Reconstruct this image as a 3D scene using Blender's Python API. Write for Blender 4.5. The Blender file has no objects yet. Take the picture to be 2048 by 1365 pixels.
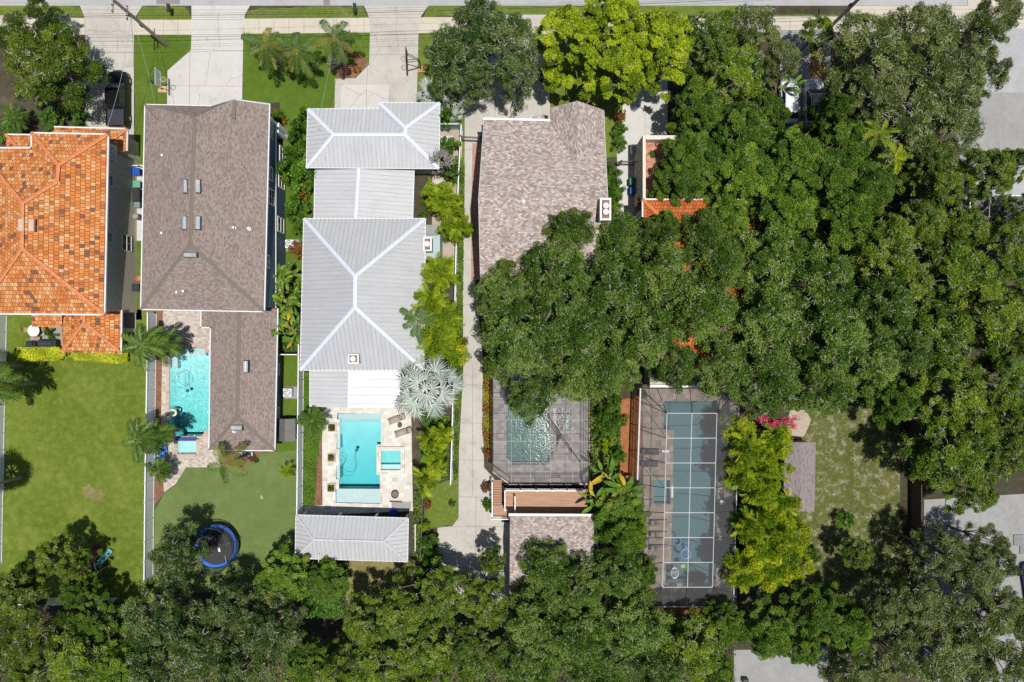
import bpy, math, random
import numpy as np
from mathutils import Vector, Matrix

random.seed(7)
rng = np.random.default_rng(7)
scene = bpy.context.scene
COL = scene.collection

# ---------------------------------------------------------------- camera, light, exposure
FPX, HC, CX, CY = 1365.33, 70.0, 1024.0, 682.5        # a drone at 70 m looking straight down, 24 mm lens
cam_data = bpy.data.cameras.new("camera")
cam_data.lens = 24.0; cam_data.sensor_width = 36.0; cam_data.clip_end = 2000.0
cam = bpy.data.objects.new("camera", cam_data); COL.objects.link(cam)
cam.location = (0, 0, HC); cam.rotation_euler = (0, 0, 0)
scene.camera = cam

SUN = Vector((0.14, -0.085, 1.0)).normalized()
SUN_EL = math.asin(SUN.z); SUN_AZ = math.atan2(SUN.x, SUN.y)
world = bpy.data.worlds.new("World"); scene.world = world; world.use_nodes = True
wn = world.node_tree.nodes; wl = world.node_tree.links
sky = wn.new("ShaderNodeTexSky"); sky.sky_type = 'NISHITA'; sky.sun_disc = False
sky.sun_elevation = SUN_EL; sky.sun_rotation = SUN_AZ
wl.new(sky.outputs[0], wn["Background"].inputs[0]); wn["Background"].inputs[1].default_value = 0.078
sl = bpy.data.lights.new("sun", 'SUN'); sl.energy = 4.6; sl.angle = math.radians(0.53); sl.color = (1.0, 0.96, 0.9)
so = bpy.data.objects.new("sun", sl); COL.objects.link(so); so.location = (20, -12, 120)
so.rotation_euler = SUN.to_track_quat('Z', 'Y').to_euler()
scene.view_settings.view_transform = 'Standard'; scene.view_settings.look = 'None'
scene.view_settings.exposure = 0.0; scene.view_settings.gamma = 1.0
cy = scene.cycles
cy.use_denoising = False; cy.max_bounces = 6; cy.diffuse_bounces = 4; cy.glossy_bounces = 2; cy.transmission_bounces = 4
cy.transparent_max_bounces = 12; cy.sample_clamp_indirect = 4.0; cy.caustics_reflective = False; cy.caustics_refractive = False

# ---------------------------------------------------------------- helpers
def P(x, y, h=0.0):
    """the point at height h seen at photo pixel x, y"""
    s = (HC - h) / FPX
    return Vector(((x - CX) * s, -(y - CY) * s, h))
def S(px, h=0.0): return px * (HC - h) / FPX

class MB:
    def __init__(s): s.v = []; s.f = []; s.m = []; s.uv = {}
    def face(s, pts, m=0, uv=None):
        i = len(s.v); s.v += [tuple(p) for p in pts]; s.f.append(tuple(range(i, i + len(pts)))); s.m.append(m)
        if uv: s.uv[len(s.f) - 1] = uv
    def box(s, c, d, rz=0.0, m=0, rx=0.0, ry=0.0):
        M = Matrix.Rotation(rz, 3, 'Z') @ Matrix.Rotation(ry, 3, 'Y') @ Matrix.Rotation(rx, 3, 'X')
        c = Vector(c); i = len(s.v)
        for sx in (-.5, .5):
            for sy in (-.5, .5):
                for sz in (-.5, .5):
                    s.v.append(tuple(c + M @ Vector((sx * d[0], sy * d[1], sz * d[2]))))
        for q in ((0,1,3,2),(4,6,7,5),(0,4,5,1),(2,3,7,6),(0,2,6,4),(1,5,7,3)):
            s.f.append(tuple(i + k for k in q)); s.m.append(m)
    def bbox(s, c, d, b=0.02, rz=0.0, m=0):
        """box with chamfered edges"""
        x, y, z = d[0]/2, d[1]/2, d[2]/2; b = min(b, x*.9, y*.9, z*.9)
        R = Matrix.Rotation(rz, 3, 'Z'); c = Vector(c)
        rings = [(x-b, y-b, -z), (x, y, -z+b), (x, y, z-b), (x-b, y-b, z)]
        i = len(s.v)
        for rx_, ry_, zz in rings:
            k = b*.7
            for px_, py_ in ((rx_-k,-ry_),(rx_,-ry_+k),(rx_,ry_-k),(rx_-k,ry_),(-rx_+k,ry_),(-rx_,ry_-k),(-rx_,-ry_+k),(-rx_+k,-ry_)):
                s.v.append(tuple(c + R @ Vector((px_, py_, zz))))
        for r in range(3):
            for k in range(8):
                s.f.append((i+r*8+k, i+r*8+(k+1)%8, i+r*8+8+(k+1)%8, i+r*8+8+k)); s.m.append(m)
        s.f.append(tuple(i+k for k in reversed(range(8)))); s.m.append(m)
        s.f.append(tuple(i+24+k for k in range(8))); s.m.append(m)
    def tube(s, pts, r, n=8, m=0, cap=True):
        pts = [Vector(p) for p in pts]; rs = r if isinstance(r, (list, tuple)) else [r]*len(pts)
        i = len(s.v); up = Vector((0, 0, 1))
        for k, p in enumerate(pts):
            t = (pts[min(k+1, len(pts)-1)] - pts[max(k-1, 0)]).normalized()
            a = t.cross(up if abs(t.z) < .95 else Vector((1, 0, 0))).normalized(); b = t.cross(a)
            for j in range(n):
                w = 2*math.pi*j/n
                s.v.append(tuple(p + (a*math.cos(w) + b*math.sin(w))*rs[k]))
        for k in range(len(pts)-1):
            for j in range(n):
                s.f.append((i+k*n+j, i+k*n+(j+1)%n, i+(k+1)*n+(j+1)%n, i+(k+1)*n+j)); s.m.append(m)
        if cap:
            s.f.append(tuple(i+j for j in reversed(range(n)))); s.m.append(m)
            e = i+(len(pts)-1)*n; s.f.append(tuple(e+j for j in range(n))); s.m.append(m)
    def lathe(s, c, prof, n=20, m=0, sx=1.0, sy=1.0, rz=0.0):
        c = Vector(c); i = len(s.v)
        for r, z in prof:
            for j in range(n):
                w = 2*math.pi*j/n; x, y = r*math.cos(w)*sx, r*math.sin(w)*sy
                s.v.append((c.x+x*math.cos(rz)-y*math.sin(rz), c.y+x*math.sin(rz)+y*math.cos(rz), c.z+z))
        for k in range(len(prof)-1):
            for j in range(n):
                s.f.append((i+k*n+j, i+k*n+(j+1)%n, i+(k+1)*n+(j+1)%n, i+(k+1)*n+j)); s.m.append(m)
    def torus(s, c, R, r, n=28, k=8, m=0, sx=1.0, sy=1.0, rz=0.0):
        s.lathe(c, [(R + r*math.cos(2*math.pi*q/k), r*math.sin(2*math.pi*q/k)) for q in range(k+1)], n, m, sx, sy, rz)
    def prism(s, pts, z0, z1, m=0, bottom=False):
        """vertical prism over a plan polygon of (x, y), counter-clockwise from above"""
        pts = ccw([(p[0], p[1]) for p in pts]); n = len(pts)
        s.face([(x, y, z1) for x, y in pts], m)
        for k in range(n):
            a, b = pts[k], pts[(k+1) % n]
            s.face([(a[0], a[1], z0), (b[0], b[1], z0), (b[0], b[1], z1), (a[0], a[1], z1)], m)
        if bottom: s.face([(x, y, z0) for x, y in reversed(pts)], m)
    def strip(s, pts, w, z, m=0):
        """flat ribbon along plan points"""
        pts = [Vector((p[0], p[1], 0)) for p in pts]
        for k in range(len(pts)-1):
            t = (pts[k+1]-pts[k]); t.normalize(); q = Vector((-t.y, t.x, 0))*w/2
            a, b = pts[k]-t*w*.2, pts[k+1]+t*w*.2
            z2 = z + .0004*(k % 2)
            s.face([(a.x-q.x, a.y-q.y, z2), (b.x-q.x, b.y-q.y, z2), (b.x+q.x, b.y+q.y, z2), (a.x+q.x, a.y+q.y, z2)], m)

def ccw(pts):
    a = sum(pts[k][0]*pts[(k+1) % len(pts)][1] - pts[(k+1) % len(pts)][0]*pts[k][1] for k in range(len(pts)))
    return pts if a > 0 else list(reversed(pts))

def wloc(o):
    v = Vector((0, 0, 0))
    while o: v += o.location; o = o.parent
    return v

def obj(name, mb, mats, parent=None, smooth=False, origin=None):
    me = bpy.data.meshes.new(name)
    org = wloc(parent) if parent else (Vector(origin) if origin is not None else Vector((0, 0, 0)))
    me.from_pydata([(v[0]-org.x, v[1]-org.y, v[2]-org.z) for v in mb.v], [], mb.f)
    if not isinstance(mats, (list, tuple)): mats = [mats]
    for mt in mats: me.materials.append(mt)
    if len(mats) > 1: me.polygons.foreach_set("material_index", mb.m)
    if mb.uv:
        ul = me.uv_layers.new(name="UVMap")
        for fi, uvs in mb.uv.items():
            p = me.polygons[fi]
            for k, li in enumerate(p.loop_indices): ul.data[li].uv = uvs[k]
    if smooth: me.polygons.foreach_set("use_smooth", [True]*len(me.polygons))
    me.update()
    o = bpy.data.objects.new(name, me); COL.objects.link(o)
    if parent: o.parent = parent
    else: o.location = org
    return o

def tag(o, label, cat, group=None, kind=None):
    o["label"] = label; o["category"] = cat
    if group: o["group"] = group
    if kind: o["kind"] = kind
    return o
def thing(name, loc, label, cat, group=None, rz=0.0):
    o = bpy.data.objects.new(name, None); COL.objects.link(o); o.empty_display_size = .3
    o.location = (loc[0], loc[1], loc[2] if len(loc) > 2 else 0); o.rotation_euler.z = rz
    return tag(o, label, cat, group)
def struct(o, label, cat="ground"):
    o["kind"] = "structure"; o["label"] = label; o["category"] = cat; return o
def copy_tree(o, parent=None):
    c = o.copy(); COL.objects.link(c); c.parent = parent
    for ch in list(o.children): copy_tree(ch, c)
    return c
def link_copy(mesh, name, parent, loc=(0, 0, 0), rot=(0, 0, 0), sc=1.0):
    o = bpy.data.objects.new(name, mesh); COL.objects.link(o); o.parent = parent
    o.location = loc; o.rotation_euler = rot
    o.scale = (sc, sc, sc) if not isinstance(sc, tuple) else sc
    return o

# ---------------------------------------------------------------- materials
def hexc(r, g, b): return (r, g, b, 1.0)
def nt(name):
    m = bpy.data.materials.new(name); m.use_nodes = True
    return m, m.node_tree.nodes, m.node_tree.links, m.node_tree.nodes["Principled BSDF"]
def ramp(n, l, src, stops, const=False):
    r = n.new("ShaderNodeValToRGB"); e = r.color_ramp
    if const: e.interpolation = 'CONSTANT'
    while len(e.elements) < len(stops): e.elements.new(.5)
    for k, (p, c) in enumerate(stops):
        e.elements[k].position = p; e.elements[k].color = (c[0], c[1], c[2], 1)
    l.new(src, r.inputs[0]); return r.outputs[0]
def noise(n, l, vec, scale, detail=4, rough=.6, dist=0.0):
    t = n.new("ShaderNodeTexNoise"); t.inputs["Scale"].default_value = scale; t.inputs["Detail"].default_value = detail
    t.inputs["Roughness"].default_value = rough; t.inputs["Distortion"].default_value = dist
    if vec: l.new(vec, t.inputs["Vector"])
    return t.outputs[0]
def mixc(n, l, fac, a, b, mode='MIX'):
    x = n.new("ShaderNodeMix"); x.data_type = 'RGBA'; x.blend_type = mode
    for val, idx in ((fac, 0), (a, 6), (b, 7)):
        if hasattr(val, "is_linked") or hasattr(val, "links"): l.new(val, x.inputs[idx])
        elif idx == 0: x.inputs[0].default_value = val
        else: x.inputs[idx].default_value = (val[0], val[1], val[2], 1)
    return x.outputs[2]
def bump(n, l, h, bsdf, strength=.3, dist=.05):
    b = n.new("ShaderNodeBump"); b.inputs["Strength"].default_value = strength; b.inputs["Distance"].default_value = dist
    l.new(h, b.inputs["Height"]); l.new(b.outputs[0], bsdf.inputs["Normal"])
def texco(n, which="Object"): return n.new("ShaderNodeTexCoord").outputs[which]

def plain(name, c, rough=.6, metal=0.0, var=.12, scale=3.0, spec=.4, bmp=0.0):
    m, n, l, b = nt(name); v = texco(n)
    f = noise(n, l, v, scale, 5)
    lo = [x*(1-var) for x in c]; hi = [min(1, x*(1+var)) for x in c]
    l.new(ramp(n, l, f, [(.3, lo), (.7, hi)]), b.inputs["Base Color"])
    b.inputs["Roughness"].default_value = rough; b.inputs["Metallic"].default_value = metal
    b.inputs["Specular IOR Level"].default_value = spec
    if bmp: bump(n, l, noise(n, l, v, scale*6, 4), b, bmp, .02)
    return m

def ground_mat(name, stops, s1=.35, s2=3.0, fine=14.0, mix2=.45, rough=.95, bmp=.5, fine_amt=.35, patch=None):
    """soil-like surface: broad tone x mid tone x fine grain, optional second colour in patches"""
    m, n, l, b = nt(name); v = texco(n)
    big = noise(n, l, v, s1, 3, .55, .6); mid = noise(n, l, v, s2, 5, .65, .3); fn = noise(n, l, v, fine, 6, .75)
    col = ramp(n, l, big, stops)
    col2 = ramp(n, l, mid, stops)
    col = mixc(n, l, mix2, col, col2)
    if patch:
        pc, ps, thr, soft = patch
        pf = noise(n, l, v, ps, 9, .78, 0)
        pf = ramp(n, l, pf, [(thr, (0, 0, 0)), (min(1, thr+soft), (1, 1, 1))])
        col = mixc(n, l, pf, col, pc)
    g = ramp(n, l, fn, [(.28, (1-fine_amt,)*3), (.72, (1+fine_amt,)*3)])
    col = mixc(n, l, 1.0, col, g, 'MULTIPLY')
    l.new(col, b.inputs["Base Color"]); b.inputs["Roughness"].default_value = rough
    b.inputs["Specular IOR Level"].default_value = .15
    bump(n, l, fn, b, bmp, .06)
    return m

def brick_mat(name, palette, bw, rh, mortar=(.1, .09, .08), ms=.01, rough=.85, use_uv=True, wave=0.0, bmp=.4, stain=None, fine=.12, off=.5):
    if stain is None and name == 'orange_roof_tiles': stain = ((.22, .1, .05), (1.2, .25, 1), .56, .2, .45)
    """courses of little units, each with a random colour out of the palette (shingles, roof tiles, pavers)"""
    m, n, l, b = nt(name); v = texco(n, "UV" if use_uv else "Object")
    t = n.new("ShaderNodeTexBrick"); l.new(v, t.inputs["Vector"]); t.offset = off
    t.inputs["Color1"].default_value = (0, 0, 0, 1); t.inputs["Color2"].default_value = (1, 1, 1, 1); t.inputs["Mortar"].default_value = (.5, .5, .5, 1)
    t.inputs["Scale"].default_value = 1.0; t.inputs["Mortar Size"].default_value = 0.0; t.inputs["Bias"].default_value = 0
    t.inputs["Brick Width"].default_value = bw; t.inputs["Row Height"].default_value = rh
    k = len(palette); tot = sum(w for w, _ in palette); acc = 0; stops = []
    for w, c in palette:
        stops.append((acc, c)); acc += w/tot
    col = ramp(n, l, t.outputs["Color"], stops, True)
    t2 = n.new("ShaderNodeTexBrick"); l.new(v, t2.inputs["Vector"]); t2.offset = off
    t2.inputs["Scale"].default_value = 1.0; t2.inputs["Mortar Size"].default_value = ms; t2.inputs["Mortar Smooth"].default_value = .3
    t2.inputs["Brick Width"].default_value = bw; t2.inputs["Row Height"].default_value = rh
    col = mixc(n, l, t2.outputs["Fac"], col, mortar)
    vo = texco(n); fn = noise(n, l, vo, 18, 5, .7)
    col = mixc(n, l, 1.0, col, ramp(n, l, fn, [(.3, (1-fine,)*3), (.7, (1+fine,)*3)]), 'MULTIPLY')
    if stain:
        sc, scl, thr, soft, amt = stain
        mp = n.new("ShaderNodeMapping"); mp.inputs["Scale"].default_value = scl; l.new(v, mp.inputs["Vector"])
        sf = noise(n, l, mp.outputs[0], 1.0, 6, .65, .8)
        sf = ramp(n, l, sf, [(thr, (0, 0, 0)), (thr+soft, (amt,)*3)])
        col = mixc(n, l, sf, col, sc)
    l.new(col, b.inputs["Base Color"]); b.inputs["Roughness"].default_value = rough; b.inputs["Specular IOR Level"].default_value = .2
    inv = n.new("ShaderNodeMath"); inv.operation = 'SUBTRACT'; inv.inputs[0].default_value = 1.0; l.new(t2.outputs["Fac"], inv.inputs[1])
    h = inv.outputs[0]
    if wave:
        w = n.new("ShaderNodeTexWave"); w.wave_type = 'BANDS'; w.bands_direction = 'X'; w.inputs["Scale"].default_value = wave
        w.inputs["Distortion"].default_value = 0; w.inputs["Detail"].default_value = 0; l.new(v, w.inputs["Vector"])
        ad = n.new("ShaderNodeMath"); ad.operation = 'ADD'; l.new(h, ad.inputs[0]); l.new(w.outputs["Fac"], ad.inputs[1]); h = ad.outputs[0]
    bump(n, l, h, b, bmp, .06)
    return m

def leaf_mat(name, stops, gloss=.35, transl=.28, spec=.35, objvar=.25, rough=.5):
    m, n, l, b = nt(name)
    a = n.new("ShaderNodeAttribute"); a.attribute_name = "tint"
    oi = n.new("ShaderNodeObjectInfo")
    col = ramp(n, l, a.outputs["Fac"], stops)
    g = ramp(n, l, oi.outputs["Random"], [(0, (1-objvar, 1-objvar*.8, 1-objvar)), (1, (1+objvar, 1+objvar*.8, 1+objvar*.4))])
    col = mixc(n, l, 1.0, col, g, 'MULTIPLY')
    l.new(col, b.inputs["Base Color"]); b.inputs["Roughness"].default_value = rough
    b.inputs["Specular IOR Level"].default_value = spec
    t = n.new("ShaderNodeBsdfTranslucent"); tc = mixc(n, l, 1.0, col, (1.25, 1.5, .6), 'MULTIPLY'); l.new(tc, t.inputs["Color"])
    mx = n.new("ShaderNodeMixShader"); mx.inputs[0].default_value = transl
    l.new(b.outputs[0], mx.inputs[1]); l.new(t.outputs[0], mx.inputs[2])
    l.new(mx.outputs[0], n["Material Output"].inputs["Surface"])
    return m

def water_mat(name, absorb, dens, rip=2.2, strength=.35, gl=.9, rough=.06):
    """clear rippled water: fresnel gloss over a see-through surface, the body of the water absorbs"""
    m, n, l, b = nt(name); n.remove(b)
    tr = n.new("ShaderNodeBsdfTransparent"); tr.inputs[0].default_value = (.97, .99, .99, 1)
    g = n.new("ShaderNodeBsdfGlossy"); g.inputs["Roughness"].default_value = rough; g.inputs[0].default_value = (gl, gl, gl, 1)
    v = texco(n); h = noise(n, l, v, rip, 4, .55, .9)
    bp = n.new("ShaderNodeBump"); bp.inputs["Strength"].default_value = strength; bp.inputs["Distance"].default_value = .12; l.new(h, bp.inputs["Height"])
    l.new(bp.outputs[0], g.inputs["Normal"])
    fr = n.new("ShaderNodeFresnel"); fr.inputs[0].default_value = 1.33; l.new(bp.outputs[0], fr.inputs["Normal"])
    mx = n.new("ShaderNodeMixShader"); l.new(fr.outputs[0], mx.inputs[0]); l.new(tr.outputs[0], mx.inputs[1]); l.new(g.outputs[0], mx.inputs[2])
    l.new(mx.outputs[0], n["Material Output"].inputs["Surface"])
    va = n.new("ShaderNodeVolumeAbsorption"); va.inputs[0].default_value = (*absorb, 1); va.inputs[1].default_value = dens
    l.new(va.outputs[0], n["Material Output"].inputs["Volume"])
    return m

def screen_mat(name, fac, col=(.05, .05, .055)):
    m, n, l, b = nt(name)
    b.inputs["Base Color"].default_value = (*col, 1); b.inputs["Roughness"].default_value = .7
    tr = n.new("ShaderNodeBsdfTransparent"); mx = n.new("ShaderNodeMixShader"); mx.inputs[0].default_value = fac
    l.new(tr.outputs[0], mx.inputs[1]); l.new(b.outputs[0], mx.inputs[2]); l.new(mx.outputs[0], n["Material Output"].inputs["Surface"])
    return m

M = {}
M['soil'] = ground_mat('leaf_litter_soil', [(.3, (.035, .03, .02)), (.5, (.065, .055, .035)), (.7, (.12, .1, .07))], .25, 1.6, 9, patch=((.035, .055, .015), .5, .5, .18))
GL = [(.32, (.07, .112, .012)), (.5, (.115, .162, .02)), (.68, (.2, .215, .045))]
M['lawn'] = ground_mat('lawn_grass', GL, .16, 1.4, 11, .6, bmp=.7, fine_amt=.3, patch=((.17, .16, .055), .55, .6, .25))
M['lawn_front'] = ground_mat('front_lawn_grass', [(.3, (.055, .105, .011)), (.55, (.09, .145, .017)), (.75, (.15, .185, .035))], .35, 2.2, 13, .5, bmp=.6, fine_amt=.25, patch=((.2, .19, .07), .8, .62, .2))
M['verge'] = ground_mat('verge_grass', [(.3, (.07, .12, .015)), (.55, (.13, .17, .03)), (.75, (.26, .23, .1))], .6, 3, 13, .6, bmp=.6, fine_amt=.3)
M['turf'] = ground_mat('artificial_turf', [(.3, (.09, .135, .038)), (.5, (.12, .165, .05)), (.75, (.165, .205, .075))], .3, 1.2, 18, .5, bmp=.3, fine_amt=.12, patch=((.2, .25, .12), .35, .62, .12))
M['patchy'] = ground_mat('patchy_sandy_grass', [(.3, (.06, .082, .014)), (.55, (.092, .11, .026)), (.75, (.135, .14, .045))], .3, 2, 12, .5, bmp=.6, fine_amt=.3, patch=((.3, .26, .19), 1.2, .5, .13))
M['dry'] = ground_mat('dry_grass', [(.3, (.12, .12, .035)), (.55, (.2, .18, .07)), (.75, (.28, .24, .11))], .5, 2.5, 13, .5, bmp=.6, fine_amt=.3)
M['sand'] = ground_mat('sand', [(.3, (.3, .25, .19)), (.6, (.42, .36, .28)), (.8, (.5, .44, .36))], .5, 3, 16, .5, fine_amt=.15)
M['mulch'] = ground_mat('wood_mulch', [(.3, (.09, .04, .022)), (.5, (.2, .1, .06)), (.7, (.33, .2, .13))], 1.5, 9, 26, .65, fine_amt=.45)
M['mulch_red'] = ground_mat('red_mulch', [(.3, (.16, .05, .02)), (.5, (.32, .12, .05)), (.7, (.42, .2, .1))], 1.5, 9, 26, .65, fine_amt=.45)
M['litter'] = ground_mat('dry_leaf_litter', [(.3, (.12, .06, .02)), (.5, (.3, .17, .06)), (.7, (.5, .33, .13))], 1.5, 5, 15, .65, fine_amt=.5)
CG = [(.25, (.36, .34, .3)), (.5, (.44, .42, .375)), (.8, (.5, .48, .435))]
M['concrete'] = ground_mat('driveway_concrete', CG, .3, 1.6, 20, .45, bmp=.08, fine_amt=.06, rough=.85, patch=((.27, .25, .215), .7, .52, .25))
M['concrete_new'] = ground_mat('pale_concrete', [(.25, (.43, .415, .385)), (.5, (.5, .485, .455)), (.8, (.56, .545, .52))], .3, 1.6, 20, .4, bmp=.08, fine_amt=.05, rough=.85, patch=((.32, .305, .275), .7, .54, .25))
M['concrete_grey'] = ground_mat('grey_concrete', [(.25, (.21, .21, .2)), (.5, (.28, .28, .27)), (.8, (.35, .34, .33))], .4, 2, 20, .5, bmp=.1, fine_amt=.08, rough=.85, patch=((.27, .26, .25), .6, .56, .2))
M['sidewalk'] = ground_mat('sidewalk_concrete', [(.25, (.41, .37, .3)), (.5, (.49, .45, .37)), (.8, (.55, .51, .43))], .5, 2.5, 20, .45, bmp=.08, fine_amt=.06, rough=.85)
M['asphalt'] = ground_mat('worn_asphalt', [(.25, (.28, .28, .29)), (.5, (.36, .36, .365)), (.8, (.43, .425, .42))], .3, 2, 22, .45, bmp=.15, fine_amt=.1, rough=.9)
M['asphalt_patch'] = ground_mat('asphalt_patch', [(.25, (.19, .18, .18)), (.8, (.26, .25, .25))], .6, 2, 22, .45, bmp=.15, fine_amt=.1)
M['joint'] = plain('joint_line', (.2, .19, .16), .95)
M['crack'] = plain('crack_line', (.24, .22, .19), .95)
M['travertine'] = brick_mat('travertine_pavers', [(3, (.53, .5, .44)), (3, (.58, .55, .49)), (2, (.63, .6, .54)), (1, (.46, .42, .36))], .6, .4, (.5, .45, .38), .012, .6, False, bmp=.1, fine=.06)
M['beige_paver'] = brick_mat('beige_pavers', [(2, (.42, .36, .31)), (3, (.48, .42, .365)), (2, (.54, .48, .425)), (1, (.37, .31, .275))], .3, .2, (.34, .27, .22), .008, .8, False, bmp=.15, fine=.08)
M['coping'] = brick_mat('pink_brick_coping', [(2, (.45, .33, .27)), (2, (.52, .4, .33)), (1, (.4, .29, .24))], .3, .15, (.36, .25, .2), .008, .8, False, bmp=.15)
M['grey_paver'] = brick_mat('grey_pavers', [(2, (.34, .295, .27)), (3, (.42, .37, .34)), (2, (.49, .44, .41)), (1, (.28, .24, .22))], .55, .38, (.26, .24, .23), .014, .8, False, bmp=.15)
M['tan_paver'] = brick_mat('tan_pavers', [(2, (.31, .25, .2)), (3, (.37, .3, .24)), (2, (.42, .35, .29)), (1, (.27, .215, .175))], .6, .6, (.25, .19, .15), .012, .8, False, bmp=.12, stain=((.24, .18, .13), (.5, .5, .5), .5, .2, .6))
M['red_brick'] = brick_mat('red_brick_pavers', [(2, (.33, .17, .14)), (3, (.4, .22, .18)), (1, (.45, .28, .23))], .22, .11, (.3, .2, .17), .006, .85, False, bmp=.12)
M['terrace'] = brick_mat('terracotta_terrace', [(2, (.36, .16, .1)), (3, (.43, .21, .14)), (2, (.5, .27, .19))], .3, .3, (.3, .18, .13), .01, .85, False, bmp=.12)
# roofs
M['orange_tile'] = brick_mat('orange_roof_tiles', [(6, (.62, .22, .06)), (5, (.68, .27, .085)), (4, (.7, .34, .14)), (2, (.7, .42, .2)), (1.0, (.2, .11, .07)), (1.2, (.36, .16, .07)), (2, (.54, .17, .05))],
                             .34, .40, (.3, .07, .02), .018, .7, True, wave=1.55, bmp=1.0)
M['orange_plain'] = brick_mat('plain_orange_roof_tiles', [(4, (.6, .16, .04)), (3, (.68, .2, .06)), (1, (.5, .13, .04))], .3, .4, (.28, .07, .02), .03, .7, True, wave=1.8, bmp=1.0)
M['tile_ridge'] = plain('orange_ridge_tile', (.58, .2, .08), .75, var=.3, scale=5)
M['shingle_brown'] = brick_mat('brown_shingles', [(3, (.225, .18, .155)), (3, (.262, .212, .185)), (2, (.3, .248, .22)), (1, (.19, .152, .135)), (1, (.29, .22, .19))],
                               .24, .14, (.14, .105, .09), .006, .95, True, bmp=.35, fine=.25, stain=((.085, .07, .065), (.5, .35, 1), .58, .2, .35))
M['shingle_ridge'] = brick_mat('ridge_shingles', [(1, (.235, .195, .16)), (1, (.27, .225, .185))], .3, .2, (.18, .15, .12), .01, .95, True, bmp=.3)
M['shingle_mottled'] = brick_mat('mottled_shingles', [(3, (.33, .26, .225)), (3, (.4, .325, .29)), (3, (.48, .405, .37)), (2, (.27, .21, .18)), (1.2, (.56, .49, .455)), (1.5, (.36, .33, .34))],
                                 .26, .15, (.2, .16, .14), .006, .95, True, bmp=.35, fine=.2)
M['shingle_shed'] = brick_mat('purple_grey_shingles', [(3, (.23, .2, .2)), (3, (.27, .235, .235)), (1, (.19, .165, .165))], .32, .17, (.17, .13, .13), .012, .95, True, bmp=.4)
M['shingle_dark'] = brick_mat('dark_grey_shingles', [(3, (.14, .14, .15)), (3, (.18, .18, .19)), (1, (.11, .11, .12))], .32, .17, (.08, .08, .08), .012, .95, True, bmp=.4)
def metal_roof(name, c, dirt=.5):
    m, n, l, b = nt(name); v = texco(n, "UV"); vo = texco(n)
    mp = n.new("ShaderNodeMapping"); mp.inputs["Scale"].default_value = (2.6, .35, 1); l.new(v, mp.inputs["Vector"])
    st = noise(n, l, mp.outputs[0], 1.0, 5, .65); bl = noise(n, l, vo, .35, 4, .6, .5)
    col = ramp(n, l, st, [(.25, tuple(x*.86 for x in c)), (.6, c), (.8, tuple(min(1, x*1.07) for x in c))])
    d = ramp(n, l, bl, [(.55, (0, 0, 0)), (.75, (dirt,)*3)])
    col = mixc(n, l, d, col, tuple(x*.62 for x in c))
    l.new(col, b.inputs["Base Color"]); b.inputs["Roughness"].default_value = .55; b.inputs["Metallic"].default_value = .0
    b.inputs["Specular IOR Level"].default_value = .35
    return m
M['metal_roof'] = metal_roof('grey_metal_roof', (.47, .475, .485), .3)
M['metal_white'] = metal_roof('white_metal_roof', (.74, .75, .76), .15)
M['seam'] = plain('shade_darkened_seam', (.39, .4, .41), .6)  # rib shadow lines painted in: seam colour darker than the roof metal
M['seam_light'] = plain('pale_metal_seam', (.5, .51, .52), .6)
M['metal_cap'] = plain('pale_metal_ridge_cap', (.6, .64, .7), .5, var=.05)
M['gutter'] = plain('white_gutter', (.66, .67, .68), .4, var=.05)
M['white'] = plain('white_paint', (.78, .78, .76), .5, var=.05)
M['vinyl'] = plain('white_vinyl_fence', (.8, .82, .84), .45, var=.04)
M['blue_siding'] = plain('navy_blue_siding', (.075, .125, .175), .7, var=.08)
M['tan_wall'] = plain('olive_tan_stucco', (.66, .6, .46), .9, var=.08, bmp=.2)
M['grey_wall'] = plain('grey_stucco', (.5, .52, .52), .9)
M['teal_wall'] = plain('pale_teal_paint', (.36, .45, .46), .8, var=.06)
M['cream_wall'] = plain('cream_stucco', (.62, .57, .48), .9, var=.1, bmp=.2)
M['glass'] = plain('window_glass', (.03, .04, .05), .08, spec=.8)
M['skylight'] = plain('skylight_dome', (.36, .39, .4), .2, spec=.8, var=.2, scale=1.5)
M['dark'] = plain('dark_metal', (.03, .03, .03), .5)
M['black'] = plain('black_plastic', (.025, .026, .03), .45)
M['black_cover'] = plain('black_fabric_cover', (.03, .032, .045), .8)
M['steel'] = plain('galvanised_steel', (.5, .51, .52), .4, .5)
M['bark'] = plain('tree_bark', (.2, .17, .14), .95, var=.3, scale=6, bmp=.5)
M['twig'] = plain('pale_grey_twigs', (.44, .41, .36), .9, var=.25, scale=4)
M['palm_trunk'] = plain('palm_trunk', (.3, .26, .2), .9, var=.25, scale=8, bmp=.5)
M['pole_wood'] = plain('weathered_wood_pole', (.3, .25, .19), .9, var=.2, scale=5)
M['wood'] = plain('brown_fence_wood', (.1, .065, .05), .9, var=.3, scale=4)
def deck_mat():
    m, n, l, b = nt('composite_deck_boards'); v = texco(n)
    w = n.new("ShaderNodeTexWave"); w.bands_direction = 'Y'; w.inputs["Scale"].default_value = 2.2; w.inputs["Distortion"].default_value = 0; l.new(v, w.inputs["Vector"])
    mp = n.new("ShaderNodeMapping"); mp.inputs["Scale"].default_value = (.6, 7, 1); l.new(v, mp.inputs["Vector"])
    c = ramp(n, l, noise(n, l, mp.outputs[0], 1, 4), [(.3, (.33, .17, .1)), (.7, (.43, .25, .16))])
    g = ramp(n, l, w.outputs["Fac"], [(0, (.45, .45, .45)), (.12, (1, 1, 1))])
    l.new(mixc(n, l, 1.0, c, g, 'MULTIPLY'), b.inputs["Base Color"]); b.inputs["Roughness"].default_value = .7
    return m
M['deck'] = deck_mat()
M['plaster'] = plain('pool_plaster', (.66, .76, .78), .7, var=.05, scale=.8)
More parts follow.
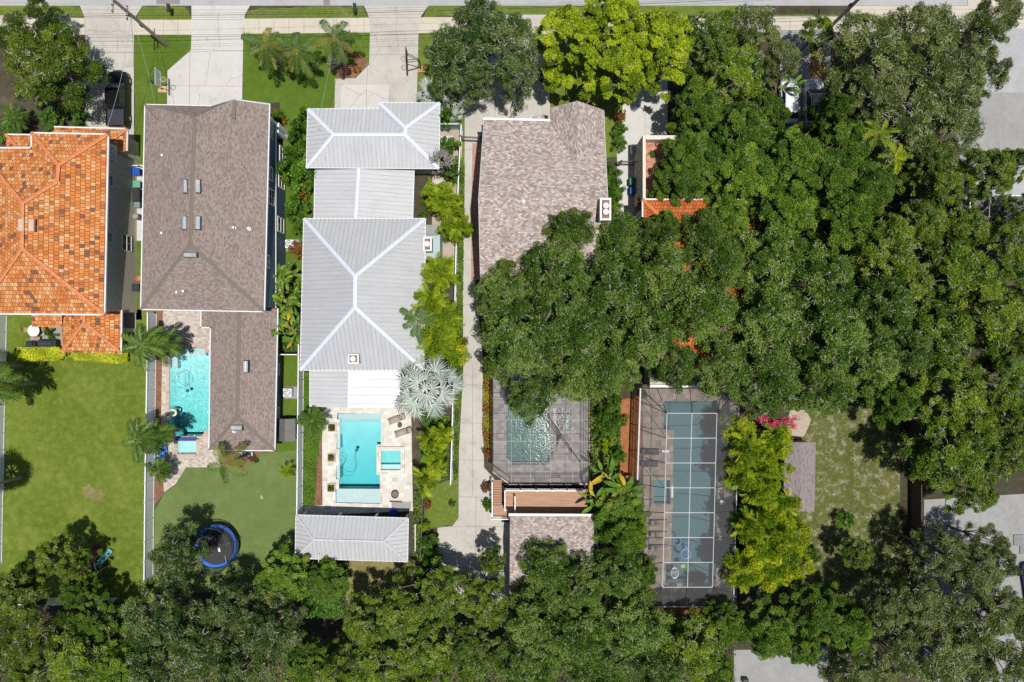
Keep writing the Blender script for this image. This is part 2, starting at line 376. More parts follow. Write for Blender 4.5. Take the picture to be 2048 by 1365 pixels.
M['plaster_step'] = plain('pale_grey_pool_step', (.47, .57, .58), .7, var=.06)
M['plaster_ripple_light'] = plain('painted_ripple_light_plaster', (.68, .77, .79), .7, var=.2, scale=2.6)  # mottling stands in for sunlit water ripples, painted into the plaster colour
M['plaster_blue'] = plain('blue_pool_plaster', (.62, .74, .75), .7, var=.06)
M['plaster_green'] = plain('grey_green_pool_plaster', (.32, .46, .44), .7, var=.1)
M['plaster_grey'] = plain('slate_pool_plaster', (.3, .4, .41), .7, var=.1)
M['pool_tile'] = plain('dark_blue_tile', (.03, .08, .3), .3, var=.4, scale=8)
M['water'] = water_mat('clear_pool_water', (.38, .86, .85), .72, 3.2, .6)
M['water_blue'] = water_mat('still_pool_water', (.28, .83, .85), .85, 2.2, .14)
M['water_green'] = water_mat('green_pool_water', (.2, .62, .55), .85, 4.2, .09, gl=.7, rough=.13)
M['water_spa'] = water_mat('green_spa_water', (.2, .62, .55), .85, 4.5, .12, gl=.3, rough=.14)
M['water_dark'] = water_mat('dark_pool_water', (.3, .6, .62), .6, 1.6, .02)
M['screen'] = screen_mat('pool_cage_screen', .33, (.14, .14, .15))
M['screen_wall'] = screen_mat('pool_cage_side_screen', .5, (.06, .06, .065))
M['trampoline_net'] = screen_mat('trampoline_net', .45, (.02, .02, .02))

# ---------------------------------------------------------------- plants: builders
def unit(a): return a / (np.linalg.norm(a, axis=1, keepdims=True) + 1e-9)
def quads_mesh(name, V, tint, mat, extra=None):
    """V: (N,4,3) corners, one tint value for each quad"""
    n = len(V); me = bpy.data.meshes.new(name)
    me.vertices.add(n*4); me.vertices.foreach_set("co", V.reshape(-1).astype(np.float32))
    me.loops.add(n*4); me.loops.foreach_set("vertex_index", np.arange(n*4, dtype=np.int32))
    me.polygons.add(n); me.polygons.foreach_set("loop_start", np.arange(0, n*4, 4, dtype=np.int32))
    me.materials.append(mat)
    at = me.attributes.new("tint", 'FLOAT', 'FACE'); at.data.foreach_set("value", tint.astype(np.float32))
    me.update(); me.validate(); return me
def leaf_quads(C, N, size, aspect=.5, r=rng):
    n = len(C); N = unit(N); A = unit(np.cross(N, r.normal(size=(n, 3)))); B = np.cross(N, A)
    L = (size*.5)[:, None]; W = L*aspect
    bend = N*L*.25
    return np.stack([C - A*L - bend, C + B*W, C + A*L - bend, C - B*W], axis=1)

def clump_leaves(cen, cr, n, flat, size, r, upb=.5, rnd=.7, shell=.35):
    d = unit(r.normal(size=(n, 3))); d[:, 2] = np.abs(d[:, 2])*.95 - .22*(r.random(n) < .35)
    d = unit(d); rad = cr*(1 - shell*r.random(n)**1.3)*(1 + .1*r.normal(size=n))
    pos = cen + d*rad[:, None]*np.array([1, 1, flat])
    nor = d*.6 + np.array([0, 0, upb]) + r.normal(size=(n, 3))*rnd
    return pos, nor, size*(.7 + .6*r.random(n))

MEADOW = {}
def crown_proto(seed, R=4.5, H=12.0, low=5.5, nc=46, cr=(.75, 1.35), nl=900, size=.2, aspect=.5, flat=.6, mat=None,
                twigs=5, twig_out=1.02, limb=True, sparse=0.0, trunk_r=.28, rnd=.7, flower=None):
    r = np.random.default_rng(seed); ph = r.random(4)*6.28
    cs = []; ga = 2.399963
    k = 0
    for i in range(nc):
        th = i*ga + r.normal()*.25; u = (i+.5)/nc
        Rm = R*(1 + .16*math.sin(3*th+ph[0]) + .1*math.sin(5*th+ph[1]))
        rho = Rm*math.sqrt(u)*(.93 + .12*r.normal()*.6)
        z = H - (H-low)*.75*(rho/R)**2.2 + r.normal()*.45
        cs.append((rho*math.cos(th), rho*math.sin(th), z, cr[0] + (cr[1]-cr[0])*r.random(), 1.0))
    for i in range(nc//3):
        th = r.random()*6.28; rho = R*(.35+.55*r.random())
        cs.append((rho*math.cos(th), rho*math.sin(th), low + (H-low)*(.1+.25*r.random()), cr[1]*.95, .6))
    Cs, Ns, Sz, Ti = [], [], [], []
    for (x, y, z, c, w) in cs:
        n = int(nl*w*(c/cr[1])**2*(1 - sparse*r.random()))
        # a clump is made of several tufts, so that its outline is uneven
        nt_ = 6
        base = np.array([x, y, z]); ct = .5 + .22*r.normal()
        for q in range(nt_):
            off = unit(r.normal(size=(1, 3)))[0]*c*.6*np.array([1, 1, flat]); off[2] = abs(off[2])*.8
            p, nn, sz = clump_leaves(base+off, c*(.42+.28*r.random()), n//nt_, flat, size, r, rnd=rnd)
            Cs.append(p); Ns.append(nn); Sz.append(sz)
            Ti.append(np.clip(ct + .12*r.normal() + .2*r.normal(size=n//nt_), 0, 1))
    C = np.concatenate(Cs); V = leaf_quads(C, np.concatenate(Ns), np.concatenate(Sz), aspect, r)
    crown = quads_mesh("crown", V, np.concatenate(Ti), mat)
    tr = MB(); f = (0, 0, low*.62); w = [r.normal()*.3 for _ in range(4)]
    tr.tube([(0, 0, 0), (w[0]*.3, w[1]*.3, low*.3), (w[0]*.6, w[1]*.6, low*.62)], [trunk_r*1.35, trunk_r, trunk_r*.85], 9)
    trunk = tube_mesh("trunk", tr, M['bark'])
    br = MB()
    if limb:
        mains = [c for i, c in enumerate(cs[:nc]) if i % 6 == 3]
        f = Vector((w[0]*.6, w[1]*.6, low*.6)); jt = []
        for (x, y, z, c, _) in mains:
            e = Vector((x, y, z - c*.3)); m1 = f.lerp(e, .45) + Vector((r.normal()*.3, r.normal()*.3, .5))
            br.tube([f, m1, e], [trunk_r*.55, trunk_r*.33, trunk_r*.14], 6, cap=False); jt.append((m1, e))
        for (x, y, z, c, _) in cs:
            e = Vector((x, y, z)); b = min((p for j in jt for p in j), key=lambda p: (p-e).length)
            if (b-e).length > .3:
                mm = b.lerp(e, .5) + Vector((r.normal()*.15, r.normal()*.15, .1))
                br.tube([b, mm, e], [.07, .05, .025], 5, m=0, cap=False)
        for (x, y, z, c, wt) in cs[:nc]:
            for q in range(twigs):
                d = unit(r.normal(size=(1, 3)))[0]; d[2] = abs(d[2])*.7+.15; d = unit(d[None])[0]
                s0 = Vector((x, y, z)) + Vector(d)*c*.35
                e = Vector((x, y, z)) + Vector((d[0]*c, d[1]*c, d[2]*c*flat*1.15))*twig_out
                kx = Vector((r.normal(), r.normal(), 0))*.14
                br.tube([s0, s0.lerp(e, .5)+kx, e], [.05, .04, .02], 3, m=1, cap=False)
                if q % 2: br.tube([s0.lerp(e, .5)+kx, s0.lerp(e, .8)+Vector((r.normal(), r.normal(), .3))*.22], [.035, .016], 3, m=1, cap=False)
    branches = tube_mesh("branches", br, [M['bark'], M['twig']]) if br.f else None
    return dict(crown=crown, trunk=trunk, branches=branches, H=H, R=R)

def tube_mesh(name, mb, mats):
    me = bpy.data.meshes.new(name); me.from_pydata(mb.v, [], mb.f)
    if not isinstance(mats, (list, tuple)): mats = [mats]
    for mt in mats: me.materials.append(mt)
    if len(mats) > 1: me.polygons.foreach_set("material_index", mb.m)
    me.polygons.foreach_set("use_smooth", [True]*len(me.polygons)); me.update(); return me

def frond_mesh(seed, L=2.4, n=30, ll=.75, w=.05, rise=.5, droop=1.0, ang=52, ldroop=.35, mat=None, name="frond", tint0=.5, yaw=.25, vlift=.25):
    """feather leaf: arching rachis with two ranks of leaflets"""
    r = np.random.default_rng(seed); V = []; T = []
    def rach(t): return np.array([L*(t-.12*droop*t*t), yaw*L*.35*t*t*(1 if seed % 2 else -1), rise*L*t*.6 - droop*L*.45*t*t])
    ts = np.linspace(0, 1, 9)
    for a, b in zip(ts[:-1], ts[1:]):
        p, q = rach(a), rach(b); s = np.array([0, .028*(1.15-a), 0])
        V.append([p-s, q-s, q+s, p+s]); T.append(.85)
        s2 = np.array([0, 0, .02]); V.append([p-s2, q-s2, q+s2, p+s2]); T.append(.85)
    for i in range(n):
        t = .12 + .88*(i+.5)/n; p = rach(t); d = unit((rach(min(1, t+.02))-rach(t-.02))[None])[0]
        ln = ll*(math.sin(math.pi*min(1, .1+.86*t))**.55)
        if t > .93: ln *= .7
        for sd in (-1, 1):
            a = math.radians(ang*(1 - .45*t) + r.normal()*5)
            sdv = unit(np.cross(np.array([0, 0, 1.]), d)[None])[0]*sd
            o = unit((d*math.cos(a) + sdv*math.sin(a) + np.array([0, 0, vlift + r.normal()*.08]))[None])[0]
            l = ln*(.85+.3*r.random()); m_ = p + o*l*.5; e = p + o*l + np.array([0, 0, -ldroop*l*(.6+.8*r.random())])
            wv = unit(np.cross(o, np.array([0, 0, 1.]) + sdv*.6)[None])[0]*w
            tn = np.clip(tint0 + .12*r.normal(), 0, 1)
            V.append([p-wv*.35, m_-wv, m_+wv, p+wv*.35]); T.append(tn)
            V.append([m_-wv, e-wv*.12, e+wv*.12, m_+wv]); T.append(tn)
    return quads_mesh(name, np.array(V, dtype=float), np.array(T), mat)

def fan_mesh(seed, pet=1.0, R=1.0, n=38, span=285, mat=None, name="fan_leaf"):
    """stiff costapalmate leaf on its stalk"""
    r = np.random.default_rng(seed); V = []; T = []
    for k in range(4):
        a, b = np.array([pet*k/4, 0, .1*k/4]), np.array([pet*(k+1)/4, 0, .1*(k+1)/4]); s = np.array([0, .035, 0]); s2 = np.array([0, 0, .025])
        V += [[a-s, b-s, b+s, a+s], [a-s2, b-s2, b+s2, a+s2]]; T += [.95, .95]
    c = np.array([pet, 0, .1])
    for i in range(n):
        a = math.radians(-span/2 + span*(i+.5)/n); cost = .35*math.cos(a/2)
        rr = R*(.82 + .2*math.cos(a/2) + .05*r.normal()); half = math.radians(span/n)*.5
        z = .12*(1 if i % 2 else -1)*.25
        o = np.array([math.cos(a), math.sin(a), 0]); sv = np.array([-math.sin(a), math.cos(a), 0])
        b0 = c + np.array([cost*.3, 0, 0])
        cup = .18*abs(math.sin(a/2)); tw = .35*(1 if i % 2 else -1)
        dz = .05*(1 if i % 2 else -1); p1 = b0 + o*rr*.6 + np.array([0, 0, cup*rr*.4+dz]); p2 = b0 + o*rr*(1+.12*r.normal()) + np.array([0, 0, cup*rr*.5 - .12 - .2*r.random()])
        w = rr*.55*math.tan(half)*1.02; wv = sv*w + np.array([0, 0, w*tw]); wb = sv*.012
        t = np.clip(.4 + .16*r.normal() + .3*(i % 2), 0, 1)
        V += [[b0-wb, p1-wv*.85, p1+wv*.85, b0+wb], [p1-wv*.85, p2-wv*.06, p2+wv*.06, p1+wv*.85]]; T += [t, t]
    return quads_mesh(name, np.array(V, dtype=float), np.array(T), mat)

def silver_palm(px, py, h, sc, rings, label):
    r = np.random.default_rng(int(px)); hp = P(px, py, h); t = thing("silver_fan_palm", (hp.x, hp.y, 0), label, "palm")
    link_copy(TRUNK_MESH, "trunk", t, (0, 0, 0), (0, 0, 0), (1.3, 1.3, h-.1))
    for ri, (n, pitch) in enumerate(rings):
        for i in range(n):
            a = 2*math.pi*(i + .5*(ri % 2) + r.normal()*.14)/n
            link_copy(FR['fan'][ri], "fan_leaf", t, (0, 0, h-.1), (r.normal()*.3, pitch + r.normal()*.09, a), sc*(.88+.24*r.random()))
    return t

def paddle_mesh(seed, L=1.7, W=.24, stalk=.5, mat=None, droop=.9, name="leaf", tint0=.5):
    r = np.random.default_rng(seed); V = []; T = []
    def mid(t): return np.array([stalk + L*t*(1-.15*t), (.12 if seed % 2 else -.12)*L*t*t, .55*L*t - droop*L*t*t*.75])
    a, b = np.array([0, 0, -.1]), mid(0); s = np.array([0, .03, 0]); V.append([a-s, b-s, b+s, a+s]); T.append(.7)
    N = 9
    for i in range(N):
        t0, t1 = i/N, (i+1)/N; p, q = mid(t0), mid(t1)
        w0, w1 = W*math.sin(math.pi*min(.97, t0*.93+.05))**.6, W*math.sin(math.pi*min(.985, t1*.93+.05))**.6
        for sd in (-1, 1):
            gap = .012 if r.random() < .3 else 0; tn = np.clip(tint0 + .1*r.normal(), 0, 1)
            V.append([p, q, q+np.array([-gap, sd*w1, w1*.45]), p+np.array([gap, sd*w0, w0*.45])]); T.append(tn)
    return quads_mesh(name, np.array(V, dtype=float), np.array(T), mat)

# leaf materials ------------------------------------------------------------
LM = {}
def G(*cs): return [(.15 + .7*i/(len(cs)-1), c) for i, c in enumerate(cs)]
LM['oak'] = leaf_mat('oak_leaves', G((.045, .1, .012), (.12, .205, .03), (.26, .35, .09)), spec=.12, rough=.6, objvar=.2)
LM['oakgrey'] = leaf_mat('grey_green_oak_leaves', G((.036, .08, .016), (.1, .16, .04), (.22, .28, .1)), spec=.12, rough=.6, objvar=.15)
LM['lime'] = leaf_mat('chartreuse_leaves', G((.12, .19, .004), (.3, .4, .006), (.48, .54, .02)), transl=.36, objvar=.08)
LM['dark'] = leaf_mat('glossy_dark_green_leaves', G((.045, .11, .01), (.11, .205, .018), (.22, .32, .04)), spec=.2, rough=.55)
LM['mid'] = leaf_mat('mid_green_leaves', G((.055, .115, .009), (.13, .21, .018), (.26, .34, .04)), spec=.15, rough=.55)
LM['olive'] = leaf_mat('feathery_olive_leaves', G((.06, .1, .022), (.145, .195, .05), (.32, .36, .14)), spec=.12, rough=.6, objvar=.18)
LM['feather'] = leaf_mat('fine_dark_leaves', G((.04, .085, .008), (.095, .15, .015), (.2, .25, .035)), spec=.15, rough=.55)
LM['areca'] = leaf_mat('areca_leaflets', G((.12, .22, .01), (.25, .36, .016), (.47, .5, .03)), transl=.36, objvar=.3)
LM['palm'] = leaf_mat('dark_palm_leaflets', G((.03, .085, .01), (.07, .145, .016), (.15, .22, .03)), transl=.25, spec=.5)
LM['foxtail'] = leaf_mat('foxtail_leaflets', G((.035, .09, .014), (.075, .15, .022), (.2, .19, .03)), transl=.25)
LM['silver'] = leaf_mat('silver_palm_leaves', G((.16, .2, .18), (.36, .41, .38), (.56, .6, .57)), transl=.1, spec=.35, objvar=.12, rough=.45)
LM['broad'] = leaf_mat('broad_tropical_leaves', G((.05, .13, .012), (.11, .22, .02), (.24, .33, .03)), spec=.6, transl=.3)
LM['yellow_broad'] = leaf_mat('yellowing_tropical_leaves', G((.4, .22, .02), (.55, .38, .03), (.4, .42, .04)), spec=.5)
LM['shrub'] = leaf_mat('shrub_leaves', G((.05, .13, .012), (.1, .22, .018), (.19, .32, .035)))
LM['yellow'] = leaf_mat('yellow_hedge_leaves', G((.3, .36, .01), (.52, .55, .02), (.7, .68, .06)), objvar=.05)
LM['croton'] = leaf_mat('croton_leaves', G((.3, .05, .02), (.22, .2, .02), (.5, .4, .03)))
LM['rust'] = leaf_mat('rust_leaves', G((.25, .07, .03), (.36, .16, .05), (.25, .22, .05)))
LM['pink'] = leaf_mat('pink_bracts', G((.42, .03, .08), (.6, .05, .14), (.7, .12, .24)))
LM['bare'] = leaf_mat('dry_twiggy_leaves', G((.25, .2, .18), (.4, .34, .31), (.52, .46, .42)))
LM['ivy'] = leaf_mat('ground_cover_leaves', G((.05, .1, .012), (.1, .18, .02), (.2, .27, .04)))

PR = {}
PR['oak'] = [crown_proto(10+i, nc=66, nl=800, size=.235, cr=(.5, 1.15), mat=LM['oak'], twigs=2, twig_out=1.16, sparse=.5, rnd=.9) for i in range(3)]
PR['oakgrey'] = [crown_proto(20+i, nc=60, nl=800, size=.235, cr=(.5, 1.15), mat=LM['oakgrey'], twigs=3, twig_out=1.14, sparse=.6, rnd=.9) for i in range(2)]
PR['lime'] = [crown_proto(30+i, nc=76, nl=900, size=.225, aspect=.65, cr=(.42, .85), mat=LM['lime'], twigs=2, twig_out=.95, flat=.75) for i in range(2)]
PR['dark'] = [crown_proto(40+i, nc=66, nl=1000, size=.225, cr=(.5, 1.1), mat=LM['dark'], twigs=2, twig_out=1.02, flat=.75) for i in range(3)]
PR['mid'] = [crown_proto(50+i, nc=66, nl=900, size=.23, cr=(.5, 1.1), mat=LM['mid'], twigs=4, twig_out=1.04, sparse=.5, flat=.7) for i in range(3)]
PR['olive'] = [crown_proto(60+i, nc=54, nl=800, size=.27, aspect=.32, cr=(.55, 1.2), mat=LM['olive'], twigs=4, twig_out=1.12, sparse=.6) for i in range(2)]
PR['feather'] = [crown_proto(70+i, nc=40, nl=1300, size=.26, aspect=.28, cr=(.7, 1.3), mat=LM['feather'], twigs=4, sparse=.3) for i in range(2)]
SH = dict(R=1.0, H=1.4, low=.5, nc=14, cr=(.25, .42), nl=260, size=.15, flat=.8, twigs=0, trunk_r=.05)
for key in ('shrub', 'croton', 'rust', 'ivy'):
    PR['s_'+key] = [crown_proto(80+i, mat=LM[key], **SH) for i in range(2)]
PR['s_lime'] = [crown_proto(86, mat=LM['lime'], **SH)]
PR['s_bare'] = [crown_proto(88, R=1.0, H=2.0, low=.5, nc=16, cr=(.3, .5), nl=120, size=.12, aspect=.2, flat=.8, twigs=12, twig_out=1.3, trunk_r=.05, mat=LM['bare'])]
PR['s_areca'] = [crown_proto(90+i, mat=LM['areca'], **{**SH, 'size': .24, 'aspect': .16, 'nl': 380, 'rnd': .9}) for i in range(2)]
FR = {}
FR['areca'] = [frond_mesh(100+i, 2.2, 21, .66, .03, rise=.75, droop=1.1, mat=LM['areca'], tint0=.3+.16*i, vlift=.4, yaw=.5) for i in range(4)]
FR['palm'] = [frond_mesh(110+i, 2.5, 24, .78, .045, rise=.35, droop=.85, mat=LM['palm'], tint0=.42+.16*i, ldroop=.5, vlift=.1) for i in range(3)]
FR['foxtail'] = [frond_mesh(120+i, 2.3, 36, .52, .024, rise=.35, droop=.8, ang=75, mat=LM['foxtail'], tint0=.35+.25*i, ldroop=.25, vlift=.2) for i in range(3)]
FR['royal'] = [frond_mesh(130+i, 2.9, 32, .62, .032, rise=.4, droop=.9, ang=68, mat=LM['palm'], tint0=.5+.1*i, ldroop=.2, vlift=.3) for i in range(2)]
FR['fan'] = [fan_mesh(140+i, (2.25, 1.45, .75)[i], 1.12, 20, span=(215, 225, 240)[i], mat=LM['silver']) for i in range(3)]
FR['greenfan'] = [fan_mesh(150+i, .9, .8, 30, mat=LM['palm']) for i in range(2)]
FR['paddle'] = [paddle_mesh(160+i, mat=LM['broad'], tint0=.3+.25*i) for i in range(3)]
FR['yellow'] = [paddle_mesh(170, mat=LM['yellow_broad']), paddle_mesh(171, 1.4, .2, mat=LM['yellow_broad'])]
FR['bigleaf'] = [paddle_mesh(175+i, 2.6, .42, 1.0, mat=LM['broad'], droop=.55, tint0=.3+.2*i) for i in range(2)]
FR['strap'] = [paddle_mesh(180+i, .95, .05, .1, mat=LM['croton'], droop=1.1, tint0=.45+.1*i) for i in range(2)]
tmb = MB(); tmb.tube([(0, 0, 0), (.03, .02, .35), (0, .03, .7), (.02, 0, 1)], [.19, .14, .13, .11], 10)
TRUNK_MESH = tube_mesh("trunk", tmb, M['palm_trunk'])

counter = {}
def tree(kind, px, py, r_px, h, label, group=None, name="tree", cat="tree", var=None):
    pr = PR[kind]; k = counter.get(kind, 0); counter[kind] = k+1
    p = pr[k % len(pr) if var is None else var]
    zc = h*.8; loc = P(px, py, zc); R = S(r_px, zc)
    t = thing(name, (loc.x, loc.y, 0), label, cat, group, rz=rng.random()*6.28)
    sc = R/(p['R']*1.12); sz = h/(p['H']+.6)
    t.scale = (sc, sc, sz)
    link_copy(p['trunk'], "trunk", t); 
    if p['branches']: link_copy(p['branches'], "branches", t)
    link_copy(p['crown'], "crown", t)
    return t

def palm(kind, px, py, h, n, label, tilt=(-.35, .9), sc=1.0, group=None, name="palm_tree", cat="palm", part="frond", trunk=True, base=0.0, spread=0.0, seed=None, at=None, tr=1.0, extra=None, hearts=5):
    """feather or fan palm; the crown's heart is at pixel px, py at height h"""
    r = np.random.default_rng(int(px*7+py) if seed is None else seed)
    hp = P(px, py, h) if at is None else Vector(at)
    t = thing(name, (hp.x, hp.y, base), label, cat, group)
    if trunk:
        if spread:
            for q in range(4):
                a = q*1.6; link_copy(TRUNK_MESH, "trunk", t, (math.cos(a)*spread*.45, math.sin(a)*spread*.45, 0), (0, 0, a), (.35, .35, (h-base)*.85))
        else: link_copy(TRUNK_MESH, "trunk", t, (0, 0, 0), (0, 0, r.random()*6), (tr, tr, h-base))
    ms = FR[kind]; HT = [(math.cos(q*2.4)*spread*1.25*math.sqrt((q+.3)/hearts), math.sin(q*2.4)*spread*1.25*math.sqrt((q+.3)/hearts), -.9*r.random()) for q in range(hearts)]
    if kind == 'areca' and spread:
        p_ = PR['s_areca'][int(px) % 2]; link_copy(p_['crown'], "inner_foliage", t, (0, 0, 0), (0, 0, r.random()*6), (spread*1.9, spread*1.9, (h-base-.5)/1.5))
    for i in range(n):
        u = (i+.5)/n; a = i*2.399963 + r.normal()*.12
        pitch = tilt[0] + (tilt[1]-tilt[0])*u + r.normal()*.07
        o = (0, 0, 0) if not spread else HT[i % hearts]
        if spread: a += r.normal()*.5
        me = ms[int(r.random()*len(ms))]
        if extra and r.random() < extra[1]: me = FR[extra[0]][int(r.random()*len(FR[extra[0]]))]
        s = sc*((.7+.45*r.random()) if kind == 'fan' else (.8+.35*r.random()))
        link_copy(me, part, t, (o[0], o[1], h-base + o[2]), (r.normal()*.15, pitch, a), s)
    return t

def scatter_leaves(name, poly_px, z0, z1, dens, size, mat, label, cat, kind=None, up=.9, parent=None, h=0.0, aspect=.6, topfrac=.6):
    """leaves filling a low prism over a polygon: hedges, ground cover"""
    pts = [P(x, y, h) for x, y in poly_px]; X = np.array([[p.x, p.y] for p in pts])
    lo, hi = X.min(0), X.max(0); area = (hi-lo).prod(); n = int(area*dens)
    q = lo + rng.random((n, 2))*(hi-lo); ins = np.zeros(n, bool); j = len(X)-1
    for i in range(len(X)):
        c = ((X[i, 1] > q[:, 1]) != (X[j, 1] > q[:, 1])) & (q[:, 0] < (X[j, 0]-X[i, 0])*(q[:, 1]-X[i, 1])/(X[j, 1]-X[i, 1]+1e-12)+X[i, 0])
        ins ^= c; j = i
    q = q[ins]; n = len(q); top = rng.random(n) < topfrac
    wob = .12*np.sin(q[:, 0]*3.1)+.1*np.sin(q[:, 1]*4.3+q[:, 0])
    z = np.where(top, z1 - .12*rng.random(n)*(z1-z0), z0 + (z1-z0)*rng.random(n)) + wob*(z1-z0)*.4
    C = np.column_stack([q, z]); N = np.tile([0, 0, up], (n, 1)) + rng.normal(size=(n, 3))*.55
    org = C[:, :2].mean(0); C[:, 0] -= org[0]; C[:, 1] -= org[1]
    ti = np.clip(.5 + .2*rng.normal(size=n) + .2*np.sin(q[:, 0]*1.7+q[:, 1]*2.3), 0, 1)
    me = quads_mesh(name, leaf_quads(C, N, size*(.7+.6*rng.random(n)), aspect), ti, mat)
    o = bpy.data.objects.new(name, me); COL.objects.link(o); o.location = (org[0], org[1], 0)
    tag(o, label, cat, kind=kind); return o

# ---------------------------------------------------------------- ground, pavings, pools
from mathutils.geometry import tessellate_polygon
def sheet_mb(outer, holes, z, mb=None, m=0):
    mb = mb or MB(); loops = [[Vector((p[0], p[1], 0)) for p in L] for L in [ccw(outer)] + [ccw(h) for h in holes]]
    flat = [p for L in loops for p in L]
    for t in tessellate_polygon(loops):
        a, b, c = (flat[i] for i in t)
        if (b-a).cross(c-a).z < 0: b, c = c, b
        mb.face([(a.x, a.y, z), (b.x, b.y, z), (c.x, c.y, z)], m)
    return mb
def pp(L, h=0.0): return [(P(x, y, h).x, P(x, y, h).y) for x, y in L]
def rect(x0, y0, x1, y1): return [(x0, y0), (x1, y0), (x1, y1), (x0, y1)]

POOLS = dict(
 pool_a=[(350,695),(408,695),(411,704),(421,709),(421,858),(410,862),(404,873),(352,873),(348,862),(339,856),(338.5,712),(345,706)],
 spa_a=rect(355,883,393,909),
 pool_b=[(675,827),(762,828),(762,890),(753,890),(753,950),(760,950),(760,1008),(671.5,1006),(671.5,978),(678,978),(678,959),(672,959),(672.5,932),(679,932),(679,898),(673,898),(673.5,870),(680,870),(680,839),(674,839)],
 spa_b=rect(763,901,802,940),
 pool_c=[(1017,768),(1107,768),(1106.5,916),(1100,921),(1096,930),(1024,930),(1020,921),(1013,916)],
 spa_c=rect(1106,816,1141,861),
 pool_d=[(1328,802),(1439,802),(1436,960),(1431,1167),(1331,1167),(1332,1128),(1344,1128),(1347,860),(1327,860)],
 spa_d=rect(1307,960,1340,1008))
holes = [pp(v) for v in POOLS.values()]
# one sheet of ground out to the horizon, with the pools cut in
o = obj("ground", sheet_mb([(-400, -400), (400, -400), (400, 400), (-400, 400)], holes, 0.0), M['soil']); struct(o, "bare shaded ground under the trees")

def rough(pts, amp, step=.6):
    out = []; n = len(pts)
    for k in range(n):
        a, b = Vector(pts[k]), Vector(pts[(k+1) % n]); L = (b-a).length
        if L > 120: out.append(tuple(a)); continue
        m_ = max(1, int(L/step)); q = Vector((-(b-a).y, (b-a).x)).normalized()
        for i in range(m_): out.append(tuple(a + (b-a)*(i/m_) + (q*rng.normal()*amp if i else q*0)))
    return out
def ground(name, polys, z, mat, label, joints=(), cracks=(), jw=.035, h=()):
    mb = MB(); amp = {'sand': .12, 'bare_patch': .22, 'mulch_bed': .06, 'lawn': .045, 'verge': .07, 'leaf_litter': .15}.get(name, 0)
    for poly in polys: sheet_mb(rough(pp(poly), amp, .6 if amp < .2 else .35) if amp else pp(poly), [pp(q) for q in h], z, mb, 0)
    for a, b in joints: mb.strip(pp([a, b]), jw, z+.004, 1)
    for c in cracks:
        pts = pp(c); out = [pts[0]]
        for p, q in zip(pts[:-1], pts[1:]):
            for k in range(1, 5):
                t = k/4; out.append((p[0]+(q[0]-p[0])*t + rng.normal()*.05, p[1]+(q[1]-p[1])*t + rng.normal()*.05))
        mb.strip(out, .03, z+.004, 2)
    ob = obj(name, mb, [mat, M['joint'], M['crack']]); struct(ob, label); return ob

ground("road", [[(-1500,-150),(3400,-150),(3400,-34),(1935,-30),(1935,12),(-1500,12)]], .02, M['asphalt'], "grey asphalt street along the top", cracks=[[(560,0),(575,11)],[(0,5),(160,8)]])
ground("lawn", [[(-1500,-420),(3400,-420),(3400,-152),(-1500,-152)]], .005, M["verge"], "grass beyond the street out of frame")
ground("road_patch", [rect(313,-5,360,9), rect(647,-5,660,11)], .026, M['asphalt_patch'], "dark rectangular patches in the asphalt street")
ground("side_road", [[(1960,56),(2230,56),(2230,420),(1930,420),(1935,186)]], .022, M['asphalt'], "grey side street at the right edge", joints=[((1960,186),(2230,186))], cracks=[[(1960,260),(2048,250)]])
ground("road_corner", [[(1700,12.5),(1935.5,12.5),(1936,-29),(2300,-29),(2300,57),(1960,57),(1700,57)]], .028, M['sidewalk'], "pale concrete street corner at the top right", joints=[((1700,33),(2300,33))])
ground("side_road_apron", [[(1925,186),(2225,186),(2225,330),(1920,330),(1915,260)]], .027, M['concrete_grey'], "pale worn paving of the side street")
ground("verge", [[(-60,8),(80,10),(160,14),(170,37),(80,34),(-60,31)], [(285,12),(330,11),(368,14),(378,24),(383,40),(273,40)],
                 [(490,38),(495,23),(515,18),(620,14),(727,13),(738,36)], [(858,10),(1080,7),(1500,7),(1500,34),(847,34)], [(1500,30),(1690,30),(1690,42),(1500,42)]],
       .010, M['verge'], "strips of dry edged grass between street and sidewalk")
sj = [((x, 40), (x, 69)) for x in list(range(298, 383, 29)) + list(range(518, 738, 30)) + list(range(30, 170, 29)) + list(range(1130, 1900, 30))]
ground("sidewalk", [[(-80,29),(170,37),(170,70),(-80,62)], rect(268,40,384,70), [(489,38),(741,36),(740,66),(488,68)], [(838,35),(1960,33),(1960,64),(836,67)]], .016, M['sidewalk'], "concrete sidewalk in square slabs", joints=sj)
ground("driveway", [[(160,12),(285,12),(268,40),(268,330),(170,330),(170,37)]], .018, M['concrete'], "plain concrete driveway under the black pickup",
       joints=[((235,68),(235,104)), ((170,104),(268,105)), ((170,69),(268,71)), ((170,220),(200,217)), ((170,37),(170,330))], cracks=[[(172,59),(205,66),(222,66),(240,60),(268,72)], [(218,12),(220,32),(240,55)], [(218,145),(245,136),(268,132)]])
ground("driveway", [[(383,12),(500,12),(490,30),(487,70),(484,225),(334,225),(335,142),(382,101),(383,70)]], .018, M['concrete_new'], "wide pale driveway of the blue house",
       joints=[((383,99),(487,103)), ((380,101),(379,215)), ((335,172),(485,173)), ((383,70),(487,70)), ((487,68),(484,225)), ((383,40),(489,40))], cracks=[[(420,108),(416,140),(411,171)], [(440,20),(436,60),(440,98)], [(487,150),(460,160),(452,172)], [(395,175),(400,195),(396,214)]])
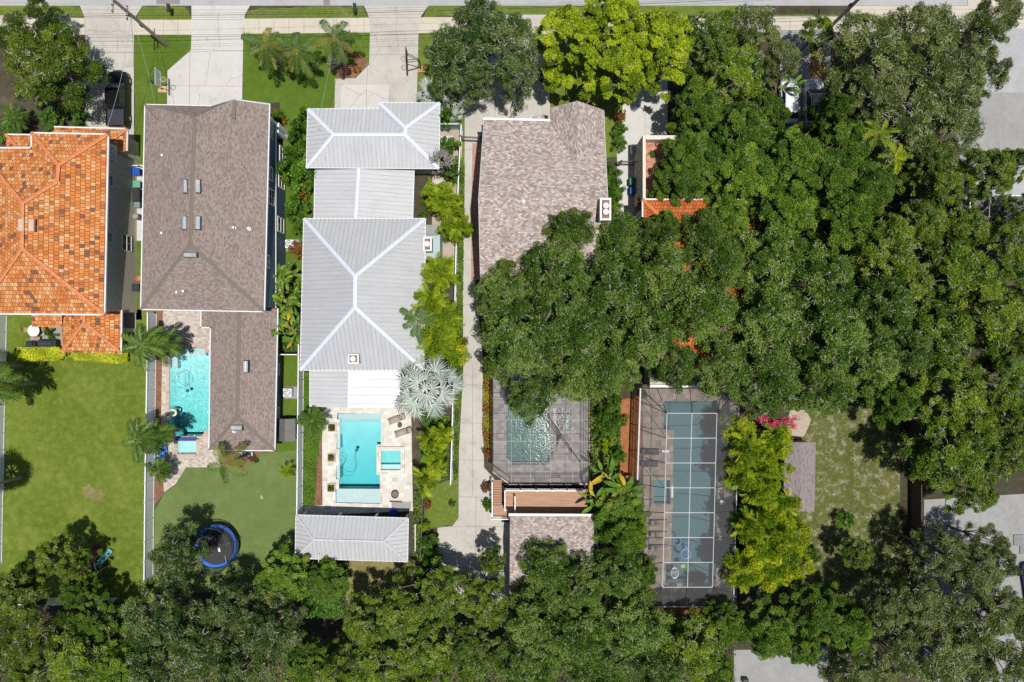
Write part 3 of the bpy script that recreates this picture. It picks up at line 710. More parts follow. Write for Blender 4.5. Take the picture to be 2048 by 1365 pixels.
ground("driveway", [[(728,12),(857,12),(840,36),(837,66),(833,225),(669,225),(670,158),(711,157),(738,130),(740,66),(738,35)]], .018, M['concrete'], "cracked beige driveway below the basketball hoop",
       joints=[((738,110),(835,110)), ((740,66),(838,62)), ((735,112),(733,215)), ((740,36),(838,36))], cracks=[[(790,12),(792,45),(796,88),(790,105)], [(796,88),(798,108)], [(770,150),(780,190),(776,215)], [(750,70),(760,100),(740,128)], [(690,215),(710,190),(735,175)], [(742,196),(744,215)]])
ground("driveway_slab", [rect(682,170,778,222)], .024, M['concrete_new'], "newer pale slab in the beige driveway", joints=[((733,171),(733,215))], cracks=[[(690,173),(720,190),(735,187)], [(700,215),(730,180),(778,200)]])
ground("driveway", [[(930,30),(1100,30),(1100,250),(963,250),(963,400),(950,400),(950,560),(966,720),(968,925),(968,935),(1003,975),(1003,1045),(1022,1045),(1022,1210),(875,1210),(875,1056),(905,1052),(917,1036),(918,900),(927,730),(925,560),(929,400)]], .018, M['concrete'],
       "long narrow concrete driveway beside the mottled roof house", joints=[((918,y),(967,y+1)) for y in (770,846,920,994)] + [((929,300),(963,300)), ((875,1054),(1020,1053)), ((952,994),(951,1130)), ((875,1108),(1020,1109)), ((945,730),(945,990)), ((990,195),(990,238)), ((927,430),(950,430)), ((926,520),(950,520)), ((926,610),(955,610))], cracks=[[(940,920),(943,945),(950,955),(955,958)]])
ground("brick_strip", [[(945,287),(968,287),(972,560),(942,560),(943,410)]], .024, M['red_brick'], "strip of red brick paving along the mottled house")
ground("walkway", [[(1245,150),(1335,150),(1335,300),(1285,312),(1285,600),(1234,600),(1234,290),(1245,290)]], .018, M['concrete_new'], "white concrete walk between two houses", joints=[((1245,288),(1290,290)), ((1290,150),(1290,280))])
ground("lawn", [[(268,70),(383,70),(383,101),(335,142),(334,215),(285,330),(284,640),(270,640),(270,330)]], .006, M['lawn_front'], "narrow green front lawn around the utility pole")
ground("lawn", [[(488,68),(741,66),(740,130),(708,158),(670,158),(669,230),(640,300),(612,520),(606,640),(560,640),(560,205),(484,215)]], .006, M['lawn_front'], "front lawn with three palms between two driveways")
ground("lawn", [[(836,66),(935,66),(935,90),(930,270),(926,560),(925,740),(917,900),(917,1036),(905,1050),(830,1060),(840,985),(900,960),(905,820),(915,560),(918,250),(870,200),(833,215)]], .006, M['verge'], "thin lawn strip beside the narrow driveway")
ground("lawn", [[(1098,60),(1248,60),(1246,310),(1205,320),(1100,240)]], .006, M['verge'], "dry front lawn of the mottled roof house")
ground("lawn", [[(-120,615),(62,620),(300,620),(315,620),(309,1205),(-120,1205)]], .006, M['lawn'], "wide green back lawn of the orange tiled house")
ground("bare_patch", [[(163,975),(178,968),(205,978),(210,990),(195,1003),(170,1000)]], .012, M['dry'], "worn dry patch in the wide back lawn")
ground("artificial_turf", [[(372,928),(420,928),(470,908),(540,905),(607,900),(603,1185),(308,1185),(310,1020),(330,985),(352,970),(364,950)]], .010, M['turf'], "smooth artificial turf of the blue house")
ground("mulch_bed", [[(672,158),(707,158),(738,131),(724,112),(700,100),(680,115)]], .012, M['mulch'], "reddish mulch bed below the front palms")
ground("mulch_bed", [[(311,622),(326,622),(324,720),(322,905),(330,945),(310,1010),(305,1010)]], .012, M['mulch'], "mulch bed along the white fence beside the pool")
ground("mulch_bed", [[(310,1010),(326,990),(365,950),(372,928),(365,940),(325,940),(312,950)]], .014, M['mulch'], "curved corner of mulch beside the turf")
ground("mulch_bed", [[(418,905),(525,903),(510,920),(490,932),(462,936),(440,930)]], .014, M['mulch'], "mulch bed behind the wing of the blue house")
ground("mulch_bed", [[(1242,800),(1285,790),(1282,955),(1240,955)]], .012, M['mulch_red'], "red mulch bed beside the large pool cage")
ground("mulch_bed", [[(1290,1205),(1472,1208),(1472,1228),(1290,1228)]], .012, M['mulch_red'], "red mulch strip below the large pool cage")
ground("lawn", [[(562,712),(607,712),(605,905),(555,905),(555,712)]], .007, M['lawn_front'], "small fenced lawn beside the blue wing")
ground("lawn", [[(604,745),(646,745),(645,960),(628,1012),(603,1012)]], .008, M['lawn_front'], "bright grass strip beside the turquoise pool")
ground("mulch_bed", [[(640,880),(646,880),(645,1012),(625,1012),(632,960)]], .013, M['mulch'], "narrow mulch edge beside the white pool deck")
ground("lawn", [[(1600,800),(1800,800),(1800,1230),(1590,1230)]], .006, M['patchy'], "patchy sandy lawn beside the brown shed")
ground("sand", [[(1580,820),(1612,815),(1622,840),(1608,872),(1600,880),(1570,880)]], .010, M['sand'], "pale sand beside the shed")
ground("lawn", [[(690,1120),(830,1120),(830,1200),(690,1200)]], .006, M['dry'], "dry grass behind the metal roofed pavilion")
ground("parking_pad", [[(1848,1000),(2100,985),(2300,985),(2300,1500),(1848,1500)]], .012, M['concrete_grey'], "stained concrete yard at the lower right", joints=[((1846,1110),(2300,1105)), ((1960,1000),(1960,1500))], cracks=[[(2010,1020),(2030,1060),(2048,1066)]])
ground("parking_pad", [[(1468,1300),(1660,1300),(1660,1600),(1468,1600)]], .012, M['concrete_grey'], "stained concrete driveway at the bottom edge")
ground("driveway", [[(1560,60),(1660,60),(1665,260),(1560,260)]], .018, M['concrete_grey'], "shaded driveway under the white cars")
ground("leaf_litter", [[(1617,100),(1650,100),(1652,190),(1617,190)]], .024, M['litter'], "golden dry leaves beside the shaded driveway")
ground("side_path", [[(272,330),(286,330),(286,482),(272,482)]], .014, M['concrete_new'], "white slab path between two houses")
ground("side_yard", [[(864,250),(922,250),(912,560),(864,560)]], .010, M['sand'], "sandy side court of the grey metal roofed house")
ground("stepping_slabs", [rect(882,272,905,300), rect(868,360,890,372), rect(866,380,888,436), rect(878,452,890,462)], .018, M['concrete_new'], "white stepping slabs in the sandy court")
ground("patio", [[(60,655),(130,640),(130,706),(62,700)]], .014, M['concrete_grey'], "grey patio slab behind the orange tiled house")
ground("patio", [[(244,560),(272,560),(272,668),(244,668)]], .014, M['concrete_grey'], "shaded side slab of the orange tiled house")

# pool decks
PD = POOLS
def deck(name, poly, hol, z, mat, label): o = obj(name, sheet_mb(pp(poly), [pp(h) for h in hol], z), mat); struct(o, label); return o
deck("pool_deck", [(326,622),(432,622),(440,935),(372,935),(352,968),(328,985),(322,905),(324,720)], [PD['pool_a'], PD['spa_a']], .018, M['beige_paver'], "beige paver deck around the lit turquoise pool")
deck("pool_deck", [(644,812),(822,812),(826,1022),(604,1032),(606,1013),(645,1011)], [PD['pool_b'], PD['spa_b']], .018, M['travertine'], "white travertine deck around the rectangular pool")
deck("pool_deck", [(985,724),(1178,724),(1180,970),(1018,970),(985,945)], [PD['pool_c'], PD['spa_c']], .018, M['grey_paver'], "grey paver deck inside the smaller pool cage")
deck("pool_deck", [(1284,770),(1478,770),(1473,1210),(1290,1210)], [PD['pool_d'], PD['spa_d']], .018, M['tan_paver'], "tan paver deck inside the large pool cage")

def ring(poly, off):
    """polygon grown outwards in plan"""
    pts = ccw(pp(poly)); n = len(pts); out = []
    for k in range(n):
        a, b, c = Vector(pts[k-1]), Vector(pts[k]), Vector(pts[(k+1) % n])
        d1 = (b-a).normalized(); d2 = (c-b).normalized(); n1 = Vector((d1.y, -d1.x)); n2 = Vector((d2.y, -d2.x))
        m_ = (n1+n2); m_ = m_/max(.5, m_.length_squared)*2; out.append((b.x+m_.x*off*1.0, b.y+m_.y*off*1.0))
    return pts, out
def pool(name, key, depth, label, plaster, water, coping, shelves=(), level=-.1, cw=.3, rim=0.0, cat="pool", slope=None):
    pts, out = ring(POOLS[key], cw); _, wat = ring(POOLS[key], -.006)
    c = sum((Vector(p) for p in pts), Vector((0, 0)))/len(pts)
    t = thing(name, (c.x, c.y, 0), label, cat)
    mb = MB(); n = len(pts); top = .03 + rim
    for k in range(n):
        a, b = pts[k], pts[(k+1) % n]
        mb.face([(b[0], b[1], -depth), (a[0], a[1], -depth), (a[0], a[1], top), (b[0], b[1], top)])
    sheet_mb(pts, [], -depth, mb)
    if slope:
        ya, yb = min(p[1] for p in pts), max(p[1] for p in pts)
        mb.v = [(x, y, -(slope[1] + (slope[0]-slope[1])*(y-ya)/(yb-ya)) if z < -depth+.01 else z) for x, y, z in mb.v]
    obj("basin", mb, plaster, t)
    cp = MB(); sheet_mb(out, [pts], top+.004, cp)
    for k in range(n):
        a, b = out[k], out[(k+1) % n]; cp.face([(a[0], a[1], 0), (b[0], b[1], 0), (b[0], b[1], top+.004), (a[0], a[1], top+.004)])
    obj("coping", cp, coping, t)
    for poly, d in shelves:
        s = MB(); s.prism(pp(poly), -depth+.004, -d); obj("step", s, M['plaster_step'] if slope else plaster, t)
    w = MB(); lv = level + rim
    w.prism(wat, -depth-(.8 if slope else .02), lv, bottom=True); obj("water", w, water, t)
    return t
pool("swimming_pool", 'pool_a', 1.5, "bright turquoise pool with round hose ring beside the blue wing", M['plaster_ripple_light'], M['water'], M['coping'],
     shelves=[(rect(340,714,352,737), .35), ([(352,697),(407,697),(410,712),(350,712)], .3)], cw=.32, slope=(.8, 2.1))
pool("spa", 'spa_a', .7, "small square spa with blue tiled spillway", M['plaster_blue'], M['water'], M['coping'], cat="spa")
t = pool("swimming_pool", 'pool_b', 1.5, "smooth turquoise rectangular pool with pale shelves on white deck", M['plaster'], M['water_blue'], M['travertine'],
     shelves=[(rect(675.4,828.5,761.6,839), .25), (rect(680.4,839.5,761.6,846), .5), ([(672,978.5),(759.6,979),(759.6,1007.5),(672,1005.5)], .16), (rect(672.6,932.4,678.6,958.6), .2), (rect(673.4,870.4,679.6,897.6), .2)], cw=.28, slope=(.8, 2.1))
pool("spa", 'spa_b', .9, "square raised spa beside the smooth turquoise pool", M['plaster_blue'], M['water_blue'], M['travertine'], rim=.22, cw=.4, shelves=[(rect(763.4,930,801.6,939.6), .2)], cat="spa")
pool("swimming_pool", 'pool_c', 1.5, "glittering green pool under the smaller screen cage", M['plaster_green'], M['water_green'], M['grey_paver'], cw=.3)
pool("spa", 'spa_c', .8, "sparkling square spa beside the green pool", M['plaster_green'], M['water_spa'], M['grey_paver'], rim=.2, cw=.38, cat="spa")
pool("swimming_pool", 'pool_d', 1.7, "long dark teal lap pool under the large screen cage", M['plaster_grey'], M['water_dark'], M['tan_paver'], cw=.3)
pool("spa", 'spa_d', .8, "square dark spa beside the long lap pool", M['plaster_grey'], M['water_dark'], M['tan_paver'], rim=.15, cw=.3, cat="spa")
mb = MB(); mb.prism(pp(rect(354.5,874.5,393.5,881.5)), 0, .2); o = obj("spillway", mb, M['pool_tile']); tag(o, "dark blue tiled wall between pool and small spa", "pool wall")
for q, (x, y) in enumerate([(664.5, 855), (663.5, 915), (663, 975.5)]):
    mb = MB(); c = P(x, y)
    for dx, dy, w, d in ((-.4, 0, .08, .9), (.4, 0, .08, .9), (0, .41, .72, .08), (0, -.41, .72, .08)): mb.box((c.x+dx, c.y+dy, .12), (w, d, .24))
    t = thing("planter", (c.x, c.y, 0), ("northernmost", "middle", "southernmost")[q] + " of three square planters beside the turquoise pool", "planter", "square planters in the white deck")
    obj("planter_box", mb, M['travertine'], t)
    s = MB(); s.box((c.x, c.y, .09), (.72, .74, .1)); obj("planter_soil", s, M['mulch'], t)
    link_copy(PR['s_shrub'][q % 2]['crown'], "foliage", t, (rng.normal()*.05, rng.normal()*.05, .0), (0, 0, q*2), (.28, .28, .45))

# ---------------------------------------------------------------- buildings
def rface(mb, pts, m=0):
    pts = [Vector(p) for p in pts]; n = Vector((0, 0, 0))
    for k in range(1, len(pts)-1): n += (pts[k]-pts[0]).cross(pts[k+1]-pts[0])
    if n.z < 0: pts.reverse(); n = -n
    n.normalize(); v = (Vector((0, 0, 1)) - n*n.z)
    v = v.normalized() if v.length > 1e-4 else Vector((0, 1, 0)); u = v.cross(n)
    mb.face(pts, m, [(p.dot(u), p.dot(v)) for p in pts]); return pts, u, v, n
def ribs(mb, face, u, v, n, step=.41, w=.07, h=.05, m=0):
    us = [p.dot(u) for p in face]; c0 = face[0]; k0 = math.ceil((min(us)+.08)/step); x = k0*step
    while x < max(us)-.08:
        hits = []
        for i in range(len(face)):
            a, b = face[i], face[(i+1) % len(face)]; ua, ub = a.dot(u), b.dot(u)
            if (ua-x)*(ub-x) < 0: hits.append(a.lerp(b, (x-ua)/(ub-ua)))
        if len(hits) >= 2:
            hits.sort(key=lambda p: p.dot(v)); a, b = hits[0], hits[-1]
            if (b-a).length > .25:
                s = u*w/2; hh = n*h
                mb.face([a-s+hh, a+s+hh, b+s+hh, b-s+hh], m); mb.face([a-s, a-s+hh, b-s+hh, b-s], m); mb.face([a+s+hh, a+s, b+s, b+s+hh], m); mb.face([a-s, a+s, a+s+hh, a-s+hh], m)
        x += step
def cap_line(mb, a, b, w=.3, lift=.07, m=0, drop=None):
    a, b = Vector(a), Vector(b); t = (b-a).normalized(); s = t.cross(Vector((0, 0, 1))).normalized()*w/2
    up = Vector((0, 0, lift)); dn = Vector((0, 0, (drop if drop is not None else w*.18)))
    mb.face([a+s+up-dn, b+s+up-dn, b+up, a+up], m); mb.face([a+up, b+up, b-s+up-dn, a-s+up-dn], m)
    mb.face([a+s+up-dn, a+up, a-s+up-dn], m); mb.face([b-s+up-dn, b+up, b+s+up-dn], m)
def roof(parent, faces, mat, name="roof", seams=None, seam_mat=None, caps=(), cap_mat=None, cap_w=.3, cap_lift=.07, edges=(), gutter=None, gw=.13, step=.41, cap_name="ridge_cap", thick=.16):
    mb = MB(); info = [rface(mb, f) for f in faces]
    o = obj(name, mb, mat, parent)
    if edges:
        g = MB()
        for a, b in edges:
            a, b = Vector(a), Vector(b); c = (a+b)/2; d = b-a; t = d.normalized(); rz = math.atan2(d.y, d.x)
            L = d.length + gw
            if abs(t.z) < .05: g.box(c + Vector((0, 0, -.04)), (L, gw, thick), rz)
            else: g.tube([a, b], gw*.6, 4)
        obj("gutter", g, gutter or M['gutter'], parent)
    if seams:
        s = MB()
        for (pts, u, v, n) in info: ribs(s, pts, u, v, n, step)
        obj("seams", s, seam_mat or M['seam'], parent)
    if caps:
        c = MB()
        for a, b in caps: cap_line(c, a, b, cap_w, cap_lift)
        obj(cap_name, c, cap_mat, parent)
    return o
def walls(parent, poly_px, h_px, h, mat, name="wall", inset=.4, z0=0.0, rectw=None):
    pts, inn = ring_pts(pp(poly_px, h_px), -inset)
    mb = MB(); mb.prism(inn, z0, h); return obj(name, mb, mat, parent), inn
def ring_pts(pts, off):
    pts = ccw(pts); n = len(pts); out = []
    for k in range(n):
        a, b, c = Vector(pts[k-1]), Vector(pts[k]), Vector(pts[(k+1) % n])
        d1 = (b-a).normalized(); d2 = (c-b).normalized(); n1 = Vector((d1.y, -d1.x)); n2 = Vector((d2.y, -d2.x))
        q = n1+n2; q = q/q.length_squared*2 if q.length_squared > .5 else n1; out.append((b.x+q.x*off, b.y+q.y*off))
    return pts, out
def ewall_window(parent, Xw, r, nm="window", fr=M['white'], gl=M['glass'], proud=.06, bars=True, side=1, label=None):
    """window in a wall facing east at world x = Xw, placed by its photo rectangle"""
    x0, y0, x1, y1 = r; d0 = Xw*FPX/(x0-CX); d1 = Xw*FPX/(x1-CX); h1, h0 = HC-d0, HC-d1
    if h1 < h0: h0, h1 = h1, h0
    h0 = max(.15, h0); dm = HC-(h0+h1)/2; Y0, Y1 = -(y1-CY)*dm/FPX, -(y0-CY)*dm/FPX
    f = MB(); w = .09; cx = Xw + side*proud/2; zc = (h0+h1)/2; yc = (Y0+Y1)/2; H_, W_ = h1-h0, Y1-Y0
    for a in (Y0, Y1): f.box((cx, a, zc), (proud, w, H_+w))
    for z in (h0, h1): f.box((cx, yc, z), (proud+.004, W_-w, w))
    if bars:
        f.box((cx, yc, zc), (proud-.004, W_-w, .04)); f.box((cx, yc, zc), (proud-.008, .03, H_-w))
    o = obj("window", f, fr, parent)
    g = MB(); g.box((Xw+side*.012, yc, zc), (.02, W_-w, H_-w)); obj("pane", g, gl, o)
    return o
def skylight(parent, px0, py0, px1, py1, h, zrot=0.0):
    c = P((px0+px1)/2, (py0+py1)/2, h); w, d = S(px1-px0, h), S(py1-py0, h)
    f = MB(); f.bbox((c.x, c.y, c.z+.02), (w, d, .34), .03); o = obj("skylight", f, M['dark'], parent)
    g = MB(); n = 6
    for i in range(n):
        a0, a1 = -1+2*i/n, -1+2*(i+1)/n; z = lambda a: c.z+.2+.12*(1-a*a)
        if w < d: g.face([(c.x+a0*w*.42, c.y-d*.45, z(a0)), (c.x+a1*w*.42, c.y-d*.45, z(a1)), (c.x+a1*w*.42, c.y+d*.45, z(a1)), (c.x+a0*w*.42, c.y+d*.45, z(a0))])
        else: g.face([(c.x-w*.45, c.y+a0*d*.42, z(a0)), (c.x+w*.45, c.y+a0*d*.42, z(a0)), (c.x+w*.45, c.y+a1*d*.42, z(a1)), (c.x-w*.45, c.y+a1*d*.42, z(a1))])
    obj("skylight_dome", g, M['skylight'], o)
def vent(parent, px, py, h, r=.09, mat=None):
    c = P(px, py, h); m = MB(); m.tube([(c.x, c.y, c.z-.3), (c.x, c.y, c.z+.22)], r*.7, 10); m.lathe((c.x, c.y, c.z+.22), [(r*1.3, -.03), (r*1.3, .03), (.01, .07)], 12)
    m.lathe((c.x, c.y, c.z-.06), [(r*2.1, 0), (r*2.0, .04), (r*.7, .05)], 12)
    return obj("roof_vent", m, mat or M['gutter'], parent)

# --- the orange tiled house
h1 = thing("tiled_house", P(130, 450), "two storey olive stucco house with orange barrel tile hip roof", "house")
e = 6.2; a, b, c, d = P(63,266,e), P(217,269,e), P(209.5,630,e), P(-45,628,e); g_, f_ = P(-45,296,e), P(63,296,e)
A, B, R1, R2 = P(118,331,7.7), P(115,364,7.7), P(46,407,8.75), P(45,498,8.75)
roof(h1, [[f_, a, A, B], [a, b, A], [b, c, R2, R1, B, A], [c, d, R2], [d, g_, R1, R2], [g_, f_, B, R1]], M['orange_tile'],
     caps=[(a, A), (b, A), (A, B), (B, R1), (R1, R2), (R2, c), (R2, d), (g_, R1)], cap_mat=M['tile_ridge'], cap_w=.34, cap_lift=.14,
     edges=[(a, b), (b, c), (c, d), (g_, f_), (f_, a)])
XE = -38.45
wm = MB(); wm.prism([(XE, P(0,630,e).y+.45), (XE, P(0,268,e).y-.45), (P(63,0,e).x+.4, P(0,268,e).y-.45), (P(63,0,e).x+.4, P(0,296,e).y-.45), (P(-45,0,e).x+.4, P(0,296,e).y-.45), (P(-45,0,e).x+.4, P(0,630,e).y+.45)], 0, e-.05)
obj("wall", wm, M['tan_wall'], h1)
for r in ((216.5,351,225,372), (214.5,465,223,485), (244,471,262,502)): ewall_window(h1, XE, r)
sh = MB()
for k in range(6): sh.box((XE+.08, P(0, 294+k*5, 4.5).y, 4.4), (.1, .12, 1.0))
obj("shutter", sh, M['white'], h1)
# low roofs round it
l = 3.0
n1, n2, n3, n4 = P(109.6,254,l), P(255,258,l), P(254,301,l), P(109.6,320,l)
ap = P(226,279,3.75); ap0 = P(100,279,3.75)
roof(h1, [[n1, n2, ap, ap0], [n2, n3, P(226,312,3.75), ap]], M['orange_tile'], name="garage_roof", caps=[(n2, ap)], cap_mat=M['tile_ridge'], cap_w=.3, cap_lift=.12, edges=[(n1, n2), (n2, n3)])
gw_ = MB(); gw_.prism([(P(255,0,l).x-.5, P(0,258,l).y-.5), (P(109,0,l).x, P(0,258,l).y-.5), (P(109,0,l).x, P(0,268,e).y-.5), (P(255,0,l).x-.5, P(0,268,e).y-.9)], 0, l-.06); obj("garage_wall", gw_, M['tan_wall'], h1)
m1, m2 = P(11.5,269,3.4), P(66,270,3.4)
roof(h1, [[m1, m2, P(66,300,4.2), P(40,300,4.2)], [m1, P(40,300,4.2), P(12,310,3.4)]], M['orange_tile'], name="porch_roof", caps=[(m1, P(40,300,4.2))], cap_mat=M['tile_ridge'], cap_lift=.12, edges=[(m1, m2)])
pw = MB(); pw.prism([(P(14,0,3.4).x+.3, P(0,273,3.4).y), (P(64,0,3.4).x, P(0,273,3.4).y), (P(64,0,3.4).x, P(0,296,e).y-.5), (P(14,0,3.4).x+.3, P(0,296,e).y-.5)], 0, 3.3); obj("porch_wall", pw, M['tan_wall'], h1)
q1, q2, q3, q4 = P(124,640,l), P(124,705,l), P(242.5,707,l), P(243.5,622,l); qa, qb = P(168.6,645,4.2), P(168.6,622,4.2)
roof(h1, [[q2, q3, qa], [q3, q4, qb, qa], [q2, qa, qb, P(124,622,l)]], M['orange_tile'], name="lanai_roof", caps=[(q2, qa), (q3, qa), (qa, qb)], cap_mat=M['tile_ridge'], cap_w=.3, cap_lift=.12, edges=[(q3, q4)])
roof(h1, [[P(63,654,l), P(124,655,l), P(124,622,3.7), P(63,622,3.7)]], M['orange_tile'], name="patio_roof")
for x, y in ((130, 698), (236, 700), (236, 660)): cl = MB(); p = P(x, y, 2.8); cl.box((p.x, p.y, 1.42), (.35, .35, 2.84)); obj("lanai_column", cl, M['tan_wall'], h1)
for x in (39, 59.5):
    c_ = P(x, 450, 9.0); m_ = MB(); m_.bbox((c_.x, c_.y, 8.75), (.5, 1.15, .28), .05); obj("roof_vent", m_, plain('tan_metal_vent', (.55, .37, .27), .6), h1)

# --- the blue house
h2 = thing("blue_house", P(440, 420), "tall navy blue house with brown shingle hip roof and five skylights", "house")
e = 6.3; NW, J, G1, NE, SE, SW = P(290,209.5,e), P(422.5,212.5,e), P(469,199,7.45), P(539.5,208.7,e), P(529,624,e), P(281.5,619.5,e)
RR1, RR2 = P(389,235,8.75), P(380,489,8.75)
roof(h2, [[NW, J, RR1], [J, G1, RR1], [G1, NE, SE, RR2, RR1], [SE, SW, RR2], [SW, NW, RR1, RR2]], M['shingle_brown'], caps=[(RR1, RR2), (RR2, SE), (RR2, SW), (NW, P(318,240,7.0)), (P(469,200,7.45), P(467,238,7.6))],
     cap_mat=M['shingle_ridge'], cap_w=.32, cap_lift=.05, edges=[(NW, J), (G1, NE), (NE, SE), (SE, SW), (SW, NW)], gw=.1)
XB = -23.2
wb = MB(); wb.prism([(XB, P(0,624,e).y+.5), (XB, P(0,260,e).y), (XB-1.6, P(0,260,e).y), (XB-1.6, P(0,212,e).y-.4), (P(283,0,e).x+.5, P(0,212,e).y-.4), (P(283,0,e).x+.5, P(0,624,e).y+.5)], 0, e-.05)
obj("wall", wb, M['blue_siding'], h2)
bd = MB(); y0, y1 = P(0,624,e).y+.5, P(0,212,e).y-.4
bd.box((XB+.03, (y0+y1)/2, 2.95), (.07, y1-y0, .22)); bd.box((XB-.01, (y0+y1)/2, 6.1), (.1, y1-y0, .18))
obj("trim_band", bd, M['gutter'], h2)
pc = MB(); ypc = P(0, 214, e).y-.5
pc.bbox((XB+.1, ypc-.1, 1.45), (.4, .4, 2.9), .03); pc.bbox((XB+.1, P(0,262,3).y, 1.45), (.3, .3, 2.9), .03); pc.box((XB-.1, ypc, 4.6), (.3, .3, 3.2))
obj("porch_column", pc, M['white'], h2)
ps = MB(); ps.box((XB-.5, (ypc+P(0,262,3).y)/2, .15), (1.6, ypc-P(0,262,3).y, .3)); obj("porch_floor", ps, M['concrete_grey'], h2); ps = MB(); ps.box((XB-.75, (ypc+P(0,262,3).y)/2, 3.0), (1.62, ypc-P(0,262,3).y, .2)); obj("porch_slab", ps, M['concrete_grey'], h2)
ls = MB()
for k in range(14): ls.box((XB-.02, P(0, 232+k*3.3, 4.6).y, 4.5), (.05, .05, 1.9))
obj("balcony_railing", ls, M['gutter'], h2)
for r in ((559,296,570,325), (557,348,568,377), (555,436,567,465), (537.5,335,544.5,361), (537.5,380,548,410), (532.5,511,538,536)): ewall_window(h2, XB, r)
for r in ((368,360,377,388,8.45), (391,360,403,388,8.45), (366,433,376,461,8.45), (391,433,403,461,8.45), (369,505.5,397,516,8.4)): skylight(h2, *r)
for r in ((326,312,7.2), (325,467,7.2), (468,456,7.35), (498,458,6.95), (355,585,6.9), (368,583,6.95)): vent(h2, *r)
# rear wing
w = 3.3; wn_, wj, wk, wsw, wse, wne = P(402.7,618,w), P(401.5,655.5,w), P(421,656,w), P(418,901,w), P(550,902,w), P(556,618,w)
wr1, wr2 = P(479,618,4.65), P(474.5,835,4.65)
roof(h2, [[wn_, wj, wk, wr1], [wk, wsw, wr2, wr1], [wsw, wse, wr2], [wse, wne, wr1, wr2]], M['shingle_brown'], name="wing_roof", caps=[(wr1, wr2), (wr2, wsw), (wr2, wse)], cap_mat=M['shingle_ridge'], cap_w=.32, cap_lift=.05,
     edges=[(wn_, wj), (wj, wk), (wk, wsw), (wsw, wse), (wse, wne)], gw=.1)
XW = -23.65
ww = MB(); ww.prism([(XW, P(0,902,w).y+.5), (XW, P(0,618,w).y), (P(425,0,w).x+.5, P(0,618,w).y), (P(425,0,w).x+.5, P(0,902,w).y+.5)], 0, w-.05); obj("wing_wall", ww, M['blue_siding'], h2)
for r in ((554.5,728,558.5,750), (553.5,815,557.5,836)): ewall_window(h2, XW, r)
skylight(h2, 486.5,721,498,746, 4.55); skylight(h2, 463,850,487,861, 4.3); vent(h2, 468.5, 863, 4.1)

# --- the grey metal roofed house
h3 = thing("metal_roof_house", P(735, 500), "long house with standing seam grey metal roofs and white ridge caps", "house")
e = 3.9; a, b, n1, n2, c, d = P(615.6,218.5,e), P(758,217,e), P(758,206,e), P(880,206,e), P(878.5,338,e), P(612.5,336,e)
r1, r2, r3 = P(667,270,5.1), P(810,270,5.1), P(811,256,5.1)
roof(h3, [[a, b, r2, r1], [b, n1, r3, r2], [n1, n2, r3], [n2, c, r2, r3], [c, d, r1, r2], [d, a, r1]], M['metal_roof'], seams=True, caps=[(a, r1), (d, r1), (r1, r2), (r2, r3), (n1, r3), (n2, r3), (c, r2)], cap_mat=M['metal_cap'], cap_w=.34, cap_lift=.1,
     edges=[(a, b), (n1, n2), (n2, c), (c, d), (d, a)], gw=.07, name="front_roof")
walls(h3, [(615.6,218.5),(880,217),(878.5,338),(612.5,336)], e, e-.05, M['grey_wall'], name="front_wall")
e = 3.0; ma, mb_, mc, md = P(630,337,e), P(828.5,337,e), P(825.5,440,e), P(628,440,e); mr1, mr2 = P(717.5,337,3.75), P(711,440,3.75)
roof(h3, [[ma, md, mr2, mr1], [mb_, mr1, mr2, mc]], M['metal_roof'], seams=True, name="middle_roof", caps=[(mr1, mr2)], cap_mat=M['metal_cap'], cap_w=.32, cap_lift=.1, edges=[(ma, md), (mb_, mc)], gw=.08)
walls(h3, [(630,330),(828,330),(825,445),(628,445)], e, e-.1, M['grey_wall'], name="middle_wall", inset=.3)
e = 4.2; a, b, c, d = P(607.5,437.5,e), P(851,437.5,e), P(848,741,e), P(600,741,e); r1, r2 = P(710.5,553,7.9), P(709.8,615,7.9)
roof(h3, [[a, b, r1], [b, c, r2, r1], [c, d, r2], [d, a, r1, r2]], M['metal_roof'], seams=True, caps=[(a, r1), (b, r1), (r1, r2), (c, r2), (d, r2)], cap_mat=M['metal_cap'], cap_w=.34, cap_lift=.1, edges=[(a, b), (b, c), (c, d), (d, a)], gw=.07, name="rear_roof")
walls(h3, [(607,437.5),(851,437.5),(848,741),(601,741)], e, e-.05, M['grey_wall'], name="rear_wall")
for x, y, z in ((687,552,7.0), (643.5,626.5,5.3), (762,654,6.0), (765,701,5.2), (637.5,258.5,4.6)): vent(h3, x, y, z, .06, M['seam'])
e = 2.9; a, b, c, d = P(619.5,736,e), P(619.5,813,e), P(800,817,e), P(802,736,e); r1, r2 = P(699,736,3.4), P(698,815.5,3.4)
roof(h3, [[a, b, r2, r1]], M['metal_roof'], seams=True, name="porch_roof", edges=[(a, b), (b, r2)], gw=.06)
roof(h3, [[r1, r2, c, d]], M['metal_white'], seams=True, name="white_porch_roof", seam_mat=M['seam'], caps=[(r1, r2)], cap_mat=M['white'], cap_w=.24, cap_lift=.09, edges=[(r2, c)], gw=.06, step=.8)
pk = MB()
for x, y in ((622, 808), (698, 810), (795, 810)): p = P(x, y, 2.6); pk.box((p.x, p.y, 1.4), (.2, .2, 2.8))
obj("porch_post", pk, M['white'], h3)
an = MB(); an.prism(pp(rect(850,450,875,470), 3.0), 0, 3.0); obj("annex", an, M['concrete_grey'], h3)
an = MB(); an.prism(pp([(849,470),(880,470),(880,512),(868,520),(849,520)], 2.6), 0, 2.6); obj("annex_roof", an, M['teal_wall'], h3)

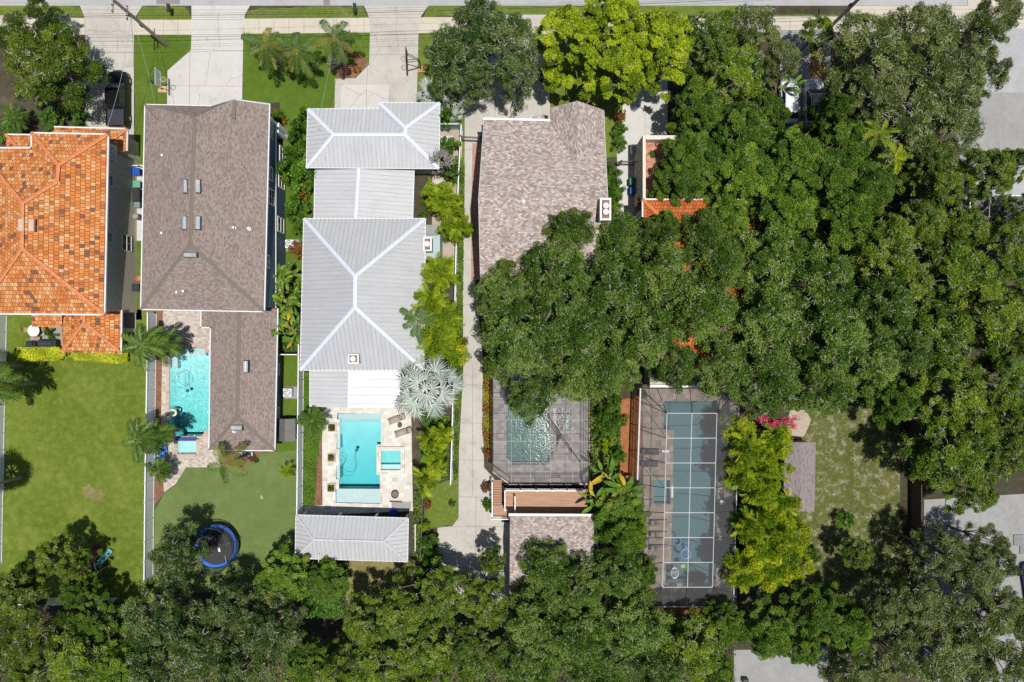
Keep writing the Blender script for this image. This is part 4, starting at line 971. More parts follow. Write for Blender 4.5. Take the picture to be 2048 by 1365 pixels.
def ac_unit(px, py, h, label, s=1.0, pad=None, rz=0.0, group="air conditioner units"):
    c = P(px, py, h); t = thing("ac_unit", (c.x, c.y, c.z-.85*s), label, "air conditioner", group)
    b = MB(); b.bbox((c.x, c.y, c.z-.43*s), (.86*s, .86*s, .8*s), .06)
    obj("casing", b, M['white'] if s < 1.05 else M['steel'], t)
    g = MB(); g.lathe((c.x, c.y, c.z), [(.36*s, -.03), (.36*s, .03), (.32*s, .03), (.32*s, -.02)], 24)
    for k in range(9): w_ = k*math.pi/9; g.tube([(c.x-.33*s*math.cos(w_), c.y-.33*s*math.sin(w_), c.z+.02), (c.x+.33*s*math.cos(w_), c.y+.33*s*math.sin(w_), c.z+.02)], .007, 4)
    obj("fan_grille", g, M['dark'], t)
    f = MB(); f.lathe((c.x, c.y, c.z), [(.13*s, -.01), (.11*s, .04), (.01, .05)], 16)
    for k in range(5): w_ = k*1.2566; f.box((c.x+.18*s*math.cos(w_), c.y+.18*s*math.sin(w_), c.z-.005), (.24*s, .12*s, .01), w_)
    obj("fan", f, M['steel'], t)
    if pad: p = MB(); p.bbox((c.x+.1, c.y-.05, .05), (1.35, 1.25, .1), .02); obj("pad", p, M['concrete_grey'], t)
    return t
ac_unit(578, 488, .95, "white air conditioner on a slab east of the tall blue house", pad=True)
ac_unit(574, 786, .95, "white air conditioner beside the blue rear wing", pad=True)
def roof_unit(px, py, h, w, d, label, flues=1):
    c = P(px, py, h); t = thing("rooftop_unit", (c.x, c.y, c.z-1.0), label, "chimney")
    b = MB(); b.bbox((c.x, c.y, c.z-.55), (w, d, 1.1), .04); obj("casing", b, M['teal_wall'] if flues == 1 else M['steel'], t)
    r = MB()
    for s_ in (-1, 1): r.box((c.x+s_*(w/2-.06), c.y, c.z+.03), (.12, d+.06, .08)); r.box((c.x, c.y+s_*(d/2-.05), c.z+.034), (w-.16, .12, .08))
    obj("cap_rim", r, M['steel'], t)
    i_ = MB(); i_.box((c.x, c.y, c.z+.012), (w-.2, d-.16, .02)); obj("cap_tray", i_, plain('rusty_tray', (.25, .14, .11), .9, var=.6, scale=5), t)
    for k in range(flues):
        f = MB(); f.lathe((c.x, c.y+(k-(flues-1)/2)*.55, c.z), [(.2, 0), (.2, .22), (.26, .22), (.26, .28), (.2, .33), (.02, .36)], 20); obj("flue", f, M['white'], t)
    return t
roof_unit(707, 718, 5.6, 1.0, .9, "boxed chimney with white flue on the rear slope of the metal roof")
roof_unit(855, 489, 4.4, .8, 1.3, "narrow chimney with one white flue at the east eave of the metal roof")

# --- the metal roofed pavilion
hp = thing("pavilion", P(705, 1075), "small open pavilion with pale grey metal hip roof", "pavilion")
e = 2.8; a, b, c, d = P(591.7,1030,e), P(817,1036.5,e), P(815.5,1124,e), P(590.5,1117,e); r1, r2 = P(628,1079.6,3.9), P(767.5,1083,3.9)
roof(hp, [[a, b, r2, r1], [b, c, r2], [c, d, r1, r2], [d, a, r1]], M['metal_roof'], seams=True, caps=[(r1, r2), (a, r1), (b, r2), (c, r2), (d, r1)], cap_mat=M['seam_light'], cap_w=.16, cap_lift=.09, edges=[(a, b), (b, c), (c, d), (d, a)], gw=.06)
pk = MB()
for x, y in ((598, 1037), (670, 1040), (745, 1042), (808, 1044), (598, 1108), (808, 1114)): p = P(x, y, e); pk.box((p.x, p.y, 1.38), (.18, .18, 2.76))
obj("post", pk, M['white'], hp)
pk = MB(); p, q = P(600, 1112, e), P(806, 1117, e); pk.box(((p.x+q.x)/2, (p.y+q.y)/2+.2, 1.35), ((q-p).length, .15, 2.7), -.02); obj("rear_wall", pk, M['grey_wall'], hp)
st = MB(); p, q = P(638, 1109, 3.4), P(632, 1144, 2.2); st.tube([p, p.lerp(q, .45)+Vector((.03, 0, -.2)), q], .06, 8)
o = obj("white_pole", st, M['white'], origin=(q.x, q.y, 0)); st2 = MB(); st2.tube([(q.x, q.y, 0), (q.x, q.y, 2.2)], .05, 8)
obj("pole_foot", st2, M['white'], o); tag(o, "slanting white pole at the south edge of the pavilion roof", "pole")

# --- the mottled shingle house
h4 = thing("mottled_roof_house", P(1085, 400), "big two storey house with mottled tan and grey shingle gable roof", "house")
e = 6.0; a, b = P(968.3,238,e), P(1098.5,241,e); c1, g1, c2 = P(1099.5,218,e), P(1154.3,202.5,8.0), P(1207.5,221,e)
wr, er = P(957.5,397,9.4), P(1215.5,397,9.4); vr = P(1154,332,8.05); sw, se = P(962,588,e), P(1214,588,e)
em, em2 = P(1099.5,241,e), P(1207.5,250,e)
roof(h4, [[a, b, vr, wr], [em, c1, g1, vr], [c2, P(1209,262,e), vr, g1], [P(1209,262,e), er, wr, vr], [wr, er, se, sw]], M['shingle_mottled'], edges=[(a, b)], gw=.22)
bg = MB()
for p, q in ((a, wr), (c1, g1), (g1, c2), (wr, sw), (c2, P(1209,262,e)), (P(1209,262,e), er)): bg.tube([p+Vector((0, 0, -.08)), q+Vector((0, 0, -.08))], .05, 4)
obj("barge_board", bg, M['white'], h4)
wl_ = MB(); X0, X1 = a.x+.5, em2.x-.5; wl_.prism([(X0, sw.y+.5), (X1, sw.y+.5), (X1, c2.y-.5), (c1.x+.4, c2.y-.5), (c1.x+.4, a.y-.5), (X0, a.y-.5)], 0, e-.05)
wl_.face([(X0, a.y-.5, e-.1), (X0, sw.y+.5, e-.1), (X0, wr.y, 9.1)]); wl_.face([(X1+.1, a.y-.5, e-.1), (X1+.1, wr.y, 9.1), (X1+.1, sw.y+.5, e-.1)]); wl_.face([(c1.x+.3, c2.y-.45, e-.1), (c2.x-.3, c2.y-.45, e-.1), (g1.x, c2.y-.45, 7.8)])
obj("wall", wl_, M['cream_wall'], h4)
vent(h4, 1047, 404, 9.2, .13); vent(h4, 1005, 494, 7.7, .05, M['dark'])
roof(h4, [[P(1061,237,3.1), P(1064,234,3.1), P(1086,229,3.3), P(1096,232,3.1), P(1096,250,3.4), P(1061,250,3.4)]], M['shingle_mottled'], name="porch_roof", edges=[(P(1061,237,3.1), P(1064,234,3.1))], gw=.05)
roof_unit(1211, 419, 10.2, .95, 1.9, "tall steel capped chimney with two white flues on the mottled roof", 2)
# its garage
h4g = thing("garage", P(1100, 1110), "detached garage with mottled shingle roof and white gutter", "garage")
e = 3.6; a, b, c, d = P(1020,1030,e), P(1187,1031,e), P(1184,1212,e), P(1019,1210,e); r1, r2 = P(1019.5,1118,5.2), P(1189,1118,5.2)
roof(h4g, [[a, b, r2, r1], [r1, r2, c, d]], M['shingle_mottled'], edges=[(a, b)], gw=.26)
walls(h4g, [(1020,1030),(1187,1031),(1184,1212),(1019,1210)], e, e-.05, M['cream_wall'])
gb = MB(); gb.face([(a.x+.4, a.y-.4, e-.1), (d.x+.4, d.y+.4, e-.1), (r1.x+.4, r1.y, 5.0)]); gb.face([(b.x-.4, b.y-.4, e-.1), (r2.x-.4, r2.y, 5.0), (c.x-.4, c.y+.4, e-.1)]); obj("gable", gb, M['cream_wall'], h4g)

# --- raised wooden deck
dk = thing("wooden_deck", P(1080, 1000), "raised brown plank deck with white railings and a flight of steps", "deck"); dh = 1.5
m_ = MB(); m_.prism(pp([(1011,979),(1175,979),(1175,1034),(1011,1034)], dh), dh-.2, dh, bottom=True); obj("deck_boards", m_, M['deck'], dk)
m_ = MB(); m_.prism(pp([(986,1011),(1010.8,1011),(1010.8,1033),(986,1033)], dh), dh-.2, dh-.003, bottom=True); obj("landing", m_, M['deck'], dk)
n = 10
for k in range(n):
    z = dh*(k+.5)/n; y0, y1 = 960+50*k/n, 960+50*(k+1)/n; m_ = MB(); p, q = P(986.5, y0, z), P(1003.5, y1, z); m_.box(((p.x+q.x)/2, (p.y+q.y)/2, z), (q.x-p.x, p.y-q.y-.02, .09)); obj("step", m_, M['deck'], dk)
m_ = MB()
for x in (1013, 1090, 1165, 990): p = P(x, 1025, dh); m_.box((p.x, p.y, .65), (.14, .14, 1.3))
obj("support_post", m_, M['white'], dk)
def railing(a, b, z, label=None, dark=False):
    a, b = P(*a, z), P(*b, z); m_ = MB(); d_ = b-a; L = d_.length; rz = math.atan2(d_.y, d_.x); c = (a+b)/2
    m_.box(c+Vector((0, 0, .95)), (L, .09, .07), rz); m_.box(c+Vector((0, 0, .12)), (L, .05, .06), rz)
    for k in range(int(L/.16)+1):
        p = a+d_*min(1, k*.16/L); m_.box(p+Vector((0, 0, .53)), (.035, .035, .8), rz)
    for k in range(int(L/1.8)+2):
        p = a+d_*min(1, k/(int(L/1.8)+1)); m_.box(p+Vector((0, 0, .52)), (.13, .13, 1.1), rz)
    return obj("railing", m_, M['white'], dk)
railing((1011,977.5), (1165,978), dh); railing((1010,979), (1010,1016), dh); railing((985,1034), (1018,1034), dh); railing((985,962), (985,1033), dh*.8); railing((1030,990), (1030,1026), dh)

# --- the house under the trees
h5 = thing("tiled_house", P(1400, 560), "house with plain orange tile roof glimpsed through the oak canopy", "house")
e = 5.6; a, b, c, d = P(1285,399,e), P(1508,399,e), P(1508,732,e), P(1285,732,e); r1, r2 = P(1398,512,7.9), P(1398,625,7.9)
gl, gm, gr = P(1300,399,e), P(1338,432,6.4), P(1375,399,e)
roof(h5, [[a, b, r1], [b, c, r2, r1], [c, d, r2], [d, a, r1, r2]], M['orange_plain'], caps=[(a, r1), (b, r1), (r1, r2), (c, r2), (d, r2)], cap_mat=M['tile_ridge'], cap_w=.3, cap_lift=.12, edges=[(a, b), (d, a), (b, c), (c, d)])
walls(h5, [(1285,399),(1508,399),(1508,732),(1285,732)], e, e-.05, M['cream_wall'])
tp = MB(); T0, T1 = P(1286,271,4.6), P(1400,398,4.6)
tp.box((T0.x+.12, (T0.y+T1.y)/2, 2.3), (.28, T0.y-T1.y, 4.6)); tp.box(((T0.x+T1.x)/2+.14, T0.y-.2, 2.298), (T1.x-T0.x-.28, .4, 4.596)); tp.box((T1.x, (T0.y+T1.y)/2, 2.296), (.28, T0.y-T1.y, 4.59))
obj("parapet", tp, M['cream_wall'], h5)
tf = MB(); tf.box(((T0.x+T1.x)/2, (T0.y+T1.y)/2, 3.4), (T1.x-T0.x-.3, T0.y-T1.y-.4, .2)); obj("roof_terrace", tf, M['terrace'], h5)
rb = MB(); rb.prism(pp(rect(1275,395,1283,418), 3.0), 2.85, 3.0); obj("small_tile_roof", rb, M['orange_plain'], h5)
rb = MB(); rb.prism(pp(rect(1300,728,1430,772), 3.2), 0, 3.2); obj("rear_terrace", rb, M['grey_paver'], h5)
rb = MB(); p, q = P(1300, 773, 3.5), P(1430, 773, 3.5); rb.box(((p.x+q.x)/2, p.y, 3.3), (q.x-p.x, .2, .5)); rb.box((q.x, p.y+1.1, 3.3), (.2, 2.0, .48)); obj("terrace_wall", rb, M['white'], h5)
# --- grey roofs to the right
h6 = thing("grey_roof_house", P(1950, 560), "dark grey shingle roof behind the dead tree at the right edge", "house")
e = 3.2; a, b, c, d = P(1940,392,e), P(2160,392,e), P(2160,560,e), P(1940,560,e); r1, r2 = P(2025,474,4.6), P(2075,474,4.6)
roof(h6, [[a, b, r2, r1], [b, c, r2], [c, d, r1, r2], [d, a, r1]], M['shingle_dark'], edges=[(a, b), (d, a)], gw=.1)
walls(h6, [(1940,392),(2160,392),(2160,560),(1940,560)], e, e-.05, M['grey_wall'])
cp_ = thing("carport", P(1832, 365), "small flat grey roof among the dark trees left of the side street", "carport")
m_ = MB(); m_.prism(pp([(1800,330),(1862,318),(1862,392),(1800,400)], 2.8), 2.65, 2.8, bottom=True); obj("flat_roof", m_, M['shingle_dark'], cp_)
m_ = MB()
for x, y in ((1804,334), (1858,323), (1858,388), (1804,395)): p = P(x, y, 2.7); m_.box((p.x, p.y, 1.3), (.12, .12, 2.6))
obj("post", m_, M['dark'], cp_)
# --- shed by the lawn
sd = thing("garden_shed", P(1598, 955), "long low shed with purple grey shingle roof beside the patchy lawn", "shed")
e = 2.5; a, b, c, d = P(1570,885,e), P(1632,885,e), P(1628.5,1024,e), P(1566,1022,e); r1, r2 = P(1602,885,3.1), P(1599,1023,3.1)
roof(sd, [[a, d, r2, r1], [r1, r2, c, b]], M['shingle_shed'])
walls(sd, [(1570,885),(1632,885),(1628.5,1024),(1566,1022)], e, e-.03, plain('grey_wood_siding', (.3, .27, .26), .9), inset=.18)
# --- grey resin shed
rs = thing("resin_shed", P(572, 862), "small dark grey resin storage shed beside the white fence", "shed"); c = P(572, 861, 2.0)
m_ = MB(); m_.box((c.x+.05, c.y, .85), (1.3, 2.0, 1.7)); obj("shed_wall", m_, plain('grey_resin', (.17, .17, .165), .7), rs)
m_ = MB(); x0, x1, y0, y1 = c.x-.8, c.x+.85, c.y-1.12, c.y+1.12; rx_ = c.x-.05
rface(m_, [(x0, y0, 1.7), (rx_, y0, 2.15), (rx_, y1, 2.15), (x0, y1, 1.7)]); rface(m_, [(x1, y0, 1.7), (rx_, y0, 2.15), (rx_, y1, 2.15), (x1, y1, 1.7)])
m_.face([(x0, y0, 1.7), (x1, y0, 1.7), (rx_, y0, 2.15)]); m_.face([(x0, y1, 1.7), (rx_, y1, 2.15), (x1, y1, 1.7)])
m_.box((rx_-.35, c.y, 1.98), (.6, .16, .04), ry=-.5); obj("shed_roof", m_, plain('dark_resin_roof', (.13, .125, .12), .6), rs)

# ---------------------------------------------------------------- screened pool cages
def cage(label, outer, ho, inner=None, hi=None, xs=(), ys=(), loc=(0, 0), diag=True):
    t = thing("pool_cage", P(*loc), label, "pool cage"); O = [P(x, y, ho) for x, y in outer]; n = len(O)
    fr = MB(); sc = MB(); wh = MB()
    for k in range(n):
        a, b = O[k], O[(k+1) % n]; fr.tube([a, b], .045, 4); L = (b-a).length; m_ = max(1, round(L/2.3))
        sc.face([(a.x, a.y, .05), (b.x, b.y, .05), b, a])
        fr.tube([(a.x, a.y, 1.0), (b.x, b.y, 1.0)], .025, 4)
        for q in range(m_): p = a.lerp(b, q/m_); fr.tube([(p.x, p.y, 0), p], .035, 4)
    if inner:
        I = [P(x, y, hi) for x, y in inner]; top = MB()
        rface(top, I)
        for k in range(4):
            rface(top, [O[k], O[(k+1) % 4], I[(k+1) % 4], I[k]]); fr.tube([O[k], I[k]], .045, 4)
        obj("roof_screen", top, M['screen'], t)
        nx, ny = xs, ys
        for q in range(ny+1):
            a, b = I[0].lerp(I[3], q/ny), I[1].lerp(I[2], q/ny); wh.tube([a, b], .032, 4)
            for side, (p, s1, s2) in enumerate(((a, O[0], O[3]), (b, O[1], O[2]))):
                o_ = s1.lerp(s2, (q+.5)/(ny+1)); fr.tube([p, o_], .04, 4)
                if diag and q < ny:
                    p2 = (I[0] if side == 0 else I[1]).lerp(I[3] if side == 0 else I[2], (q+1)/ny)
                    if q in (0, 2, ny-1): fr.tube([p2, o_], .022, 4)
        for q in range(nx+1):
            a, b = I[0].lerp(I[1], q/nx), I[3].lerp(I[2], q/nx); wh.tube([a, b], .03, 4)
            fr.tube([a, O[0].lerp(O[1], (q+.5)/(nx+1))], .035, 4); fr.tube([b, O[3].lerp(O[2], (q+.5)/(nx+1))], .035, 4)
        obj("roof_grid", wh, M['gutter'], t)
    else:
        top = MB(); top.face(list(reversed(O))); obj("roof_screen", top, M['screen'], t)
        x0, x1 = min(p.x for p in O), max(p.x for p in O); y0, y1 = min(p.y for p in O), max(p.y for p in O)
        for y in ys: Y = P(0, y, ho).y; wh.tube([(x0, Y, ho), (x1, Y, ho)], .03, 4)
        for x in xs: X = P(x, 0, ho).x; wh.tube([(X, y0, ho+.02), (X, y1, ho+.02)], .022, 4)
        obj("roof_grid", wh, M['seam'], t)
        fr.tube([P(1090,822,ho), P(1160,925,ho)], .05, 4); fr.tube([P(1060,800,ho-.3), P(1145,905,ho-.3)], .03, 4)
    obj("side_screen", sc, M['screen_wall'], t); obj("frame", fr, plain('bronze_frame', (.045, .04, .04), .5), t)
    return t
cage("smaller dark screened cage over the green pool", [(985,728),(985,941),(1019,966),(1177,966),(1177,728)], 3.4, ys=(797,840,883,926), xs=(1023,1061,1101,1145), loc=(1080, 850))
c5 = cage("large screened cage with white roof grid over the long lap pool", [(1281,777),(1479,777),(1467,1214),(1268,1214)], 2.8, [(1334,827),(1434,827),(1425,1175),(1325,1175)], 4.2, 2, 7, loc=(1380, 1000))
wt = MB(); a, b = P(1281,777,2.86), P(1275,960,2.86); wt.tube([a, b], .07, 4); a, b = P(1280,1214,2.86), P(1467,1214,2.86); wt.tube([a, b], .05, 4); a, b = P(1478,810,2.86), P(1467,1214,2.86); wt.tube([a, b], .04, 4)
obj("eave_gutter", wt, M['white'], c5)

# ---------------------------------------------------------------- fences
def fence(name, pts, h, label, mat, step=1.83, cat="fence", panel_t=.04, post=.12, cap=True, boards=False, rail=True):
    W = [P(x, y) for x, y in pts]; t = thing(name, W[0], label, cat)
    pm = MB(); pm.box((0, 0, h/2), (post, post, h+.06)); 
    if cap: pm.lathe((0, 0, h+.03), [(post*.8, 0), (post*.8, .03), (.01, .1)], 4, rz=math.pi/4)
    pmesh = tube_mesh("post", pm, mat); pmesh.polygons.foreach_set("use_smooth", [False]*len(pmesh.polygons))
    n = 0
    for a, b in zip(W[:-1], W[1:]):
        d = b-a; m_ = max(1, round(d.length/step)); L = d.length/m_; rz = math.atan2(d.y, d.x)
        q = MB(); q.box((0, 0, h/2-.05), (L-post, panel_t, h-.2))
        if rail: q.box((0, 0, h-.08), (L-post, panel_t+.05, .14)); q.box((0, 0, .12), (L-post, panel_t+.046, .14))
        if boards:
            for k in range(int(L/.15)): q.box((-L/2+post+k*.15, 0, h/2), (.13, panel_t+.02+.01*(k % 2), h-.02+.03*rng.random()))
        qm = tube_mesh("panel", q, mat); qm.polygons.foreach_set("use_smooth", [False]*len(qm.polygons))
        for k in range(m_):
            c = a + d*((k+.5)/m_) - W[0]; link_copy(qm, "panel", t, (c.x, c.y, 0), (0, rng.normal()*.0, rz+rng.normal()*.004))
            p = a + d*(k/m_) - W[0]; link_copy(pmesh, "post", t, (p.x, p.y, 0), (0, 0, rz))
        p = b-W[0]; link_copy(pmesh, "post", t, (p.x, p.y, .0 if b != W[-1] else .001), (0, 0, rz))
    return t
fence("vinyl_fence", [(314,628),(312,780),(309,960),(307,1150)], 1.85, "long white vinyl fence between the wide lawn and the blue house yard", M['vinyl'])
fence("vinyl_fence", [(608,690),(606,900),(603,1185)], 1.85, "white vinyl fence west of the smooth turquoise pool", M['vinyl'])
fence("vinyl_fence", [(557,709),(604,709)], 1.85, "short white vinyl fence crossing beside the blue wing", M['vinyl'])
fence("vinyl_fence", [(15,632),(9,900),(5,1125)], 1.85, "white vinyl fence at the far left edge", M['vinyl'])
fence("vinyl_fence", [(60,1196),(235,1196)], 1.85, "white vinyl fence in deep shade behind the wide lawn", M['vinyl'])
fence("vinyl_fence", [(924.7,262),(919.8,355),(915.5,471),(908,822),(904,962)], 1.75, "thin white fence along the narrow concrete driveway", M['vinyl'])
fence("vinyl_fence", [(884,259),(921,259)], 1.8, "short white wall closing the side court of the metal roofed house", M['teal_wall'], panel_t=.12)
fence("wooden_fence", [(1820,780),(1821,960),(1820,1150)], 1.95, "dark brown board fence east of the patchy lawn", M['wood'], step=2.4, boards=True, cap=False)
fence("black_fence", [(849,985),(845,1105)], 1.5, "black fence between the metal roofed pavilion and the driveway lawn", M['black'], cap=False)
fence("white_rail", [(833,1045),(833,1095)], 1.0, "short double white rail east of the pavilion", M['white'], rail=True, panel_t=.02, step=1.2)
fence("white_rail", [(258,336),(286,336)], .9, "small white pipe rail beside the row of bins", M['white'], post=.08, panel_t=.03)
def gate(p0, p1, h, label):
    a, b = P(*p0), P(*p1); t = thing("iron_gate", (a.x, a.y, 0), label, "gate"); d = b-a; L = d.length; rz = math.atan2(d.y, d.x); c = (a+b)/2
    m_ = MB()
    for z in (.15, h-.35, h): m_.box((c.x, c.y, z), (L, .05, .05), rz)
    for k in range(int(L/.14)): p = a + d*(k*.14/L); m_.box((p.x, p.y, h/2+.03), (.025, .025, h-.05), rz)
    obj("gate_leaf", m_, M['dark'], t)
    for k, p in enumerate((a, b)):
        m_ = MB(); m_.box((p.x, p.y, h/2+.1), (.14, .14, h+.2)); obj("gate_post", m_, M['dark'], t)
gate((924,283), (963,285), 1.7, "black iron gate across the narrow driveway")
gate((1206,331), (1236,332), 1.6, "dark iron gate at the corner of the mottled roof house")
gate((1238,331), (1286,332), 1.6, "dark iron gate across the white walk")

# ---------------------------------------------------------------- vehicles
def loft(mb, secs, m=0, caps=True):
    i = len(mb.v); n = len(secs[0])
    for s in secs: mb.v += [tuple(p) for p in s]
    for k in range(len(secs)-1):
        for j in range(n):
            mb.f.append((i+k*n+j, i+k*n+(j+1) % n, i+(k+1)*n+(j+1) % n, i+(k+1)*n+j)); mb.m.append(m)
    if caps:
        mb.f.append(tuple(i+j for j in reversed(range(n)))); mb.m.append(m)
        e = i+(len(secs)-1)*n; mb.f.append(tuple(e+j for j in range(n))); mb.m.append(m)
def paint(name, c, rough=.25): 
    m, n, l, b = nt(name); b.inputs["Base Color"].default_value = (*c, 1); b.inputs["Roughness"].default_value = rough; b.inputs["Coat Weight"].default_value = .6; b.inputs["Coat Roughness"].default_value = .08
    return m
M['tyre'] = plain('tyre_rubber', (.02, .02, .02), .9); M['rim'] = plain('alloy_rim', (.55, .56, .58), .3, .7)
M['lamp'] = plain('lamp_glass', (.7, .7, .68), .15, spec=.8); M['tail'] = plain('tail_lamp', (.35, .01, .01), .2)
def vehicle(name, x, y, rz, label, cat, mat, L=4.7, W=1.85, belt=.95, roofz=1.45, hood=1.2, cab=(1.0, -1.9), trunk_z=None, bed=False, rack=False):
    t = thing(name, (0, 0, 0), label, cat); hl, hw = L/2, W/2
    def sec(yy, w, zt, z0=.3): return [(-w, yy, z0), (-w*1.0, yy, .62), (-w*.98, yy, zt-.12), (-w*.86, yy, zt), (0, yy, zt+.03), (w*.86, yy, zt), (w*.98, yy, zt-.12), (w, yy, .62), (w, yy, z0)]
    st = [(-hl, hw*.84, belt-.12, .45), (-hl+.12, hw*.94, belt-.03, .36), (-hl+.5, hw, belt, .3), (cab[0]-.2, hw, belt+.02, .3), (cab[0]+.4, hw, belt-.02, .3), (hl-.6, hw*.97, belt-.1, .3), (hl-.2, hw*.86, belt-.2, .34), (hl, hw*.62, belt-.34, .42)]
    b = MB(); loft(b, [sec(*s) for s in st]); obj("body", b, mat, t, smooth=False)
    y0, y1 = cab[1], cab[0]
    def poly(ya, yb, w, z, c=.12): return [(-w, ya+c, z), (-w+c, ya, z), (w-c, ya, z), (w, ya+c, z), (w, yb-c, z), (w-c*1.6, yb, z), (-w+c*1.6, yb, z), (-w, yb-c, z)]
    lo, hi = poly(y0, y1+.35, hw*.9, belt-.02), poly(y0+(.12 if bed else .45), y1-.35, hw*.74, roofz-.05)
    g = MB(); loft(g, [lo, hi], caps=False); obj("windows", g, M['glass'], t)
    r = MB(); loft(r, [hi, [(p[0]*.93, (p[1]-(y0+y1)/2)*.95+(y0+y1)/2, roofz+.02) for p in hi]]); obj("roof", r, mat, t)
    pl = MB()
    for k in (0, 3, 4, 7): pl.tube([lo[k], hi[k]], .035, 5)
    for s in (-1, 1): ym = (y0+y1)/2-.1; pl.tube([(s*hw*.9, ym, belt), (s*hw*.745, ym, roofz-.03)], .035, 5)
    obj("pillars", pl, mat, t)
    for s in (-1, 1):
        q = MB(); q.bbox((s*(hw+.1), cab[0]-.15, belt+.08), (.2, .12, .16), .04); obj("mirror", q, mat, t)
        q = MB(); q.bbox((s*hw*.62, hl-.14, belt-.3), (.34, .16, .14), .04); obj("headlight", q, M['lamp'], t)
        q = MB(); q.bbox((s*hw*.74, -hl+.06, belt-.22), (.2, .1, .3), .03); obj("tail_light", q, M['tail'], t)
        for yy in (hl-.95, -hl+1.05):
            wt_ = MB(); R_ = .38 if bed else .33
            prof = [(R_*.6, -.12), (R_*.95, -.12), (R_, -.07), (R_, .07), (R_*.95, .12), (R_*.6, .12)]; 
            for k in range(len(prof)-1):
                for j in range(20):
                    a0, a1 = 2*math.pi*j/20, 2*math.pi*(j+1)/20
                    f = lambda p, a: (s*(hw-.1)+p[1]*s, yy+p[0]*math.cos(a), R_+p[0]*math.sin(a)); wt_.face([f(prof[k], a0), f(prof[k], a1), f(prof[k+1], a1), f(prof[k+1], a0)])
            wo = obj("wheel", wt_, M['tyre'], t)
            ri = MB(); ri.tube([(s*(hw-.06), yy, R_), (s*(hw+.012), yy, R_)], R_*.6, 16); obj("rim", ri, M['rim'], wo)
    if bed:
        q = MB(); q.bbox((0, (y0-hl)/2-.02, belt+.07), (W*.84, (y0+hl)-.2, .1), .04); obj("bed_cover", q, M['black_cover'], t)
        q = MB()
        for s in (-1, 1): q.box((s*W*.455, (y0-hl)/2, belt+.05), (.09, (y0+hl)-.1, .12))
        q.box((0, -hl+.1, belt+.03), (W*.8, .08, .12)); obj("bed_rail", q, mat, t)
    if rack:
        q = MB()
        for s in (-1, 1): q.tube([(s*hw*.66, y0+.6, roofz+.09), (s*hw*.66, y1-.6, roofz+.09)], .03, 6)
        obj("roof_rack", q, M['dark'], t)
    ln = MB(); ln.box((0, cab[0]+.75, belt+.012), (.9, .02, .012)); ln.box((0, hl-.04, belt-.42), (.8, .06, .14)); obj("grille", ln, M['dark'], t)
    t.location = (x, y, .02); t.rotation_euler.z = rz; return t
black_paint = paint('black_car_paint', (.006, .006, .009))
vehicle("pickup_truck", -39.95, 24.55, 0, "black crew cab pickup parked on the driveway beside the orange roofed garage", "pickup truck", black_paint, L=5.8, W=2.0, belt=1.12, roofz=1.88, cab=(1.15, -1.05), bed=True)
c = P(1573, 207, 0); vehicle("parked_car", c.x, c.y, 0, "white car half hidden by leaves on the shaded driveway", "car", paint('white_car_paint', (.75, .76, .78)), L=4.6, W=1.8)
c = P(1622, 212, 0); vehicle("parked_van", c.x, c.y, 0, "silver van with dark side windows beside the white car", "van", paint('silver_car_paint', (.5, .53, .58)), L=5.0, W=1.95, belt=1.05, roofz=1.75, rack=True)
c = P(2060, 1166, 0); vehicle("parked_car", c.x, c.y, .15, "bright blue car under branches at the lower right edge", "car", paint('blue_car_paint', (.01, .03, .5)), L=4.5, W=1.8)

# ---------------------------------------------------------------- poles and wires
def upole(px, py, h, label, arms, lean=0.0):
    c = P(px, py); t = thing("utility_pole", (c.x, c.y, 0), label, "utility pole")
    m_ = MB(); m_.tube([(c.x, c.y, -.2), (c.x, c.y, h*.5), (c.x, c.y, h)], [.19, .16, .12], 12); obj("pole_shaft", m_, M['pole_wood'], t)
    for z, L in arms:
        m_ = MB(); m_.box((c.x+.05, c.y-.16, z), (.1, L, .1)); m_.tube([(c.x, c.y, z-.6), (c.x, c.y-L*.3, z)], .02, 5); obj("crossarm", m_, M['pole_wood'], t)
        for s in (-.45, -.2, .2, .45):
            q = MB(); q.lathe((c.x+.05, c.y-.16+s*L, z+.05), [(.02, 0), (.06, .04), (.03, .08), (.055, .12), (.02, .17)], 10); obj("insulator", q, M['dark'], t)
    q = MB()
    for z in (4.2, 4.5, 6.4, 6.7): q.box((c.x-.2, c.y+.02, z), (.3, .12, .16))
    obj("bracket", q, M['dark'], t); return c
c1 = upole(334, 92, 11.5, "tall leaning-looking wooden utility pole on the front lawn", [(9.6, 2.2), (7.3, 1.3)])
c2 = upole(1663, 52, 11.5, "utility pole with grey transformer at the top right among oaks", [(9.6, 2.2)])
tf_ = MB(); tf_.lathe((c2.x+.45, c2.y, 6.2), [(.02, 0), (.3, .02), (.3, .95), (.24, 1.02), (.02, 1.05)], 16); o = obj("transformer", tf_, M['steel'], origin=(c2.x+.45, c2.y, 6.2)); tag(o, "grey can transformer hanging on the pole at the top right", "transformer")
def wire(a, b, sag, r, label, grp, cat="wire", mat=None):
    a, b = Vector(a), Vector(b); m_ = MB(); n = max(6, int((b-a).length/3))
    m_.tube([a.lerp(b, k/n) + Vector((0, 0, -sag*4*(k/n)*(1-k/n))) for k in range(n+1)], r, 4)
    o = obj("overhead_wire", m_, mat or M['dark'], origin=a); tag(o, label, cat, grp); return o
